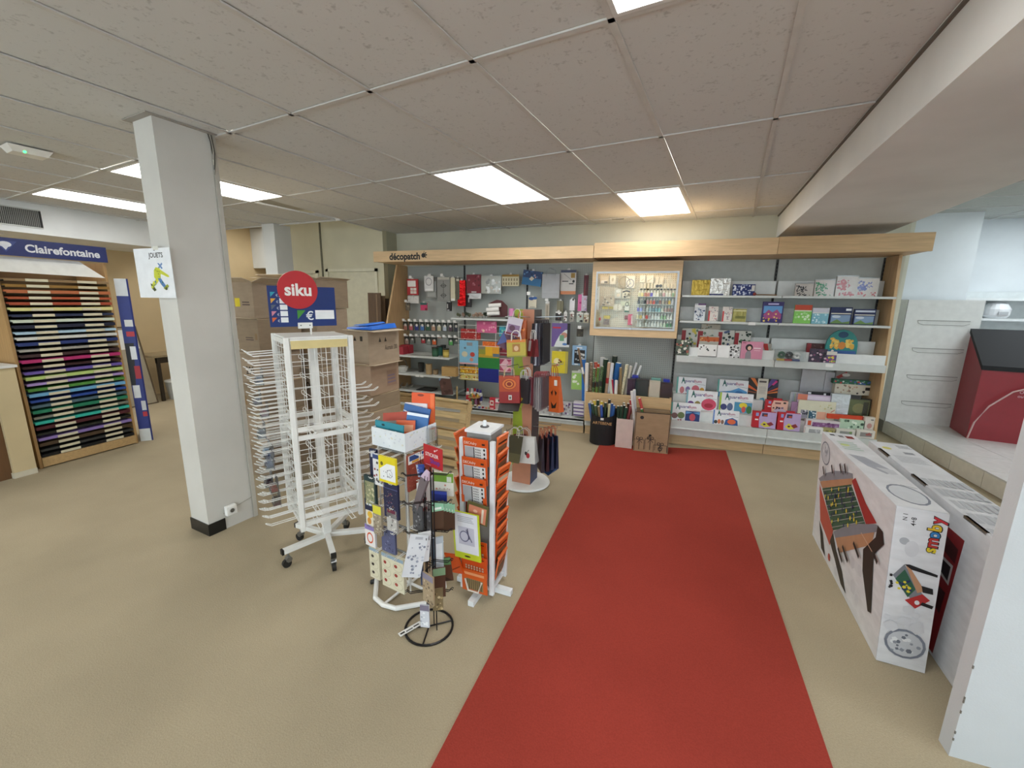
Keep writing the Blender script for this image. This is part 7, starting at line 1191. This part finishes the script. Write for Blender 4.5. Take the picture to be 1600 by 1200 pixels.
fb_ += [('p', T_([(-.011, .538), (.321, .335), (.293, .18), (.074, .248)]), '#b8503e'), ('p', T_([(.056, .234), (.148, .182), (.233, .03), (.147, .038)]), '#2a2523'), ('p', T_([(-.006, .562), (.051, .535), (.526, .845), (.526, .903)]), '#b98a68'),
        ('p', T_([(-.036, .575), (-.008, .565), (.526, .895), (.515, .925), (.40, .88), (.249, .80), (.10, .70)]), '#8a8d96'), ('p', T_([(.052, .532), (.321, .335), (.741, .696), (.512, .841)]), GRD), ('p', T_([(.515, .87), (.62, .79), (.745, .70), (.853, .787), (.723, .826), (.558, .917)]), '#a02a2a'),
        ('p', T_([(.37, .308), (.449, .245), (.828, .621), (.841, .72)]), '#b98a68'), ('p', T_([(.33, .332), (.37, .308), (.868, .741), (.875, .786), (.846, .774), (.60, .60), (.484, .49)]), '#82858e'),
        ('p', T_([(.288, .214), (.392, .15), (.523, .051), (.602, .05), (.519, .155), (.4, .231), (.327, .32)]), '#2c2724'), ('p', T_([(.748, .524), (.769, .386), (.873, .195), (.909, .219), (.863, .584), (.946, .718), (.92, .781), (.866, .782), (.86, .698)]), '#221c1b'), ('e', .345, .085, .02, .03, '#a8443a')]
rr = random.Random(4)
F00, F10, F11, F01 = [T_([q])[0] for q in ((.052, .532), (.321, .335), (.741, .696), (.512, .841))]
def fbl(a, b_): return tuple((1-a)*(1-b_)*F00[i]+a*(1-b_)*F10[i]+a*b_*F11[i]+(1-a)*b_*F01[i] for i in (0, 1))
for q in range(8): fb_.append(('l', fbl(.06+.125*q, 0), fbl(.06+.125*q, 1.0), .004, '#a9b0b0'))
for q in range(60):
    u, v = fbl(rr.uniform(.04, .96), rr.uniform(.06, .94)); fb_.append(('e', u, v, .008, .016, rr.choice(['#1f2a5a', '#d9c83a', '#1f2a5a'])))
fb_ += [('l', T_([(.727, .624)])[0], T_([(.916, .594)])[0], .008, '#c9a890')]
for (a_, b_) in (((.056, .736), (.093, .68)), ((.213, .83), (.246, .775)), ((.347, .91), (.384, .855)), ((.416, .946), (.448, .89)), ((.454, .29), (.535, .24)), ((.516, .356), (.608, .305)), ((.652, .494), (.736, .45)), ((.87, .61), (.93, .58))):
    fb_.append(('l', T_([a_])[0], T_([b_])[0], .03, '#17171a'))
decal(fb_, L1, GBH-.004, FL, bg=WC).build('side_print', g1)
FE = lambda a, b_, d: (a+SHR*b_, -.0008-d, .002+b_)
lg_ = [('t', 'N 1', .19, .945, .09, .08, .01, 1, '#1c1c1e'), ('t', '4+8', .36, .925, .10, .09, .014, 1, '#1c1c1e'), ('e', .24, .80, .10, .022, '#a9abb0'), ('e', .4, .76, .14, .05, '#cdced2')]
for k, (ch_, c_) in enumerate((('y', '#c22a34'), ('b', '#d9b42c'), ('o', '#2f7ab8'), ('m', '#b8342f'), ('s', '#d9c42c'))): lg_.append(('t', ch_, .78-.015*k, .955-.045*k, .26, .08, .06, 1, '#1a1a1c')); lg_.append(('t', ch_, .78-.015*k, .955-.045*k, .24, .07, .03, 1, c_))
lg_ += [('p', [(.10, .58), (.30, .66), (.72, .50), (.55, .44)], '#7a7d84'), ('p', [(.16, .56), (.32, .63), (.58, .52), (.45, .46)], GRD), ('p', [(.32, .66), (.38, .66), (.76, .52), (.62, .50)], '#b98a68'), ('p', [(.30, .66), (.40, .665), (.95, .635), (.95, .62), (.45, .635)], '#1c1a1c'), ('p', [(.40, .44), (.72, .50), (.88, .47), (.62, .40)], '#b02c2c'), ('p', [(.68, .55), (.90, .545), (.92, .51), (.72, .51)], '#1c1a1c'), ('p', [(.74, .45), (.96, .44), (.94, .42), (.70, .43)], '#1c1a1c'), ('e', .64, .44, .05, .014, '#e0e0e2'), ('dots', 18, 6, (.2, .49, .5, .58), .008, ['#1f2a5a', '#d9c83a']), ('dots', 7, 8, (.05, .5, .12, .58), .008, ['#17171a'])]
lg_ += [('o', .52, .16, .42, .095, .14, '#7a7f8c'), ('e', .52, .16, .36, .08, '#c4c7cc'), ('dots', 16, 3, (.25, .1, .8, .22), .012, ['#8f949e', '#e2e4e6', '#6a6f7a']), ('dots', 8, 9, (.05, .25, .95, .40), .03, ['#d0d1d5'])]
decal(lg_, W1, GBH-.004, FE, bg=WC).build('end_print', g1)
FT = lambda a, b_, d: (a+q_, b_, GBH+.0008+d)
decal([('o', .55, .14, .40, .10, .12, '#7a7f8c'), ('e', .55, .14, .35, .085, '#cfd2d6'), ('p', [(.1, .60), (.5, .58), (.9, .40), (.6, .36), (.3, .44)], '#a4a6b0'), ('p', [(.5, .44), (.9, .43), (.9, .37), (.7, .36)], '#c9cace'), ('rows', 5, (.15, .68, .7, .84), '#b0c4b8'), ('e', .3, .76, .14, .02, '#c9d48a'), ('r', .62, .90, .85, .95, '#8a2a24'), ('r', .15, .93, .3, .96, '#5a5a5e'), ('r', .4, .91, .55, .95, '#7a7a7e'), ('l', (.62, .24), (.95, .22), .004, '#7a7a80')], W1, L1, FT, bg=WC).build('top_print', g1)
g2 = thing('game_carton', 'second white carton with red print standing behind the table football carton', 'carton', (1.345, 1.98, 0), math.radians(-4.6)); W2, L2, H2 = .20, 1.40, .72
MB().box(0, W2, 0, L2, .002, H2, WC).build('carton_body', g2, bevel=.004)
for y in (.12, .62, 1.08): MB().box(-.001, .012, y, y+.16, H2-.012, H2+.0008, M('#6a573c', .8)).build('hand_slot', g2)
decal([('rows', 9, (.15, .70, .85, .80), '#b4b6ba'), ('e', .25, .90, .12, .02, '#d6cf6a'), ('r', .55, .83, .8, .86, '#8a8c92'), ('rows', 4, (.6, .92, .95, .97), '#8f9196')] + [('r', .08+.15*q, .05+.10*w_, .20+.15*q, .12+.10*w_, '#b9bbbf') for q in range(6) for w_ in range(5)], W2, L2, lambda a, b_, d: (a, b_, H2+.0008+d), bg=WC).build('top_print', g2)
decal([('p', [(.55, .86), (.833, .862), (.815, .02), (.55, .02)], '#8c1f24'), ('p', [(.74, .80), (.815, .78), (.815, .68), (.74, .70)], '#4a1418'), ('p', [(.74, .66), (.81, .66), (.81, .52), (.74, .54)], '#c9c4c4'), ('p', [(.75, .64), (.80, .64), (.80, .54), (.75, .56)], '#2a2024'), ('p', [(.74, .46), (.805, .46), (.80, .30), (.74, .32)], '#3a1418')], L2, H2-.004, lambda a, b_, d: (-.001-d, L2-a, .002+b_), bg=WC).build('side_print', g2)
decal([('r', .0, .0, .3, 1, '#9c8a72')], .02, H2-.02, lambda a, b_, d: (a, -.001-d, .01+b_)).build('raw_edge', g2)

# ================================================================== RIGHT ANNEX
tlm = M('#d6d6d2', .25); grt = M('#8f8c84', .8)
pf = struct('floor_platform', MB().box(2.97, 6.25, 3.0, 6.98, 0, .158, grt))
yk = 6.98; k = 0
tile_front = MB().box(-.012, 0, .003, .447, .004, .157, M('#e0ddd4', .3)).mesh('riser_tile'); tile_top = MB().box(.003, .447, .003, .447, 0, .012, tlm).mesh('platform_tile')
for q in range(9):
    y = 2.98+q*.45
    if y+.45 > 7.0: break
    link('riser_tile', tile_front, pf, (2.97, y, 0))
    for r_ in range(5): link('platform_tile', tile_top, pf, (2.96+r_*.45, y, .158))
wc = thing('drawer_cabinet', 'tall white panel unit with four recessed handle slots on the platform', 'cabinet', (2.93, 6.50, .17)); CWd, CHt = .73, 1.55
MB().box(0, CWd, 0, .40, 0, CHt, M('#e0e1de', .45)).build('body', wc)
for k in range(4):
    z = 1.25-.34*k; x0 = .13
    MB().prism([(x0, -.001, z+.05), (x0+.5, -.001, z+.05), (x0+.5, -.001, z+.02), (x0+.45, -.001, z), (x0+.06, -.001, z), (x0+.01, -.001, z+.02)], (0, .002, 0), M('#dadbd8', .4)).build('handle_slot', wc)
    MB().tube([(x0, -.003, z+.052), (x0+.5, -.003, z+.052)], .004, M('#8f8f8a', .6), 5).tube([(x0, -.003, z+.05), (x0+.01, -.003, z+.018), (x0+.06, -.003, z), (x0+.45, -.003, z), (x0+.5, -.003, z+.02)], .003, M('#9a9a95', .6), 5).build('slot_edge', wc)
MB().box(-.003, .003, -.003, 0, 0, CHt, M('#7a7a76', .6)).build('edge_line', wc)
rb = thing('chest_cabinet', 'dark red cabinet with a sloping black lid on the tiled platform', 'cabinet', (3.47, 5.98, .17), math.radians(-12)); RDW, RDD, RH0, RH1 = 1.0, .50, .79, 1.17
RM = M('#8a1420', .4); MB().hexa([(0, 0, 0), (RDW, 0, 0), (RDW, RDD, 0), (0, RDD, 0), (0, 0, RH0), (RDW, 0, RH0), (RDW, RDD, RH1), (0, RDD, RH1)], RM).build('body', rb)
MB().hexa([(-.012, -.02, RH0), (RDW+.012, -.02, RH0), (RDW+.012, RDD, RH1), (-.012, RDD, RH1), (-.012, -.02, RH0+.05), (RDW+.012, -.02, RH0+.05), (RDW+.012, RDD, RH1+.05), (-.012, RDD, RH1+.05)], M('#101114', .75)).build('lid', rb)
MB().box(.38, .43, -.024, -.019, RH0+.018, RH0+.032, M('#c9cbcc', .3, .8)).build('lock_plate', rb)
decal([('t', 'Oui, sur place', .3, .75, .3, .55, .0, 0, '#d9b4ba'), ('t', 'ou \u00e0 emporter', .3, .3, .3, .55, 0, 0, '#d9b4ba')], .9, .10).build('lettering', rb, (.62, 0, .50))
MB().tube([(.0, -.03, .003), (.02, -.05, .2), (.10, -.06, .40), (.25, -.06, .58), (.45, -.06, .68), (.75, -.06, .70)], .008, M('#c9a8a4', .5), 6).build('cable', rb)
ws = thing('wall_shelf', 'white wall shelving behind the red cabinet', 'shelving', (3.80, 7.25, 0)); MB().box(0, 2.2, .30, .33, .1, 1.85, M('#d6dcdc', .5)).build('back_panel', ws)
for z in (1.76, 1.50, 1.2, .8): MB().box(0, 2.2, 0, .30, z-.03, z, M('#e2e6e6', .45)).build('shelf', ws)
for x in (0, 1.1): MB().box(x, x+.025, .0, .30, .17, 1.73, M('#d9dede', .5)).build('side', ws)
hb = thing('white_bucket', 'round white tub standing on the wall shelf at the right edge', 'tub', (4.28, 7.38, 1.501)); MB().lathe([(.10, 0), (.13, .04), (.135, .12), (.10, .19), (.03, .22)], M('#e9ecee', .4), 20).build('tub', hb); MB().box(-.05, .05, -.137, -.13, .05, .09, M('#b9bcbf', .5)).build('label_strip', hb)
